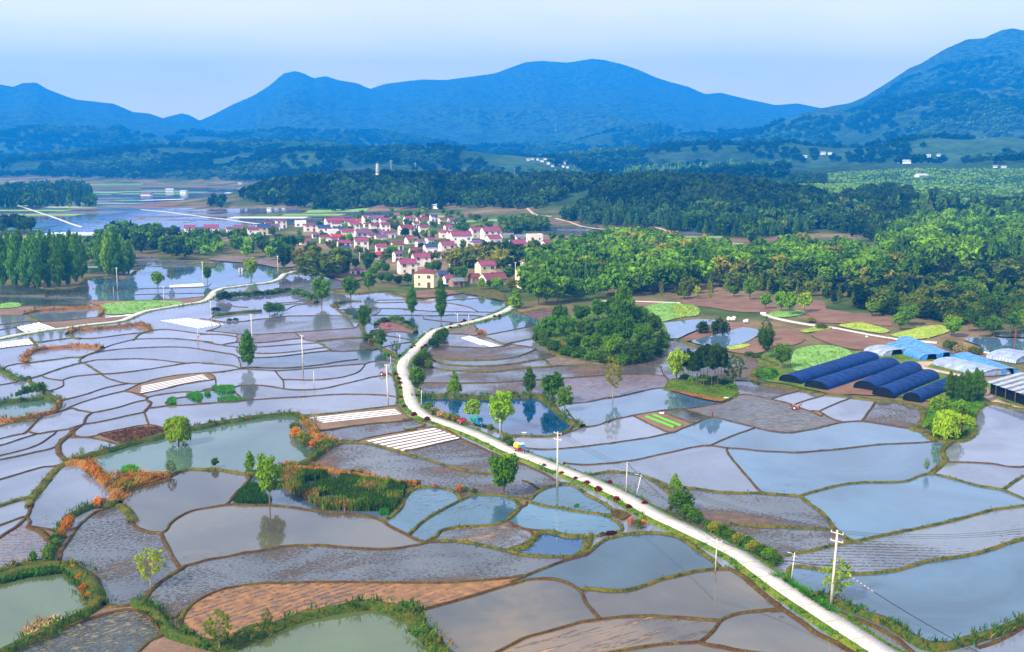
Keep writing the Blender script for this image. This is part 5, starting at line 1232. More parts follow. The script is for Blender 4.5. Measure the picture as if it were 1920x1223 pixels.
# ------------------------------------------------------------------ village houses
M['wall'] = simple('plaster_cream', (0.86, 0.77, 0.67), 0.9, 0.06, 0.7)
M['wallw'] = simple('plaster_white', (0.90, 0.86, 0.83), 0.9, 0.06, 0.7)
M['wally'] = simple('plaster_yellow', (0.82, 0.70, 0.46), 0.9, 0.06, 0.7)
M['wallb'] = simple('brick_old', (0.36, 0.22, 0.16), 0.95, 0.2, 2.0)
def roofmat(name, c):
    m, nt = mat(name); L = nt.links.new
    tc = N(nt, 'ShaderNodeTexCoord'); wv = N(nt, 'ShaderNodeTexWave', wave_type='BANDS', bands_direction='X', inp={'Scale': 1.1, 'Distortion': 0.3}); L(tc.outputs['Object'], wv.inputs['Vector'])
    nz = N(nt, 'ShaderNodeTexNoise', inp={'Scale': 0.8, 'Detail': 4.0}); L(tc.outputs['Object'], nz.inputs['Vector'])
    r = ramp(nt, [(0.3, tuple(v * .7 for v in c)), (0.7, tuple(v * 1.2 for v in c))]); L(nz.outputs['Fac'], r.inputs[0])
    bp = N(nt, 'ShaderNodeBump', inp={'Strength': 0.6, 'Distance': 0.08}); L(wv.outputs['Fac'], bp.inputs['Height'])
    b = N(nt, 'ShaderNodeBsdfPrincipled', inp={'Roughness': 0.6}); L(r.outputs[0], b.inputs['Base Color']); L(bp.outputs[0], b.inputs['Normal'])
    o = N(nt, 'ShaderNodeOutputMaterial'); L(b.outputs[0], o.inputs[0]); return m
RC = {'m': ('maroon', roofmat('roof_maroon', (.20, .035, .055))), 'p': ('magenta', roofmat('roof_magenta', (.27, .045, .11))), 'v': ('purple', roofmat('roof_purple', (.17, .07, .16))), 'r': ('red', roofmat('roof_red', (.5, .025, .035))),
      'b': ('blue', roofmat('roof_blue', (.02, .05, .16))), 'g': ('grey', roofmat('roof_grey', (.18, .19, .22))), 'n': ('brown', roofmat('roof_brown', (.16, .12, .08))), 'w': ('pale', roofmat('roof_pale', (.5, .52, .6)))}
M['pane'] = simple('window_glass', (0.05, 0.06, 0.09), 0.15, 0.1, 1, 0.6); M['frame'] = simple('window_frame', (0.55, 0.5, 0.48), 0.6); M['doorw'] = simple('door_wood', (0.12, 0.05, 0.03), 0.7)
def window_me(w_, h_):
    m = MB(); m.box(-w_/2, -.05, 0, w_/2, .02, h_, 0)
    for a, b in ((-w_/2, -w_/2+.09), (-.04, .04), (w_/2-.09, w_/2)): m.box(a, -.10, .005, b, -.052, h_ - .005, 1)
    m.box(-w_/2 - .08, -.14, -.1, w_/2 + .08, -.002, -.004, 1); m.box(-w_/2 - .03, -.12, h_ + .004, w_/2 + .03, -.003, h_ + .09, 1)
    return m.me('window', [M['pane'], M['frame']])
WIN = [window_me(1.7, 1.4), window_me(1.1, 1.2)]
dm = MB(); dm.box(-.7, -.06, 0, .7, .02, 2.3, 0); dm.box(-.8, -.09, 0, -.705, -.0, 2.4, 1); dm.box(.705, -.09, 0, .8, -.0, 2.4, 1); dm.box(-.8, -.092, 2.402, .8, 0, 2.5, 1); DOOR = dm.me('door', [M['doorw'], M['frame']])
def house(tile, x0, x1, top, base, kind='g', rc='m', wl_='wall', yaw=24, flat=None, label=None):
    ox, oy, k = TL[tile]; px = ox + (x0 + x1) / 2 / k; py = oy + base / k; wpx = (x1 - x0) / k * 1.14; hpx = (base - top) / k * 1.08
    p = at(px, py); mp = mpp(p); yw = R(yaw); Wt = wpx * mp; D = min(8.5, max(4.5, Wt * .62))
    Ln = max(4.0, (Wt - D * abs(math.sin(yw))) / math.cos(yw))
    rh = 0.0 if kind == 'f' else D * .26
    Hw = max(2.6, hpx * mp / CP - rh)
    p = p + Vector((0, D * .55, 0)); z0 = float(terr(p.x, p.y))
    nm = 'village_house' if Hw > 3.6 else 'farm_shed'
    o = bpy.data.objects.new(nm, None); COL.objects.link(o); o.location = (p.x, p.y, z0); o.rotation_euler.z = yw
    HOUSE_XY.append((p.x, p.y)); a, b = Ln / 2, D / 2
    m = MB(); m.box(-a, -b, 0, a, b, Hw)
    if kind == 'g': m.add([(-a, -b, Hw), (-a, b, Hw), (-a, 0, Hw + rh), (a, -b, Hw), (a, b, Hw), (a, 0, Hw + rh)], [(0, 2, 1), (3, 4, 5), (0, 3, 5, 2), (1, 2, 5, 4)])
    if kind == 'f': m.box(-a, -b, Hw + .002, -a + .25, b, Hw + .7); m.box(a - .25, -b, Hw + .002, a, b, Hw + .7); m.box(-a + .25, -b, Hw + .002, a - .25, -b + .25, Hw + .7); m.box(-a + .25, b - .25, Hw + .002, a - .25, b, Hw + .7)
    if Hw > 5: m.box(-a - .06, -b - .06, Hw * .5, a + .06, b + .06, Hw * .5 + .16)
    w_ = m.me('wall', [M[wl_]]); ow = kid(o, bpy.data.objects.new('wall', w_)); COL.objects.link(ow)
    e = .45
    m = MB(); t = .16
    if kind == 'g':
        for s in (-1, 1):
            A = [(-a - .15, s * (b + e), Hw - e * rh / b + .02), (a + .15, s * (b + e), Hw - e * rh / b + .02), (a + .15, 0, Hw + rh + .02), (-a - .15, 0, Hw + rh + .02)]
            B = [(x, y, z + t) for x, y, z in A]; f = [(0,1,5,4),(1,2,6,5),(3,0,4,7),(4,5,6,7),(0,3,2,1)]
            m.add(A + B, f if s == -1 else [q[::-1] for q in f])
        m.box(-a - .2, -.15, Hw + rh + .1, a + .2, .15, Hw + rh + .34)
    elif kind == 'h':
        c = max(.2, a - b * .9); A = [(-a-e, -b-e, Hw), (a+e, -b-e, Hw), (a+e, b+e, Hw), (-a-e, b+e, Hw), (-c, 0, Hw + rh), (c, 0, Hw + rh)]
        A = [(x, y, z + .03) for x, y, z in A]; m.add(A, [(0,1,5,4),(1,2,5),(2,3,4,5),(3,0,4),(0,3,2,1)])
    else: m.box(-a + .26, -b + .26, Hw + .01, a - .26, b - .26, Hw + .12)
    orf = kid(o, bpy.data.objects.new('roof', m.me('roof', [RC[rc][1]]))); COL.objects.link(orf)
    fl = 2 if Hw > 4.6 else 1
    for f in range(fl):
        zf = .9 + f * (Hw / fl) if Hw > 3.4 else .8
        nwin = max(2, int(Ln / 3.4))
        for i in range(nwin):
            x = -a + Ln * (i + .5) / nwin
            if f == 0 and i == nwin // 2:
                d = kid(o, bpy.data.objects.new('door', DOOR)); COL.objects.link(d); d.location = (x, -b - .01, .02); continue
            if random.random() < .1: continue
            d = kid(o, bpy.data.objects.new('window', WIN[0 if random.random() < .6 else 1])); COL.objects.link(d); d.location = (x, -b - .01, zf)
        for sx, rz in ((-1, -math.pi / 2), (1, math.pi / 2)):
            if Hw < 3.4 or random.random() < .25: continue
            d = kid(o, bpy.data.objects.new('window', WIN[1])); COL.objects.link(d); d.location = (sx * (a + .01), random.uniform(-.2, .2) * b, zf); d.rotation_euler.z = rz
    if label: tag(o, label, 'house', None)
    HOUSES.append((o, px, py, rc, kind, wl_, Hw, bool(label))); return o
HOUSES = []
HL = '''
S 345 600 150 262 g p wallw|S 430 570 190 277 g m|S 605 760 160 252 g p wallw|S 665 815 205 325 g p|S 765 840 160 238 g r|S 850 1000 115 218 g p wallw|S 925 1140 120 226 g v wallw|S 1085 1225 150 240 g p wallw|S 945 1085 220 322 g m|S 870 945 205 270 h m
S 1095 1225 215 332 g m wallw|S 1410 1545 130 240 g p wallw|S 1580 1750 140 248 g m wallw|S 1530 1620 198 276 g m|S 1615 1755 245 337 g m|S 1340 1545 250 372 g m wall|S 60 230 218 322 h m|S 0 90 198 246 f w wallw|S 240 415 248 342 g b wall|S 450 620 270 338 g b wallw|S 330 450 288 382 g m|S 385 530 312 386 f w wallw
S 563 730 303 408 g p|S 270 440 376 482 h m|S 430 580 370 446 g r|S 512 690 460 532 g p|S 745 930 428 590 g p|S 745 1100 312 392 g v|S 925 1100 350 432 h m|S 1120 1290 322 412 h m|S 1020 1180 374 482 g v|S 1430 1610 405 490 g p|S 1240 1400 476 574 g m|S 1032 1180 505 676 g p|S 1262 1392 600 732 g v
S 1522 1760 632 790 g p|S 1330 1578 716 890 g p|S 1570 1700 440 550 h v|S 1485 1665 550 632 g m|S 1680 1870 500 622 g b wallw|S 1700 1812 410 500 g v|S 0 150 440 502 g p|S 170 262 350 415 g v|S 1765 1868 104 190 g b wallw|S 1640 1750 95 148 g p wallw|S 590 700 390 442 g m|S 560 690 530 602 g b|S 1030 1100 628 690 g r|S 440 505 440 484 g v
T 205 300 218 330 g p|T 150 290 276 362 h p|T 238 370 293 372 g p|T 280 525 308 472 g p wallw|T 140 240 130 196 g m|T 248 356 130 190 g p|T 145 330 418 562 g p|T 190 380 476 562 g m|T 90 210 560 612 g p|T 515 665 252 366 g p|T 652 880 254 382 g p|T 707 890 350 516 g p wallw|T 525 680 398 484 h v
T 980 1190 405 532 g p wallw|T 870 1050 326 392 g g wallw|T 1040 1210 332 402 g g wallw|T 1205 1385 345 470 f r wall|T 1380 1470 405 482 g p|T 1168 1370 505 642 g r wallw|T 1395 1600 478 582 h m wallw|T 1592 1770 470 572 g m|T 1502 1670 580 642 g p|T 820 970 745 832 g n wallb|T 502 640 806 905 g m wallb|T 192 320 822 914 g p wallw|T 270 440 884 946 g g wallb
T 640 950 845 922 g m wallw|T 1132 1275 618 728 h n wall|T 0 72 370 452 g v|T 1750 1900 402 472 g p|T 110 230 800 860 g b wallb|P 0 130 588 682 g p wallw|P 200 262 600 652 g m wallw|P 262 395 588 642 g p wallw|P 388 486 606 690 g m wallw|P 460 592 580 666 g b wally|P 540 602 555 592 g m|P 590 672 574 622 g v wallw|P 636 732 530 602 h m|P 808 905 550 592 f w wallw
O 1450 1546 610 666 g p wallw|O 1618 1716 590 672 g p wallw|O 1722 1820 606 666 g v wallw|O 1560 1620 640 672 g v|O 1820 1882 592 670 g p wallw'''
for ln in HL.replace('\n', '|').split('|'):
    a = ln.split()
    if not a: continue
    house(a[0], *map(float, a[1:5]), a[5], a[6], a[7] if len(a) > 7 else 'wall', yaw=22 + random.uniform(-7, 7))
house('S', 1575, 1850, 848, 1072, 'h', 'm', 'wally', yaw=-14, label='yellowish two storey house with maroon hip roof at the front edge of the village')
house('T', 590, 818, 658, 832, 'g', 'p', 'wally', yaw=28, label='cream two storey house with magenta gable roof in front of the bamboo')
house('T', 1080, 1335, 728, 960, 'g', 'm', 'wally', yaw=24, label='tall cream house with maroon gable roof half hidden at the wood edge')
house('S', 700, 880, 822, 912, 'h', 'p', 'wall', yaw=-20, label='low shelter with magenta hip roof beside the paddies left of the front house')
house('T', 575, 822, 460, 536, 'h', 'r', 'wall', yaw=12, label='bright red broad hip roof in the middle of the village')
rows = sorted([h for h in HOUSES if not h[7]], key=lambda h: -h[2]); nr = 12
for r_ in range(0, len(rows), nr):
    grp = sorted(rows[r_:r_ + nr], key=lambda h: h[1])
    for i, (o, px, py, rc, kd, wl_, Hw, _) in enumerate(grp):
        w1 = {'wall': 'cream', 'wallw': 'white', 'wally': 'yellow', 'wallb': 'brick'}[wl_]; kn = {'g': 'gable', 'h': 'hip', 'f': 'flat'}[kd]
        tag(o, '%s house with %s %s roof, %s from left in %s row counted from the front' % (w1, RC[rc][0], kn, ordw(i + 1), ordw(r_ // nr + 1)), 'house' if Hw > 3.6 else 'shed', 'houses of the village')
# ------------------------------------------------------------------ trees of the woods
cand = [c for c in cand if c[1] not in ('village_trees', 'belt_wood', 'bamboo', 'right_wood') or free(c[4], c[5])]
cand.sort(key=lambda c: -c[0]); single = {}
MAXSINGLE = 300 - sum(1 for t, _, _ in TREES if t.get('category') == 'tree' or t.get('category') is None)
nsing = 0
for c in cand:
    B, nm, kk, cc, x, y, z, W, H, A = c
    if nm in ('dark_wood', 'right_wood', 'village_trees', 'bamboo', 'bushes_by_the_lake') and nsing < 150 and -20 < A < 1940:
        k = mpp(Vector((x, y, z)))
        t = tree(A, B, H / k, W / k, kk, cc, lod='mid', trunk=B > 500); nsing += 1
        single.setdefault((PLACE[nm], {'shrub': 'bushy tree', 'round': 'round tree', 'loose': 'loose tree', 'cone': 'conifer', 'pine': 'pine', 'bamboo': 'bamboo clump', 'poplar': 'slender tree'}[kk], {'vivid': 'deep green', 'mid': 'green', 'bright': 'bright green', 'yolive': 'yellow-olive', 'dark': 'dark green', 'olive': 'olive', 'brown': 'brownish', 'blue': 'bluish', 'ink': 'blackish green', 'bluegreen': 'blue-green'}[cc]), []).append((t, A))
    else: mass.setdefault(nm, []).append((kk, random.randrange(3), x, y, z - .1, W, H, random.uniform(0, 6.28), np.array(COLS[cc]) * rng.uniform(.6, 1.35)))
for (pl, kd, cn), l in single.items(): autolabel(l, cn + ' ' + kd + ' in the ' + pl + ', {}', 'trees of the ' + pl, 'tree')
for nm, l in mass.items():
    far = nm in ('tea_shrubs', 'tea_wood', 'ridge_wood', 'hill_wood', 'poplar_belt', 'far_grove')
    merged({'dark_wood': 'woodland', 'right_wood': 'woodland', 'hill_wood': 'hill_woodland', 'ridge_wood': 'ridge_woodland', 'belt_wood': 'tree_belt', 'tea_shrubs': 'tea_shrubs', 'village_trees': 'village_greenery'}.get(nm, 'distant_trees'), l, (lambda y: 'tiny' if y > 1000 else 'low') if far else 'low')
# distant hills: clumps of trees
r = np.random.default_rng(5); n = 90000; Y = np.sqrt(r.uniform(1500 ** 2, 5000 ** 2, n)); X = Y * r.uniform(-.56, .56, n); Z = terr(X, Y); tn = fbm(X / 180, Y / 220, 4, 2); e = (terr(X, Y + 30) - terr(X, Y - 30))
ok = (Z > 6) & (tn > .42) & (e > -14); idx = np.nonzero(ok)[0][:17000]; it = []
cd = np.array([[.012, .04, .02], [.02, .06, .025], [.05, .13, .03], [.08, .17, .05]])
for i in idx:
    pa, pb = proj(X[i], Y[i], Z[i])
    if 1480 < pa and 308 < pb: continue
    k = 0 if tn[i] < .5 else (1 if tn[i] < .56 else (2 if tn[i] < .61 else 3)); h = r.uniform(9, 16) * (1 if Y[i] < 2600 else 1.3)
    it.append(('round', int(r.integers(3)), X[i], Y[i], Z[i] - .5, h * 1.3, h, 0, cd[k] * r.uniform(.7, 1.3)))
_t8 = {}
for v in range(3):
    V, F = crown_np('round', 'tiny', v); s_ = np.arange(0, len(F), 3); _cr[('round', 'far', v)] = (V.reshape(-1, 4, 3)[s_].reshape(-1, 3) * np.array([1.15, 1.15, 1.0]), np.arange(len(s_) * 4).reshape(-1, 4))
merged('distant_woodland', it, 'far')

# ------------------------------------------------------------------ far fields on the left and behind the village
def farfields():
    polys = [[(-60,352),(430,350),(600,362),(760,384),(790,400),(760,412),(560,424),(300,436),(210,430),(160,440),(160,500),(-60,448)], [(860,392),(1000,394),(1050,424),(1300,432),(1420,450),(1390,470),(1130,444),(1000,436),(880,412)], [(160,480),(260,476),(330,492),(400,488),(400,500),(265,502),(160,520)],
             [(-60,338),(200,332),(560,330),(680,334),(560,345),(400,352),(-60,352)]]
    r = np.random.default_rng(12); B = {}
    y = 480.0
    while y < 3600:
        dy = r.uniform(12, 26) * (y / 800) ** .8; x = -1.0 * y
        while x < .45 * y:
            dx = r.uniform(22, 75) * (y / 800) ** .5; sk = r.uniform(-6, 6, 4); g_ = min(1.2, y / 900)
            P = np.array([(x + g_ + sk[0] * .5, y + g_), (x + dx - g_ + sk[1] * .5, y + g_ + sk[1] * .3), (x + dx - g_ + sk[2] * .5, y + dy - g_), (x + g_ + sk[3] * .5, y + dy - g_ + sk[3] * .3)])
            z = terr(P[:, 0], P[:, 1]); px, py = proj(P[:, 0].mean(), P[:, 1].mean(), z.mean())
            if z.max() < 3 and any(inpoly(px, py, q) for q in polys):
                t = vnoise(x / 120, y / 90, 4) * .6 + r.uniform(0, .4); k = 'w' if t < .54 else ('plastic' if t < .545 else ('m2' if t < .62 else ('wheat' if t < .68 else ('soil' if t < .80 else ('grass' if t < .88 else 'rm')))))
                if py < 352: k = 'soil' if t < .5 else ('grass' if t < .75 else 'wheat')
                B.setdefault(k, []).append(np.c_[P, z + .16])
            x += dx
        y += dy
    for k, l in B.items():
        V = np.concatenate(l); tag(link('far_fields', mesh_np('far_fields', V, np.arange(len(V)).reshape(-1, 4), [FT.get(k) or M[k]])), kind='structure')
farfields()
# far white houses
M['farw'] = simple('far_wall', (0.9, 0.86, 0.86), 0.8, 0.05)
def farhouse(px, py, wpx, hpx, rc='w'):
    p = at(px, py); k = mpp(p); o = bpy.data.objects.new('distant_house', None); COL.objects.link(o); o.location = p; o.rotation_euler.z = random.uniform(-.5, .3)
    a, b, h = wpx * k * .38, min(8, wpx * k * .25), hpx * k * .8; m = MB(); m.box(-a, -b, -3, a, b, h)
    kid(o, bpy.data.objects.new('wall', m.me('wall', [M['farw']]))); m = MB(); m.add([(-a-1, -b-1, h+.05), (a+1, -b-1, h+.05), (a+1, b+1, h+.05), (-a-1, b+1, h+.05), (-a, 0, h + b*.5), (a, 0, h + b*.5)], [(0,1,5,4),(1,2,5),(2,3,4,5),(3,0,4),(0,3,2,1)])
    kid(o, bpy.data.objects.new('roof', m.me('roof', [RC[rc][1]])))
    for c in KIDS[o.name]: COL.objects.link(c)
    return o, px
its = [farhouse(x, y, w_, h_) for x, y, w_, h_ in ((990,302,7,4),(998,300,8,3),(1008,301,6,4),(1016,304,9,3),(1022,300,7,3),(1028,309,8,4),(1036,313,7,3),(1043,306,9,4),(1050,309,7,3),(1056,314,6,4),(1062,308,9,4),(1070,305,7,3),(1078,310,9,4),(1086,313,8,3),(1096,309,8,4),(1104,312,7,3),(1112,315,6,3),(1064,316,7,3))]
autolabel(its, 'tiny white house in the village at the mountain foot, {}', 'distant white village', 'house')
its = [farhouse(x, y, w_, h_) for x, y, w_, h_ in ((1508,296,12,4),(1542,290,14,4),(1556,291,9,4),(1688,306,14,7),(1700,307,18,6),(1722,297,6,5),(1740,295,12,5),(1760,293,8,4),(1866,315,10,3),(1882,316,12,3))]
autolabel(its, 'small white building below the right mountain, {}', 'white buildings under the right mountain', 'building')
its = [farhouse(x, y, w_, h_, c) for x, y, w_, h_, c in ((596,340,8,3,'w'),(608,340,8,4,'v'),(618,341,9,4,'w'),(628,338,7,4,'v'),(640,336,9,3,'w'),(652,335,8,3,'w'),(572,333,14,3,'r'),(450,346,9,3,'w'),(318,360,18,5,'w'),(275,367,24,4,'n'),(345,363,16,5,'w'),(505,396,10,6,'w'),(518,393,10,4,'g'),(532,393,8,4,'g'),(5,375,10,5,'w'),(16,380,8,4,'n'),(28,385,10,4,'g'),(108,364,14,4,'w'),(817,392,18,8,'w'),(1166,323,9,5,'w'),(1145,324,6,6,'w'),(1042,323,9,4,'w'),(1400,271,10,3,'n'),(1366,257,8,3,'w'))]
autolabel(its, 'scattered distant farm building beyond the village, {}', 'scattered distant buildings', 'building')
# pagoda on the ridge
def pagoda():
    p = at(708, 336); p.z += 6; k = mpp(p); o = bpy.data.objects.new('pagoda', None); COL.objects.link(o); o.location = p
    W = 7 * k; Ht = 21 * k
    for i in range(5):
        m = MB(); z = i * Ht / 5.4; w_ = W / 2 * (1 - i * .05); m.tube([(0, 0, z - (8 if i == 0 else 0)), (0, 0, z + Ht / 5.4 * .72)], [w_, w_ * .97], 8)
        kid(o, bpy.data.objects.new('storey', m.me('storey', [M['farw']]))); m = MB(); m.tube([(0, 0, z + Ht / 5.4 * .725), (0, 0, z + Ht / 5.4 * .86), (0, 0, z + Ht / 5.4 * .99)], [w_ * 1.35, w_ * 1.0, w_ * .95], 8)
        kid(o, bpy.data.objects.new('eave', m.me('eave', [RC['n'][1]])))
    m = MB(); m.tube([(0, 0, 5 * Ht / 5.4), (0, 0, Ht * .97), (0, 0, Ht * 1.1)], [W * .4, W * .12, .3], 8); kid(o, bpy.data.objects.new('spire', m.me('spire', [RC['n'][1]])))
    for c in KIDS[o.name]: COL.objects.link(c)
    tag(o, 'white tiered pagoda standing on the dark wooded ridge', 'pagoda')
pagoda()
# red billboard and pavilion
def pavilion(px, py, s, label):
    p = at(px, py); k = mpp(p) * s; o = bpy.data.objects.new('hill_pavilion', None); COL.objects.link(o); o.location = p
    m = MB()
    for sx in (-1, 1):
        for sy in (-1, 1): m.tube([(sx * k * .35, sy * k * .35, 0), (sx * k * .35, sy * k * .35, k * .4)], k * .05, 5)
    kid(o, bpy.data.objects.new('columns', m.me('columns', [M['wallb']]))); m = MB(); m.tube([(0, 0, k * .38), (0, 0, k * .55), (0, 0, k * .9)], [k * .62, k * .25, k * .03], 4); kid(o, bpy.data.objects.new('roof', m.me('roof', [RC['g'][1]])))
    for c in KIDS[o.name]: COL.objects.link(c)
    tag(o, label, 'pavilion')
pavilion(1722, 323, 9, 'small dark pavilion on top of the light green tea hill')
house('U', 2720, 2830, 130, 158, 'g', 'w', 'wallw', label='white lodge in the tea shrubs right of the hill pavilion')

# ------------------------------------------------------------------ white film strips over seedbeds
def strips(tile, A, B, n, fill, label, grp, mt='plastic', z=.05):
    """A, B: the two edges the strips run between, each two points; n strips"""
    a0, a1 = T(tile, A); b0, b1 = T(tile, B); out = []
    a0, a1, b0, b1 = [at(*q) for q in (a0, a1, b0, b1)]
    for i in range(n):
        f0, f1 = (i + (1 - fill) / 2) / n, (i + (1 + fill) / 2) / n
        P = [a0.lerp(a1, f0), b0.lerp(b1, f0), b0.lerp(b1, f1), a0.lerp(a1, f1)]
        k = 24; V = []; F = []
        for j in range(k + 1):
            t = j / k; p, q = P[0].lerp(P[1], t), P[3].lerp(P[2], t); w_ = (q - p)
            for s_, hz in ((0, 0), (.18, .75), (.5, 1), (.82, .75), (1, 0)):
                v = p + w_ * s_; V.append((v.x + random.uniform(-.04, .04), v.y + random.uniform(-.04, .04), .01 + hz * z * (1 + .12 * random.uniform(-1, 1))))
        for j in range(k):
            for e in range(4): F.append((j*5+e, j*5+e+1, (j+1)*5+e+1, (j+1)*5+e))
        nrm = (Vector(V[1]) - Vector(V[0])).cross(Vector(V[5]) - Vector(V[0]))
        if nrm.z < 0: F = [f[::-1] for f in F]
        o = link('film_strip' if mt == 'plastic' else 'seedling_bed', mesh_np('film_strip', V, F, [M[mt]], None, True))
        c = (P[0] + P[2]) / 2; out.append((o, proj(c.x, c.y, 0)))
    out.sort(key=lambda t: t[1][0] * .3 + t[1][1])
    for i, (o, _) in enumerate(out): tag(o, label + ', ' + (ordw(i + 1) + ' from the back' if n > 1 else 'a single one'), 'film strip' if mt == 'plastic' else 'seedbed', grp)
M['seedling'] = simple('seedlings', (0.10, 0.42, 0.02), 0.9, 0.15, 4)
strips('K', '130,535 350,492', '235,590 520,550', 6, .78, 'broad white film sheet by the upper left road', 'film sheets above the road')
strips('K', '-30,672 265,636', '-30,722 318,685', 8, .82, 'short white film sheet below the left road', 'film sheets below the road')
strips('K', '1405,477 1660,452', '1750,548 1990,508', 7, .5, 'long white film strip near the village side paddies', 'film strips upper left')
strips('K', '1250,1050 1238,1120', '1785,950 1855,1000', 5, .45, 'long white film strip on the brown left seedbed', 'film strips on the left seedbed')
strips('F', '905,392 1075,440', '1690,312 1755,362', 4, .5, 'long white film strip left of the lower road bend', 'film strips at the road bend')
strips('F', '1425,592 1775,688', '2035,480 2290,575', 6, .52, 'long white film strip on the seedbed touching the road', 'film strips touching the road')
strips('M', '570,610 500,626', '850,702 770,716', 4, .62, 'narrow white film strip right of the road', 'film strips right of the road')
strips('M', '500,626 490,632', '695,685 670,695', 1, .8, 'short white film strip end right of the road', 'short strip')
strips('K', '1495,165 1495,185', '1790,145 1800,172', 1, .95, 'white film sheet beside the upper left pond', 'sheet by the pond')
strips('K', '925,435 930,450', '1240,412 1180,430', 1, .95, 'thin white film sheet below the green wheat plot', 'sheet below the wheat')
strips('H', '340,374 330,384', '600,470 575,482', 1, .95, 'front bright green seedling bed in the brown corner plot', 'seedling beds', 'seedling', .2)
strips('H', '405,361 395,370', '660,458 635,468', 1, .95, 'back bright green seedling bed in the brown corner plot', 'seedling beds', 'seedling', .2)

# ------------------------------------------------------------------ tunnels (greenhouses)
def cloth(name, c, rough=.5, ribs=1.2):
    m, nt = mat(name); L = nt.links.new; tc = N(nt, 'ShaderNodeTexCoord')
    wv = N(nt, 'ShaderNodeTexWave', wave_type='BANDS', bands_direction='X', inp={'Scale': .32, 'Distortion': .6, 'Detail': 2.0}); L(tc.outputs['Object'], wv.inputs['Vector'])
    nz = N(nt, 'ShaderNodeTexNoise', inp={'Scale': .7, 'Detail': 4.0}); L(tc.outputs['Object'], nz.inputs['Vector'])
    r = ramp(nt, [(.3, tuple(v * .65 for v in c)), (.7, tuple(min(1, v * 1.3) for v in c))]); L(nz.outputs['Fac'], r.inputs[0])
    bp = N(nt, 'ShaderNodeBump', inp={'Strength': .9, 'Distance': .12 * ribs}); L(wv.outputs['Fac'], bp.inputs['Height'])
    b = N(nt, 'ShaderNodeBsdfPrincipled', inp={'Roughness': rough, 'Specular IOR Level': .12 if 'net' in name else .4}); L(r.outputs[0], b.inputs['Base Color']); L(bp.outputs[0], b.inputs['Normal'])
    o = N(nt, 'ShaderNodeOutputMaterial'); L(b.outputs[0], o.inputs[0]); return m
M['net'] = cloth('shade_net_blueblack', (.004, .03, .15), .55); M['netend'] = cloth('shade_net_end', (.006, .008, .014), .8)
M['sheetb'] = cloth('sheet_light_blue', (.05, .24, .60), .35); M['sheetw'] = cloth('sheet_pale', (.30, .36, .50), .4); M['hoop'] = simple('hoop', (.4, .4, .42), .5)
def tunnel(A, B, C, h, mt, label, grp, openend=False):
    """A, B: the two feet of the near-left end, C: the far foot of the long side that starts at B"""
    a, b, c = at(*A), at(*B), at(*C); w_ = (b - a).length; ax = (c - b); Ln = ax.length; ax.normalize(); sd_ = Vector((ax.y, -ax.x, 0))
    cen = (a + b) / 2 + ax * Ln / 2 ; side = (b - a); side -= ax * side.dot(ax); w_ = max(4.0, side.length)
    o = bpy.data.objects.new('greenhouse_tunnel', None); COL.objects.link(o); o.location = (cen.x, cen.y, 0.06); o.rotation_euler.z = math.atan2(ax.y, ax.x)
    n = 14; k = max(8, int(Ln / 1.2)); V = []; F = []; rr = random.Random(int(A[0]))
    sag = [rr.uniform(-.05, .05) for _ in range(k + 1)]
    for j in range(k + 1):
        x = -Ln / 2 + Ln * j / k
        for i in range(n + 1):
            t = math.pi * i / n; s_ = 1 + sag[j] * (.5 + .5 * math.sin(i * 1.3)) + (.02 if j % 2 else 0)
            V.append((x, -math.cos(t) * w_ / 2 * (1 + .01 * (j % 2)), max(0, math.sin(t)) ** .72 * h * s_))
    for j in range(k):
        for i in range(n): F.append((j*(n+1)+i, j*(n+1)+i+1, (j+1)*(n+1)+i+1, (j+1)*(n+1)+i)[::-1])
    f = kid(o, bpy.data.objects.new('cover', mesh_np('cover', V, F, [M[mt]], None, True))); COL.objects.link(f)
    for e, nm in ((-1, 'end_curtain'), (1, 'end_curtain')):
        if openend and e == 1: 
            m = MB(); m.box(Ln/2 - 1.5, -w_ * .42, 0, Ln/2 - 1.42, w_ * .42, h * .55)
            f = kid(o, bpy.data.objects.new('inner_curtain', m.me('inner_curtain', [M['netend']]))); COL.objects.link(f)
            for s_ in (-1, 1):
                f = kid(o, bpy.data.objects.new('hanging_flap', mesh_np('hanging_flap', [(Ln/2 + .05, s_ * w_ * .5, 0), (Ln/2 + .05, s_ * w_ * .22, .05), (Ln/2 + .05, s_ * w_ * .16, h * .9), (Ln/2 + .05, s_ * w_ * .45, h * .6)], [(0, 1, 2, 3)], [M[mt]]))); COL.objects.link(f)
            continue
        m = MB(); vs = [(e * (Ln / 2 - .12), -math.cos(math.pi * i / n) * w_ / 2 * .98, max(0, math.sin(math.pi * i / n)) ** .72 * h * .97) for i in range(n + 1)]
        vs = [(x + e * .12 * math.sin(y * 4), y, z) for x, y, z in vs]; m.add(vs, [tuple(range(n + 1))])
        f = kid(o, bpy.data.objects.new(nm, m.me(nm, [M['netend' if mt == 'net' else mt]]))); COL.objects.link(f)
    for q in range(0, k + 1, 3):
        m = MB(); m.tube([(-Ln / 2 + Ln * q / k, -math.cos(math.pi * i / n) * w_ / 2 * 1.012, max(0, math.sin(math.pi * i / n)) ** .72 * h * 1.02) for i in range(n + 1)], .05, 4)
        f = kid(o, bpy.data.objects.new('hoop', m.me('hoop', [M['net' if mt == 'net' else 'hoop']]))); COL.objects.link(f)
    tag(o, label, 'greenhouse', grp); return o
G1 = 'black shade net tunnels'
tunnel((1463,714),(1499,722),(1647,675),2.0,'net','blue-black net tunnel at the back left of the five', G1)
tunnel((1508,726),(1551,733),(1687,687.5),2.0,'net','blue-black net tunnel second from the left, longest in front of the first', G1)
tunnel((1601,728),(1642,735),(1728,696),2.15,'net','blue-black net tunnel in the middle of the five', G1)
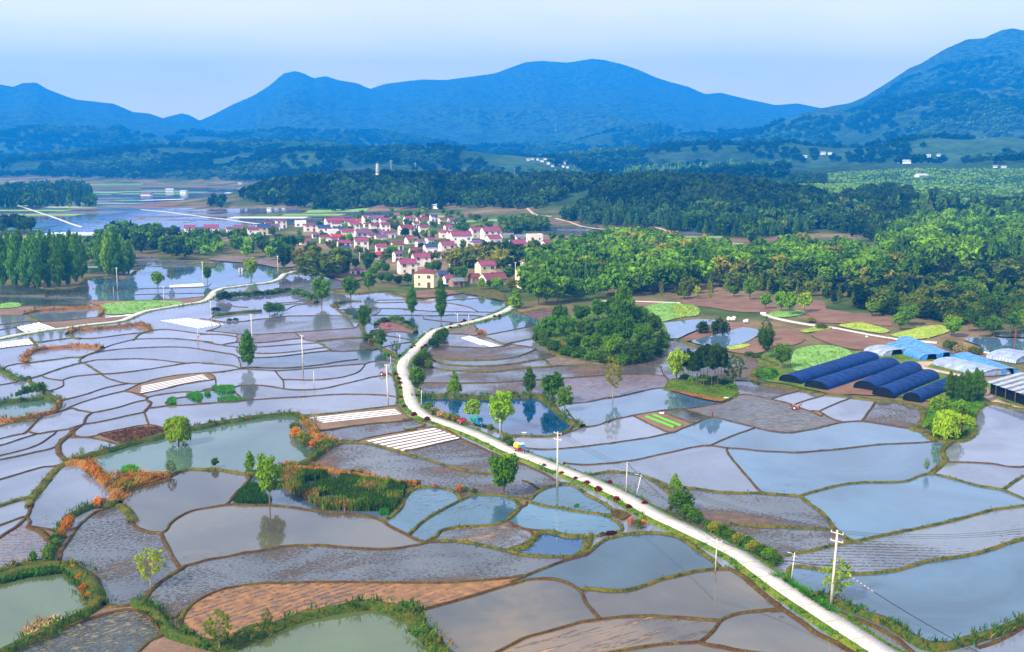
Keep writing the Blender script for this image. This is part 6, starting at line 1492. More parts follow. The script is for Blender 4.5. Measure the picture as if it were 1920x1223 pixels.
tunnel((1638,740),(1673,748),(1759,712),2.15,'net','blue-black net tunnel right of the middle one', G1)
tunnel((1697,748),(1722,757),(1800,724),2.0,'net','short blue-black net tunnel at the front right beside the conifers', G1)
G2 = 'light blue and pale tunnels'
tunnel((1655,652),(1635,664),(1672,673),1.7,'sheetw','small pale grey tunnel left of the blue tunnels', G2, True)
tunnel((1690,648),(1670,657),(1737,681),1.8,'sheetb','light blue tunnel with open right end, left of two', G2, True)
tunnel((1706,639),(1688,645),(1765,677),1.9,'sheetb','light blue tunnel with open right end, behind the other', G2, True)
tunnel((1785,676),(1763,688),(1857,712),1.8,'sheetw','long pale tunnel in front of the right blue one', G2)
tunnel((1815,668),(1798,677),(1884,709),1.8,'sheetb','light blue tunnel near the right edge of the photo', G2, True)
tunnel((1884,660),(1868,676),(1925,686),2.0,'sheetw','pale striped tunnel cut off by the right edge', G2)
# long low shed of corrugated sheets on the right edge
def long_shed():
    a, b, d = at(1852,738), at(1932,766), at(1860,716); ax = (b - a); Ln = ax.length; ax.normalize(); W = 17
    o = bpy.data.objects.new('livestock_shed', None); COL.objects.link(o); o.location = (a.x, a.y, .05); o.rotation_euler.z = math.atan2(ax.y, ax.x)
    ws = [M['sheetw'], M['hoop'], RC['g'][1]]
    for i in range(26):
        x = i * .95; m = MB(); z = 2.9 + (i % 3) * .05; m.add([(x, -.9, z), (x + .9, -.9, z), (x + .9, W / 2, z + 2.1), (x, W / 2, z + 2.1), (x, W, z), (x + .9, W, z)], [(0,1,2,3),(3,2,5,4)], 0); q = kid(o, bpy.data.objects.new('roof_sheet', m.me('roof_sheet', [ws[i % 3]]))); COL.objects.link(q)
    m = MB(); m.box(.5, .3, 0, 24, .45, 2.0); m.box(.5, .3, 0, .65, W - .3, 2.8); q = kid(o, bpy.data.objects.new('wall', m.me('wall', [M['netend']]))); COL.objects.link(q)
    for i in range(7):
        m = MB(); m.tube([(.3 + i * 3.6, -.6, 0), (.3 + i * 3.6, -.6, 2.95)], .08, 5); q = kid(o, bpy.data.objects.new('post', m.me('post', [M['bark']]))); COL.objects.link(q)
    tag(o, 'long low shed with striped grey sheet roof on the right edge', 'shed')
long_shed()

# ------------------------------------------------------------------ poles, lamps, wires
M['conc'] = simple('pole_concrete', (.62, .56, .48), .9, .1, 1); M['lampw'] = simple('lamp_white', (.8, .8, .82), .4, .03); M['lampb'] = simple('lamp_blue', (.02, .1, .42), .4, .05); M['insul'] = simple('insulator', (.7, .7, .72), .4); M['dark'] = simple('dark_metal', (.03, .03, .035), .5)
POLETOP = {}
def pole(x, yb, yt, label, arms=1, dx=0, thin=False):
    p = at(x, yb); H = (yb - yt) * mpp(p) / CP; lean = dx * mpp(p)
    o = bpy.data.objects.new('power_pole', None); COL.objects.link(o); o.location = p; r0 = .11 if thin else .2
    m = MB(); m.tube([(0, 0, -.2), (lean / 2, 0, H / 2), (lean, 0, H)], [r0, r0 * .82, r0 * .62], 8); q = kid(o, bpy.data.objects.new('shaft', m.me('shaft', [M['conc']], True))); COL.objects.link(q)
    for i in range(arms):
        z = H - .35 - i * 1.1; m = MB(); m.box(lean - .85, -.05, z, lean + .85, .05, z + .1); q = kid(o, bpy.data.objects.new('crossarm', m.me('crossarm', [M['conc']]))); COL.objects.link(q); q.rotation_euler.z = -.7
        for s_ in (-.78, 0, .78):
            m = MB(); m.tube([(lean + s_, 0, z + .1), (lean + s_, 0, z + .32)], [.06, .04], 6); w_ = kid(q, bpy.data.objects.new('insulator', m.me('insulator', [M['insul']]))); COL.objects.link(w_)
    tag(o, label, 'power pole', 'power poles'); POLETOP[(x, yb)] = p + Vector((lean, 0, H - .2)); return p + Vector((lean, 0, H - .2))
P = [pole(1558, 1137, 990, 'tall pale power pole beside the lower right road, nearest of all', 2, 5), pole(1341.5, 1070, 1008, 'short pale pole on the bund just left of the lower road', 1, 1, True),
     pole(1045, 912, 808, 'tall pale pole below the road in the picture centre', 2), pole(728, 761, 683, 'pale pole at the right end of the bend film strips', 1, -2), pole(568.5, 693, 628, 'white pole alone in the paddies right of the tall green tree', 1, -1),
     pole(589, 730, 695, 'short thin pole right of the white paddy pole', 0, 0, True), pole(473, 650, 589, 'pale pole just behind the tall paddy tree', 1), pole(397, 619, 564, 'thin pole at the upper left film strips', 1, 0, True),
     pole(308, 577, 537, 'thin pole beside the green wheat plot', 1, 0, True), pole(220.5, 543, 502, 'pole in front of the small poplar grove', 1), pole(381, 532, 491, 'pole at the upper left pond shore', 1), pole(213, 553, 538, 'stubby pale post in the water below the grove', 0, 0, True),
     pole(521.5, 514, 480, 'pale pole by the road where it enters the village', 1), pole(843, 518, 495, 'pale pole behind the front house', 1), pole(956, 521, 496, 'left of two poles beside the wood edge house', 1), pole(966.5, 520, 492, 'right of two poles beside the wood edge house', 1), pole(675, 506, 474, 'pale pole above the magenta shelter', 1),
     pole(1174, 926, 865, 'thin rusty pole on the right side of the lower road', 0, 1, True), pole(371.5, 645, 604, 'thin dark post with red flags in the left paddies', 0, 0, True), pole(879, 613, 590, 'thin wooden post on the road verge near the village', 0, 0, True), pole(732.5, 686, 667, 'thin wooden post left of the road bend', 0, 0, True)]
def wire(a, b, sag, label, off=0.0, rad=.02):
    d = (b - a).normalized(); s_ = Vector((-d.y, d.x, 0)) * off; pts = []
    for i in range(17): t = i / 16; q = a.lerp(b, t) + s_; q.z -= sag * 4 * t * (1 - t); pts.append(q)
    m = MB(); m.tube(pts, rad, 4); o = link('overhead_wire', m.me('overhead_wire', [M['dark']])); WI.append((o, label))
WI = []
end = at(2150, 1060) + Vector((0, 0, 9))
for off, w_ in ((-.7, 'left'), (0, 'middle'), (.7, 'right')):
    wire(P[3], P[2], 1.2, 'thin black %s wire from the bend pole down to the centre pole' % w_, off); wire(P[2], P[0], 2.2, 'thin black %s wire from the centre pole to the nearest tall pole' % w_, off); wire(P[0], end, 2.2, 'thin black %s wire leaving the nearest pole towards the right edge' % w_, off)
wire(P[4], P[3], .8, 'black wire from the paddy pole to the bend pole'); wire(P[6], P[4], .8, 'black wire from the pole by the tall tree to the paddy pole'); wire(P[7], P[6], .8, 'black wire between the thin poles in the upper left paddies')
wire(P[17], P[1], .6, 'thick black cable crossing the lower road', 0, .05); wire(P[1], P[0] - Vector((0, 0, 4.6)), .8, 'thick black cable from the short pole to the tall near pole', 0, .05); wire(P[0] - Vector((0, 0, 4.6)), at(1850, 1240) + Vector((0, 0, .6)), .5, 'thick black cable running down to the bottom right corner', 0, .05)
for o, l in WI: tag(o, l, 'wire', 'overhead wires')
# striped marker tube hanging on the cable
a, b = P[0] - Vector((0, 0, 4.6)), at(1850, 1240) + Vector((0, 0, .6)); m = MB()
for i in range(14):
    p, q = a.lerp(b, .10 + i * .013), a.lerp(b, .10 + (i + 1) * .013); z = lambda t: Vector((0, 0, -2.0 * t * (1 - t)))
    m.tube([p + z(.1 + i * .013), q + z(.1 + (i + 1) * .013)], .045, 6, i % 2)
M['redp'] = simple('red_paint', (.5, .02, .03), .5); o = link('cable_marker', m.me('cable_marker', [M['lampw'], M['redp']])); tag(o, 'red and white striped marker tube on the black cable', 'cable marker')
def lamp(x, yb, yt, label, dx=3):
    p = at(x, yb); H = (yb - yt) * mpp(p) / CP; ln = dx * mpp(p); o = bpy.data.objects.new('street_lamp', None); COL.objects.link(o); o.location = p
    m = MB(); m.tube([(0, 0, .9), (ln, 0, H)], [.075, .05], 8); m.tube([(ln * .93, 0, H * .92), (ln - .6, 0, H + .0), (ln - 1.1, 0, H + .05)], .035, 5)
    q = kid(o, bpy.data.objects.new('post', m.me('post', [M['lampw']], True))); COL.objects.link(q)
    m = MB(); m.tube([(0, 0, -.1), (0, 0, .9)], [.12, .1], 8); q = kid(o, bpy.data.objects.new('base', m.me('base', [M['lampb']]))); COL.objects.link(q)
    m = MB(); m.box(ln - 1.75, -.14, H, ln - 1.1, .14, H + .12); q = kid(o, bpy.data.objects.new('lamp_head', m.me('lamp_head', [M['lampb']]))); COL.objects.link(q)
    m = MB(); m.tube([(ln - .32 + .0, 0, H * .88), (ln + .05, .28, H * .91), (ln + .32, 0, H * .88), (ln + .05, -.28, H * .91), (ln - .32, 0, H * .88)], .02, 4); q = kid(o, bpy.data.objects.new('ring_ornament', m.me('ring_ornament', [M['lampw']]))); COL.objects.link(q)
    tag(o, label, 'street lamp', 'street lamps along the road')
lamp(1483.5, 1096.5, 1034, 'white street lamp with blue head nearest at the lower road', 4); lamp(1193.5, 937, 889, 'leaning white street lamp on the right of the road below the centre', 8); lamp(937.7, 825, 785, 'white street lamp between the road and the blue pond', 0); lamp(790, 768, 731, 'white street lamp at the left tip of the blue pond', 1)
lamp(764.5, 694, 667, 'white street lamp at the road bend beside the dark bushes'); lamp(800.5, 649, 622, 'white street lamp above the road bend', 0); lamp(858, 612, 588, 'white street lamp half way up the road to the village', 0); lamp(963, 578, 562, 'small street lamp at the far end of the road', 0)
lamp(750, 651, 667 - 40, 'short street lamp in the trees left of the bend', 0)

# ------------------------------------------------------------------ vehicles
def wheel(o, x, y, r_, w_=.14):
    q = kid(o, bpy.data.objects.new('wheel', bpy.data.meshes.get('wheel_%.2f' % r_) or wheel_me(r_, w_))); COL.objects.link(q); q.location = (x, y, r_)
def wheel_me(r_, w_):
    m = MB(); m.tube([(0, -w_/2, 0), (0, -w_/2 + .02, 0), (0, w_/2 - .02, 0), (0, w_/2, 0)], [r_ * .85, r_, r_, r_ * .85], 14, 0); m.tube([(0, -w_/2 - .01, 0), (0, w_/2 + .01, 0)], r_ * .5, 8, 1)
    return m.me('wheel_%.2f' % r_, [M['dark'], M['insul']])
def carmat(n, c): M[n] = simple(n, c, .35, .06, 2, .5); return M[n]
carmat('v_green', (.02, .22, .12)); carmat('v_blue', (.02, .22, .40)); carmat('v_red', (.5, .03, .04)); carmat('v_yellow', (.75, .62, .05)); carmat('v_white', (.75, .75, .72)); carmat('v_orange', (.55, .15, .05))
def part(o, nm, fn, mts):
    m = MB(); fn(m); q = kid(o, bpy.data.objects.new(nm, m.me(nm, mts))); COL.objects.link(q); return q
def vehicle(nm, a, b, label, cat):
    p, q = at(*a), at(*b); d = q - p; o = bpy.data.objects.new(nm, None); COL.objects.link(o); o.location = (p.x, p.y, .42); o.rotation_euler.z = math.atan2(d.y, d.x); tag(o, label, cat); return o
def figure(m, x, y, z, mi=0, skin=1):
    """seated driver"""
    m.tube([(x, y, z), (x + .03, y, z + .3), (x, y, z + .55)], [.16, .19, .1], 8, mi); m.tube([(x + .02, y, z + .58), (x + .02, y, z + .7), (x + .02, y, z + .84)], [.07, .11, .05], 8, skin)
o = vehicle('farm_truck', (896, 801), (925, 816), 'small three wheeled farm truck with green canopy and teal cab on the road', 'truck')
part(o, 'chassis', lambda m: (m.box(-1.9, -.5, .45, 1.5, .5, .58), m.box(-1.9, -.78, .6, .15, .78, 1.0)), [M['v_blue']])
part(o, 'canopy', lambda m: (m.tube([(-1.95, 0, 1.15), (.2, 0, 1.15)], .9, 12), m.box(-1.94, -.84, .98, .19, .84, 1.4)), [M['v_green']])
def cab(m): m.add([(.3,-.72,.6),(1.35,-.72,.6),(1.35,.72,.6),(.3,.72,.6),(.3,-.66,1.95),(1.0,-.62,1.95),(1.0,.62,1.95),(.3,.66,1.95),(1.32,-.7,1.25),(1.32,.7,1.25)], [(0,1,8,5,4),(3,7,6,9,2),(0,4,7,3),(4,5,6,7),(1,2,9,8),(0,3,2,1),(5,8,9,6)], 0)
part(o, 'cab', cab, [M['v_blue']]); part(o, 'windscreen', lambda m: m.add([(1.325,-.6,1.3),(1.325,.6,1.3),(1.04,.54,1.88),(1.04,-.54,1.88)], [(0,1,2,3)]), [M['pane']]); part(o, 'engine_hood', lambda m: (m.box(1.36, -.36, .55, 2.1, .36, 1.05), m.box(1.9, -.5, .6, 2.15, .5, .8)), [M['v_blue']])
for y in (-.3, .3): part(o, 'headlight', lambda m: m.tube([(2.11, y, .95), (2.18, y, .95)], .09, 8), [M['v_white']])
wheel(o, -1.2, -.75, .34); wheel(o, -1.2, .75, .34); wheel(o, 1.9, 0, .33)
def trike(o, top, body, white=True):
    part(o, 'cargo_bed', lambda m: (m.box(-1.45, -.6, .42, .1, .6, .85), m.box(-.2, -.2, .3, 1.1, .2, .42)), [M[body]])
    part(o, 'cover', lambda m: (m.tube([(-1.48, 0, 1.05), (.05, 0, 1.05)], .66, 10), m.box(-1.47, -.62, .87, .04, .62, 1.3)), [M[top]])
    part(o, 'sun_roof', lambda m: (m.add([(.0,-.6,1.72),(1.0,-.52,1.68),(1.0,.52,1.68),(.0,.6,1.72),(.0,-.6,1.78),(1.0,-.52,1.74),(1.0,.52,1.74),(.0,.6,1.78)], [(0,3,2,1),(4,5,6,7),(0,1,5,4),(1,2,6,5),(2,3,7,6),(3,0,4,7)])), [M['v_white']])
    part(o, 'windshield', lambda m: m.add([(1.25,-.45,.85),(1.25,.45,.85),(1.02,.42,1.66),(1.02,-.42,1.66),(1.28,-.45,.85),(1.28,.45,.85),(1.05,.42,1.66),(1.05,-.42,1.66)], [(0,3,2,1),(4,5,6,7),(0,1,5,4),(3,7,6,2)]), [M['v_blue']])
    part(o, 'front_fork', lambda m: (m.tube([(1.0, 0, 1.1), (1.35, 0, .35)], .05, 6), m.tube([(1.0, -.35, 1.12), (1.0, .35, 1.12)], .03, 6), m.box(1.05, -.3, .5, 1.2, .3, .85)), [M[body]])
    part(o, 'seat', lambda m: m.box(.15, -.35, .43, .65, .35, .72), [M['dark']])
    wheel(o, -.95, -.6, .27); wheel(o, -.95, .6, .27); wheel(o, 1.36, 0, .27)
o = vehicle('cargo_tricycle', (975, 851), (1004, 864), 'covered cargo tricycle with yellow cover and red body driving on the road', 'tricycle'); trike(o, 'v_yellow', 'v_red')
o = vehicle('cargo_tricycle', (864, 797), (845, 789), 'small red open cargo tricycle parked behind the green truck', 'tricycle')
part(o, 'cargo_bed', lambda m: (m.box(-1.3, -.55, .45, .1, .55, .52), m.box(-1.3, -.55, .53, -1.25, .55, .85), m.box(-1.24, -.55, .53, .05, -.5, .85), m.box(-1.24, .5, .53, .05, .55, .85), m.box(.055, -.55, .53, .1, .55, 1.0)), [M['v_red']])
part(o, 'front_fork', lambda m: (m.tube([(.95, 0, 1.05), (1.25, 0, .3)], .05, 6), m.tube([(.95, -.33, 1.08), (.95, .33, 1.08)], .03, 6), m.box(.1, -.15, .3, 1.0, .15, .45)), [M['v_red']]); part(o, 'seat', lambda m: m.box(.2, -.25, .55, .7, .25, .75), [M['dark']])
wheel(o, -.8, -.55, .27); wheel(o, -.8, .55, .27); wheel(o, 1.27, 0, .27)
def tiller(px, py, label):
    o = vehicle('rotary_tiller', (px, py), (px - 10, py), label, 'tiller'); o.location.z = 0
    part(o, 'engine', lambda m: (m.box(-.5, -.3, .5, .5, .3, 1.0), m.box(.2, -.35, .9, .5, .35, 1.2)), [M['v_orange']]); part(o, 'frame', lambda m: (m.box(-.9, -.5, .35, .9, .5, .48), m.tube([(-.5, -.25, .8), (-1.6, -.3, 1.1)], .03, 5), m.tube([(-.5, .25, .8), (-1.6, .3, 1.1)], .03, 5)), [M['v_red']])
    wheel(o, .3, -.65, .5); wheel(o, .3, .65, .5); return o
tiller(1490, 768, 'red rotary tiller working in the harrowed grey field'); tiller(718, 704, 'orange rotary tiller in the paddy left of the road bend')
# ------------------------------------------------------------------ people
SKIN = simple('skin', (.42, .24, .16), .7); 
def person(px, py, shirt, trousers, label, pose='stand', z=0.0, face=0.0, hatc=(.05, .03, .02)):
    p = at(px, py); b = -.0 if pose != 'bend' else .45
    J = {'pel': (0,0,.92), 'wai': (0,.0,1.08), 'che': (0,.02 - b*.6,1.34 - b*.25), 'nec': (0, -b*1.0, 1.49 - b*.5), 'hed': (0, -.02 - b*1.25, 1.66 - b*.65), 'top': (0, -.01 - b*1.35, 1.74 - b*.7)}
    V = [J['pel'], J['wai'], J['che'], J['nec'], J['hed'], J['top']]; E = [(0,1),(1,2),(2,3),(3,4),(4,5)]; Rr = [(.145,.11),(.13,.10),(.16,.11),(.055,.055),(.095,.105),(.06,.07)]
    st = .22 if pose == 'walk' else .06
    for s_ in (-1, 1):
        n = len(V); V += [(s_*.09,0,.86),(s_*.10,-s_*st*.6,.48),(s_*.10,s_*st,.08),(s_*.10,s_*st-.13,.04)]; E += [(0,n),(n,n+1),(n+1,n+2),(n+2,n+3)]; Rr += [(.095,.095),(.06,.065),(.045,.045),(.04,.035)]
        n = len(V); c = V[2]; V += [(s_*.19,c[1],c[2]+.08),(s_*.25,c[1]+.02-b*.3,c[2]-.2),(s_*.24,c[1]-.1-b*.5-s_*st*.5,c[2]-.42),(s_*.235,c[1]-.14-b*.5-s_*st*.5,c[2]-.52)]; E += [(2,n),(n,n+1),(n+1,n+2),(n+2,n+3)]; Rr += [(.065,.06),(.045,.045),(.035,.035),(.03,.02)]
    me = bpy.data.meshes.new('person'); me.from_pydata(V, E, []); tmp = bpy.data.objects.new('tmp', me); COL.objects.link(tmp)
    md = tmp.modifiers.new('s', 'SKIN'); sv = me.skin_vertices[0].data
    for i, r_ in enumerate(Rr): sv[i].radius = r_
    sv[0].use_root = True; md2 = tmp.modifiers.new('u', 'SUBSURF'); md2.levels = 2; md2.render_levels = 2
    dg = bpy.context.evaluated_depsgraph_get(); e_ = bpy.data.meshes.new_from_object(tmp.evaluated_get(dg)); bpy.data.objects.remove(tmp)
    e_.name = 'person'; e_.materials.clear()
    for mt in (SKIN, simple('shirt', shirt, .9, .1), simple('trousers', trousers, .9, .1)): e_.materials.append(mt)
    for f in e_.polygons:
        c = f.center; f.material_index = 0 if (c.z > 1.46 - b * .45 and abs(c.x) < .12) or (abs(c.x) > .21 and c.z < V[2][2] - .38) else (1 if c.z > .95 else 2)
    o = link('person', e_); o.location = (p.x, p.y, p.z + z); o.rotation_euler.z = face; h_ = V[4]
    m = MB(); m.tube([(0, h_[1] + .02, h_[2] + .02), (0, h_[1] + .02, h_[2] + .09), (0, h_[1] + .01, h_[2] + .14)], [.115, .10, .03], 10); q = link('hair', m.me('hair', [simple('hair', hatc, .8)], True), o); 
    tag(o, label, 'person'); return o
person(811.5, 784, (.02,.02,.025), (.02,.02,.03), 'person in dark clothes walking on the road near the blue pond', 'walk', .42, .9)
person(1335.5, 783, (.45,.05,.03), (.03,.04,.08), 'person in a red top standing at the field corner', 'stand', .1, .3)
person(1499, 766, (.02,.03,.07), (.03,.03,.04), 'person in dark blue standing behind the tiller', 'bend', -.25, 1.6)
person(726, 700, (.08,.10,.22), (.04,.04,.05), 'person in blue guiding the tiller left of the road', 'bend', -.2, 1.2)
# ------------------------------------------------------------------ small things
def sack(px, py, w_, h_, label, c='plastic', n=3):
    p = at(px, py); k = mpp(p); r_ = random.Random(int(px)); o = bpy.data.objects.new('sack_pile', None); COL.objects.link(o); o.location = p; tag(o, label, 'sacks')
    for i in range(n):
        m = MB(); x = (i - (n - 1) / 2) * w_ * k / n; s_ = w_ * k / n * .62; hh = h_ * k * r_.uniform(.7, 1); m.tube([(x - s_, r_.uniform(-.2, .2), hh * .45), (x - s_ * .5, 0, hh * .5), (x + s_ * .5, 0, hh * .5), (x + s_, r_.uniform(-.2, .2), hh * .4)], [hh * .25, hh * .5, hh * .5, hh * .22], 8)
        q = kid(o, bpy.data.objects.new('sack', m.me('sack', [M[c]], True))); COL.objects.link(q)
sack(1241, 777, 8, 5, 'white sacks on the brown seedbed corner'); sack(1371, 602, 15, 9, 'white sack heap beside the mirror pond'); sack(1398, 606, 8, 8, 'white sacks on the bare soil right of the heap'); sack(1431, 590, 10, 5, 'white sacks where the farm track bends')
sack(1361, 835 - 86, 10, 5, 'pale stones and sacks on the shore below the pines'); sack(1739, 806, 22, 6, 'dark tarpaulin heap on the peninsula edge', 'net', 2); sack(1815, 797, 8, 10, 'pale stones on the waterside of the peninsula', 'conc', 4); sack(983, 813, 8, 3, 'white things floating at the near shore of the blue pond', 'plastic', 3); sack(1625, 633, 4, 4, 'white marker in the brown plot', 'plastic', 1); sack(1621, 627, 4, 3, 'white marker behind the other in the brown plot', 'plastic', 1)
def hut(px, py, label):
    p = at(px, py); o = bpy.data.objects.new('shrine_hut', None); COL.objects.link(o); o.location = p; tag(o, label, 'hut')
    part(o, 'wall', lambda m: (m.box(-.9, -.8, 0, -.5, .8, 2.0), m.box(.5, -.8, 0, .9, .8, 2.0), m.box(-.5, .7, 0, .5, .8, 2.0), m.box(-.5, -.8, 1.6, .5, .69, 2.0)), [M['wall']]); part(o, 'roof', lambda m: m.add([(-1.1,-1,2.0),(1.1,-1,2.0),(1.1,1,2.0),(-1.1,1,2.0),(0,-1,2.8),(0,1,2.8)], [(0,1,4),(2,3,5),(1,2,5,4),(3,0,4,5),(0,3,2,1)]), [RC['m'][1]])
hut(451.5, 509, 'tiny pink shrine hut standing on the pond bank')
def flag(px, py, label, h=2.2):
    p = at(px, py); o = bpy.data.objects.new('red_flag', None); COL.objects.link(o); o.location = p; tag(o, label, 'flag')
    part(o, 'stick', lambda m: m.tube([(0, 0, 0), (0, 0, h)], .03, 5), [M['bark']]); part(o, 'cloth', lambda m: m.add([(0,0,h-.6),(.35,.1,h-.55),(.7,0,h-.65),(.7,0,h-.05),(.35,.1,h),(0,0,h)], [(0,1,4,5),(1,2,3,4)]), [M['redp']])
flag(172.5, 527, 'red flag on the shore below the left grove', 4); flag(370, 643, 'red flag in the left paddies beside the dark post'); flag(423, 361, 'large red flag in the distant fields', 22)
p = at(1901, 660); m = MB(); m.tube([(0, 0, 0), (.1, 0, 6.5)], .14, 6); o = link('rusty_post', m.me('rusty_post', [simple('rust', (.3, .06, .04), .8)]), None, p); tag(o, 'rusty red post standing at the lake on the right edge', 'post')
def pylon(px, yb, h, label):
    p = at(px, yb); H = h * mpp(p); o = bpy.data.objects.new('pylon', None); COL.objects.link(o); o.location = p; tag(o, label, 'pylon'); w_ = H * .09
    part(o, 'lattice', lambda m: ([m.tube([(sx * w_, sy * w_, -2), (sx * w_ * .2, sy * w_ * .2, H)], H * .006, 4) for sx in (-1, 1) for sy in (-1, 1)], [m.tube([(-w_ * (1 - z * .8), -w_ * (1 - z * .8), z * H), (w_ * (1 - z * .8 - .08), w_ * (1 - z * .8 - .08), (z + .1) * H)], H * .004, 4) for z in (0, .12, .24, .36, .48, .6, .72, .84)]), [M['insul']])
    for z in (.8, .92): part(o, 'crossarm', lambda m: m.tube([(-w_ * 1.6, 0, z * H), (w_ * 1.6, 0, z * H)], H * .008, 4), [M['insul']])
pylon(733, 322, 22, 'pale lattice pylon right of the pagoda'); pylon(779, 322, 16, 'small lattice pylon further right of the pagoda'); pylon(965, 327, 12, 'white mast above the dark ridge wood')
pylon(1042, 248, 12, 'faint mast on the mountain slope')

# thin blue smoke rising from the wood
def smoke():
    p = at(1206, 486); k = mpp(p); m = MB(); m.tube([(0, 0, 4), (k * 1, 0, 4 + k * 10), (-k * 1, 2, 4 + k * 22), (k * 2, 3, 4 + k * 36), (k * 4, 3, 4 + k * 44)], [k * 1.2, k * 3, k * 6, k * 8, k * 3], 12)
    mt, nt = mat('smoke'); tc = N(nt, 'ShaderNodeTexCoord'); nz = N(nt, 'ShaderNodeTexNoise', inp={'Scale': .12, 'Detail': 3.0}); r_ = N(nt, 'ShaderNodeMapRange', inp={'From Min': .42, 'From Max': .7, 'To Min': 0.0, 'To Max': .05})
    v = N(nt, 'ShaderNodeVolumePrincipled', inp={'Color': (.75, .85, 1, 1)}); o = N(nt, 'ShaderNodeOutputMaterial'); nt.links.new(tc.outputs['Object'], nz.inputs['Vector']); nt.links.new(nz.outputs['Fac'], r_.inputs[0]); nt.links.new(r_.outputs[0], v.inputs['Density']); nt.links.new(v.outputs[0], o.inputs['Volume'])
    o = link('smoke', m.me('smoke', [mt]), None, p); tag(o, kind='stuff')
smoke()
# ------------------------------------------------------------------ grass, reeds and water plants
def tufts(name, items, mt='wood_leaf'):
    """items: arrays x, y, z, height, spread, colour: three crossed blades each"""
    X, Y, Z, H, W, C = items; n = len(X); r = np.random.default_rng(len(X)); Vs = []
    for k in range(4):
        th = r.uniform(0, 6.28, n); ln = r.uniform(.3, 1, n) * W; hh = H * r.uniform(.6, 1.15, n); bx = X + r.normal(0, .3, n) * W; by = Y + r.normal(0, .3, n) * W; wd = .07 * H + .02
        px, py = -np.sin(th) * wd, np.cos(th) * wd
        Vs.append(np.stack([np.c_[bx - px, by - py, Z], np.c_[bx + px, by + py, Z], np.c_[bx + np.cos(th) * ln * .5 + px * .7, by + np.sin(th) * ln * .5 + py * .7, Z + hh * .7], np.c_[bx + np.cos(th) * ln, by + np.sin(th) * ln, Z + hh]], 1))
    V = np.stack(Vs, 1).reshape(-1, 3); F = np.arange(n * 16).reshape(-1, 4)
    me = mesh_np(name, V, F, [M[mt]]); a = me.attributes.new('tint', 'FLOAT_COLOR', 'FACE'); a.data.foreach_set('color', np.c_[np.repeat(C, 4, 0), np.ones(n * 4)].astype(np.float32).ravel()); tag(link(name, me), kind='stuff')
PAL = {'g': [(.07,.12,.008),(.12,.15,.01),(.04,.09,.008),(.2,.16,.02)], 'e': [(.14,.13,.02),(.2,.15,.03),(.08,.1,.01)], 'o': [(.46,.20,.03),(.34,.15,.02),(.26,.18,.02),(.09,.13,.01),(.12,.15,.01)], 'd': [(.03,.09,.01),(.05,.14,.012),(.09,.14,.01),(.22,.13,.03)], 'v': [(.05,.18,.012),(.08,.22,.01),(.12,.2,.02),(.04,.12,.01)]}
r = np.random.default_rng(77); G = []
for k, wd, pts, h in BANKPTS:
    p = np.array([q[:2] for q in pts]); sg = np.hypot(*np.diff(p, axis=0).T); s_ = np.r_[0, np.cumsum(sg)]; Ln = s_[-1]
    if Ln < 2: continue
    dist = p[:, 1].mean(); dens = min(7, 260 / dist) * wd * (1.0 if k in 'dv' else (1.7 if k == 'o' else .7)) * (0.9 if k == 'g' else 1)
    n = int(Ln * dens * .8); t = r.uniform(0, Ln, n); x = np.interp(t, s_, p[:, 0]); y = np.interp(t, s_, p[:, 1]); i = np.clip(np.searchsorted(s_, t) - 1, 0, len(p) - 2); d = (p[i + 1] - p[i]) / np.maximum(sg[i], 1e-6)[:, None]
    off = r.uniform(-.5, .5, n) if k != 'v' else np.where(r.random(n) < .5, -1, 1) * r.uniform(.33, .5, n)
    x += -d[:, 1] * off * wd; y += d[:, 0] * off * wd; z = h * (1 - (abs(off) * 2) ** 2 * .7) - .02
    ok = (y > 100) & (fbm(x / 3, y / 3, 3, 4) > .38); pal = np.array(PAL[k]); ci = np.clip((fbm(x / 5, y / 5, 3, 6) * 1.6 - .3) * len(pal) + r.uniform(-.8, .8, n), 0, len(pal) - 1).astype(int)
    hb = {'g': .28, 'e': .2, 'o': .55, 'd': .55, 'v': .4}[k] * (1 + y / 900)
    G.append((x[ok], y[ok], z[ok], (hb * r.uniform(.6, 1.5, n))[ok], (hb * 1.1 * np.ones(n))[ok], (pal[ci] * r.uniform(.7, 1.3, (n, 1)))[ok]))
tufts('bank_grass', [np.concatenate([g[i] for g in G]) for i in range(6)])
def polyfill(tile, s, n, seed):
    P_ = T(tile, s); r = np.random.default_rng(seed); x0, x1, y0, y1 = min(a for a, b in P_), max(a for a, b in P_), min(b for a, b in P_), max(b for a, b in P_)
    w_ = [at(*q) for q in P_]; X = r.uniform(min(q.x for q in w_), max(q.x for q in w_), n * 3); Y = r.uniform(min(q.y for q in w_), max(q.y for q in w_), n * 3); a, b = proj(X, Y, 0.0); k = inpoly(a, b, P_); return X[k][:n], Y[k][:n]
X, Y = polyfill('F', '690,880 900,890 1100,905 1300,940 1600,985 1800,1010 1760,1100 1690,1220 1300,1215 1050,1200 960,1130 800,1060 700,1000', 14000, 3); k = fbm(X / 4, Y / 4, 3, 2) > .30; X, Y = X[k], Y[k]
t = fbm(X / 5, Y / 5, 3, 8); C = np.where((t + r.normal(0, .07, len(X)) > .62)[:, None], [[.28, .17, .05]], np.where((t > .46)[:, None], [[.10, .18, .01]], [[.045, .10, .008]])) * r.uniform(.6, 1.4, (len(X), 1))
tufts('reeds', [X, Y, X * 0 + .0, r.uniform(.8, 1.6, len(X)), r.uniform(.2, .5, len(X)), C])
X, Y = polyfill('F', '280,1120 330,1050 430,980 520,1010 520,1060 600,1120 560,1150 300,1150', 1500, 4); tufts('reed_pond_weeds', [X, Y, X * 0, r.uniform(.4, .9, len(X)), X * 0 + .5, np.tile([.03, .09, .01], (len(X), 1))])
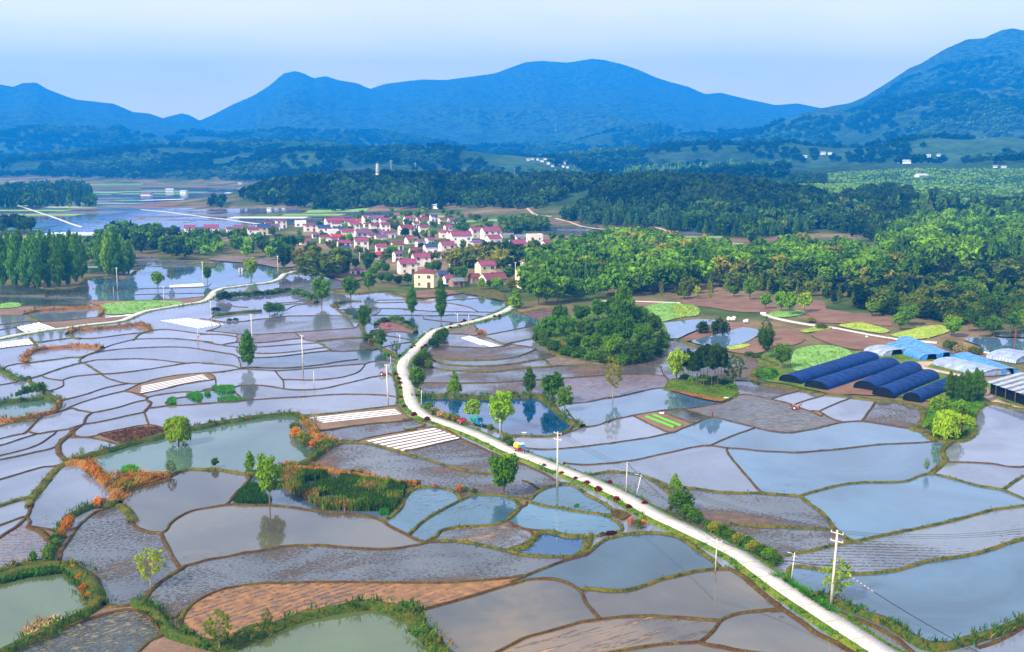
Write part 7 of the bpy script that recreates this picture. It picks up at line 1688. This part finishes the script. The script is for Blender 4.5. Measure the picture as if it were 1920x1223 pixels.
for i, (tl, s_, n, hh, c) in enumerate((('F', '80,130 180,120 270,125 280,170 220,185 150,180', 900, .8, (.07,.26,.02)), ('F', '20,175 60,170 65,205 25,205', 150, .6, (.06,.24,.02)), ('F', '130,220 260,200 370,235 300,252 140,255', 500, .5, (.08,.27,.02)), ('E', '1480,240 1540,225 1550,280 1490,285', 300, .8, (.06,.24,.02)), ('E', '1640,200 1740,170 1790,200 1770,260 1700,240', 350, .7, (.07,.26,.02)), ('E', '1810,185 1850,175 1860,205 1815,205', 120, .6, (.07,.26,.02)), ('E', '1070,890 1090,850 1180,835 1230,870 1220,900', 500, .9, (.10,.32,.02)), ('C', '440,180 475,175 475,190 445,192', 80, .3, (.05,.22,.02)), ('B', '880,225 935,225 935,250 885,250', 200, .7, (.05,.26,.02)), ('C', '700,210 800,230 850,260 780,290 720,260', 400, .5, (.2,.14,.04)), ('N', '1325,925 1480,910 1500,960 1450,1000 1340,990', 600, .9, (.06,.24,.02)))):
    X, Y = polyfill(tl, s_, n, 40 + i); tufts('water_plants', [X, Y, X * 0, r.uniform(.6, 1.2, len(X)) * hh, X * 0 + hh * .5, np.tile(c, (len(X), 1)) * r.uniform(.6, 1.4, (len(X), 1))])
# pale dry plumes by the bottom left pond, orange strip grass, peninsula and spit cover
for i, (tl, s_, n, hh, cc) in enumerate((('A', '150,1110 200,1050 300,1000 430,1000 440,1040 300,1080 190,1130', 110, .8, (.55,.38,.18)), ('E', '1030,925 1300,907 1485,905 1350,970 1100,1035', 3000, .45, (.36,.17,.025)), ('J', '1040,330 1200,240 1500,240 1530,285 1440,345 1420,520 1350,588 1150,590 1000,470 1020,400', 5000, .7, (.09,.24,.015)), ('H', '540,140 560,85 900,60 1100,80 1150,180 1000,245 750,190', 4000, .5, (.10,.2,.015)), ('E', '880,550 1200,480 1400,475 1460,520 1080,630', 1500, .3, (.12,.05,.02)),
      ('A', '0,690 200,660 400,625 500,640 600,720 690,850 660,880 560,740 460,660 200,690 0,740', 2600, .7, (.05,.14,.012)), ('Z', '1012,645 1060,600 1200,578 1245,612 1248,652 1190,680 1100,672', 3000, .9, (.04,.12,.012)), ('D', '95,690 240,740 420,860 560,960 500,940 300,800 130,690', 1800, .7, (.05,.19,.012)))):
    X, Y = polyfill(tl, s_, n, 60 + i); j = fbm(X / 3, Y / 3, 3, i)[:, None]; tufts('ground_cover', [X, Y, X * 0 + .1, r.uniform(.5, 1.2, len(X)) * hh, X * 0 + hh, np.tile(cc, (len(X), 1)) * (.4 + 1.3 * j) * r.uniform(.7, 1.3, (len(X), 1))])

for i, (mt_, P_) in enumerate(CROPS):
    w_ = [at(*q) for q in P_]; xs = [q.x for q in w_]; ys = [q.y for q in w_]; n = int(min(9000, (max(xs) - min(xs)) * (max(ys) - min(ys)) * 1.1)); X = r.uniform(min(xs), max(xs), n); Y = r.uniform(min(ys), max(ys), n)
    X += r.normal(0, .8, n); a, b = proj(X, Y, 0.0); k = inpoly(a, b, P_); X, Y = X[k] + r.normal(0, .7, k.sum()), Y[k] + r.normal(0, .7, k.sum()); j = fbm(X / 7, Y / 5, 4, i)[:, None]
    c = np.array((.20, .38, .07) if mt_ == 'wheat' else (.36, .44, .05)); tufts('crop_plants', [X, Y, X * 0 + .05, r.uniform(.35, .8, len(X)), X * 0 + .6, c * (.25 + 1.5 * j) * r.uniform(.75, 1.25, (len(X), 1))])

# ------------------------------------------------------------------ the air: blue haze over the valley
def haze():
    x0, y0, x1, y1, z0, z1 = -7500, -700, 7500, 9400, -1.5, 850
    m = MB(); m.box(x0, y0, z0, x1, y1, z1); mt, nt = mat('haze_air')
    v = N(nt, 'ShaderNodeVolumePrincipled', inp={'Color': (*HAZE_C, 1), 'Density': HAZE_D, 'Anisotropy': 0.0}); o = N(nt, 'ShaderNodeOutputMaterial')
    nt.links.new(v.outputs[0], o.inputs['Volume'])
    tag(link('haze', m.me('haze', [mt])), kind='stuff')
haze()
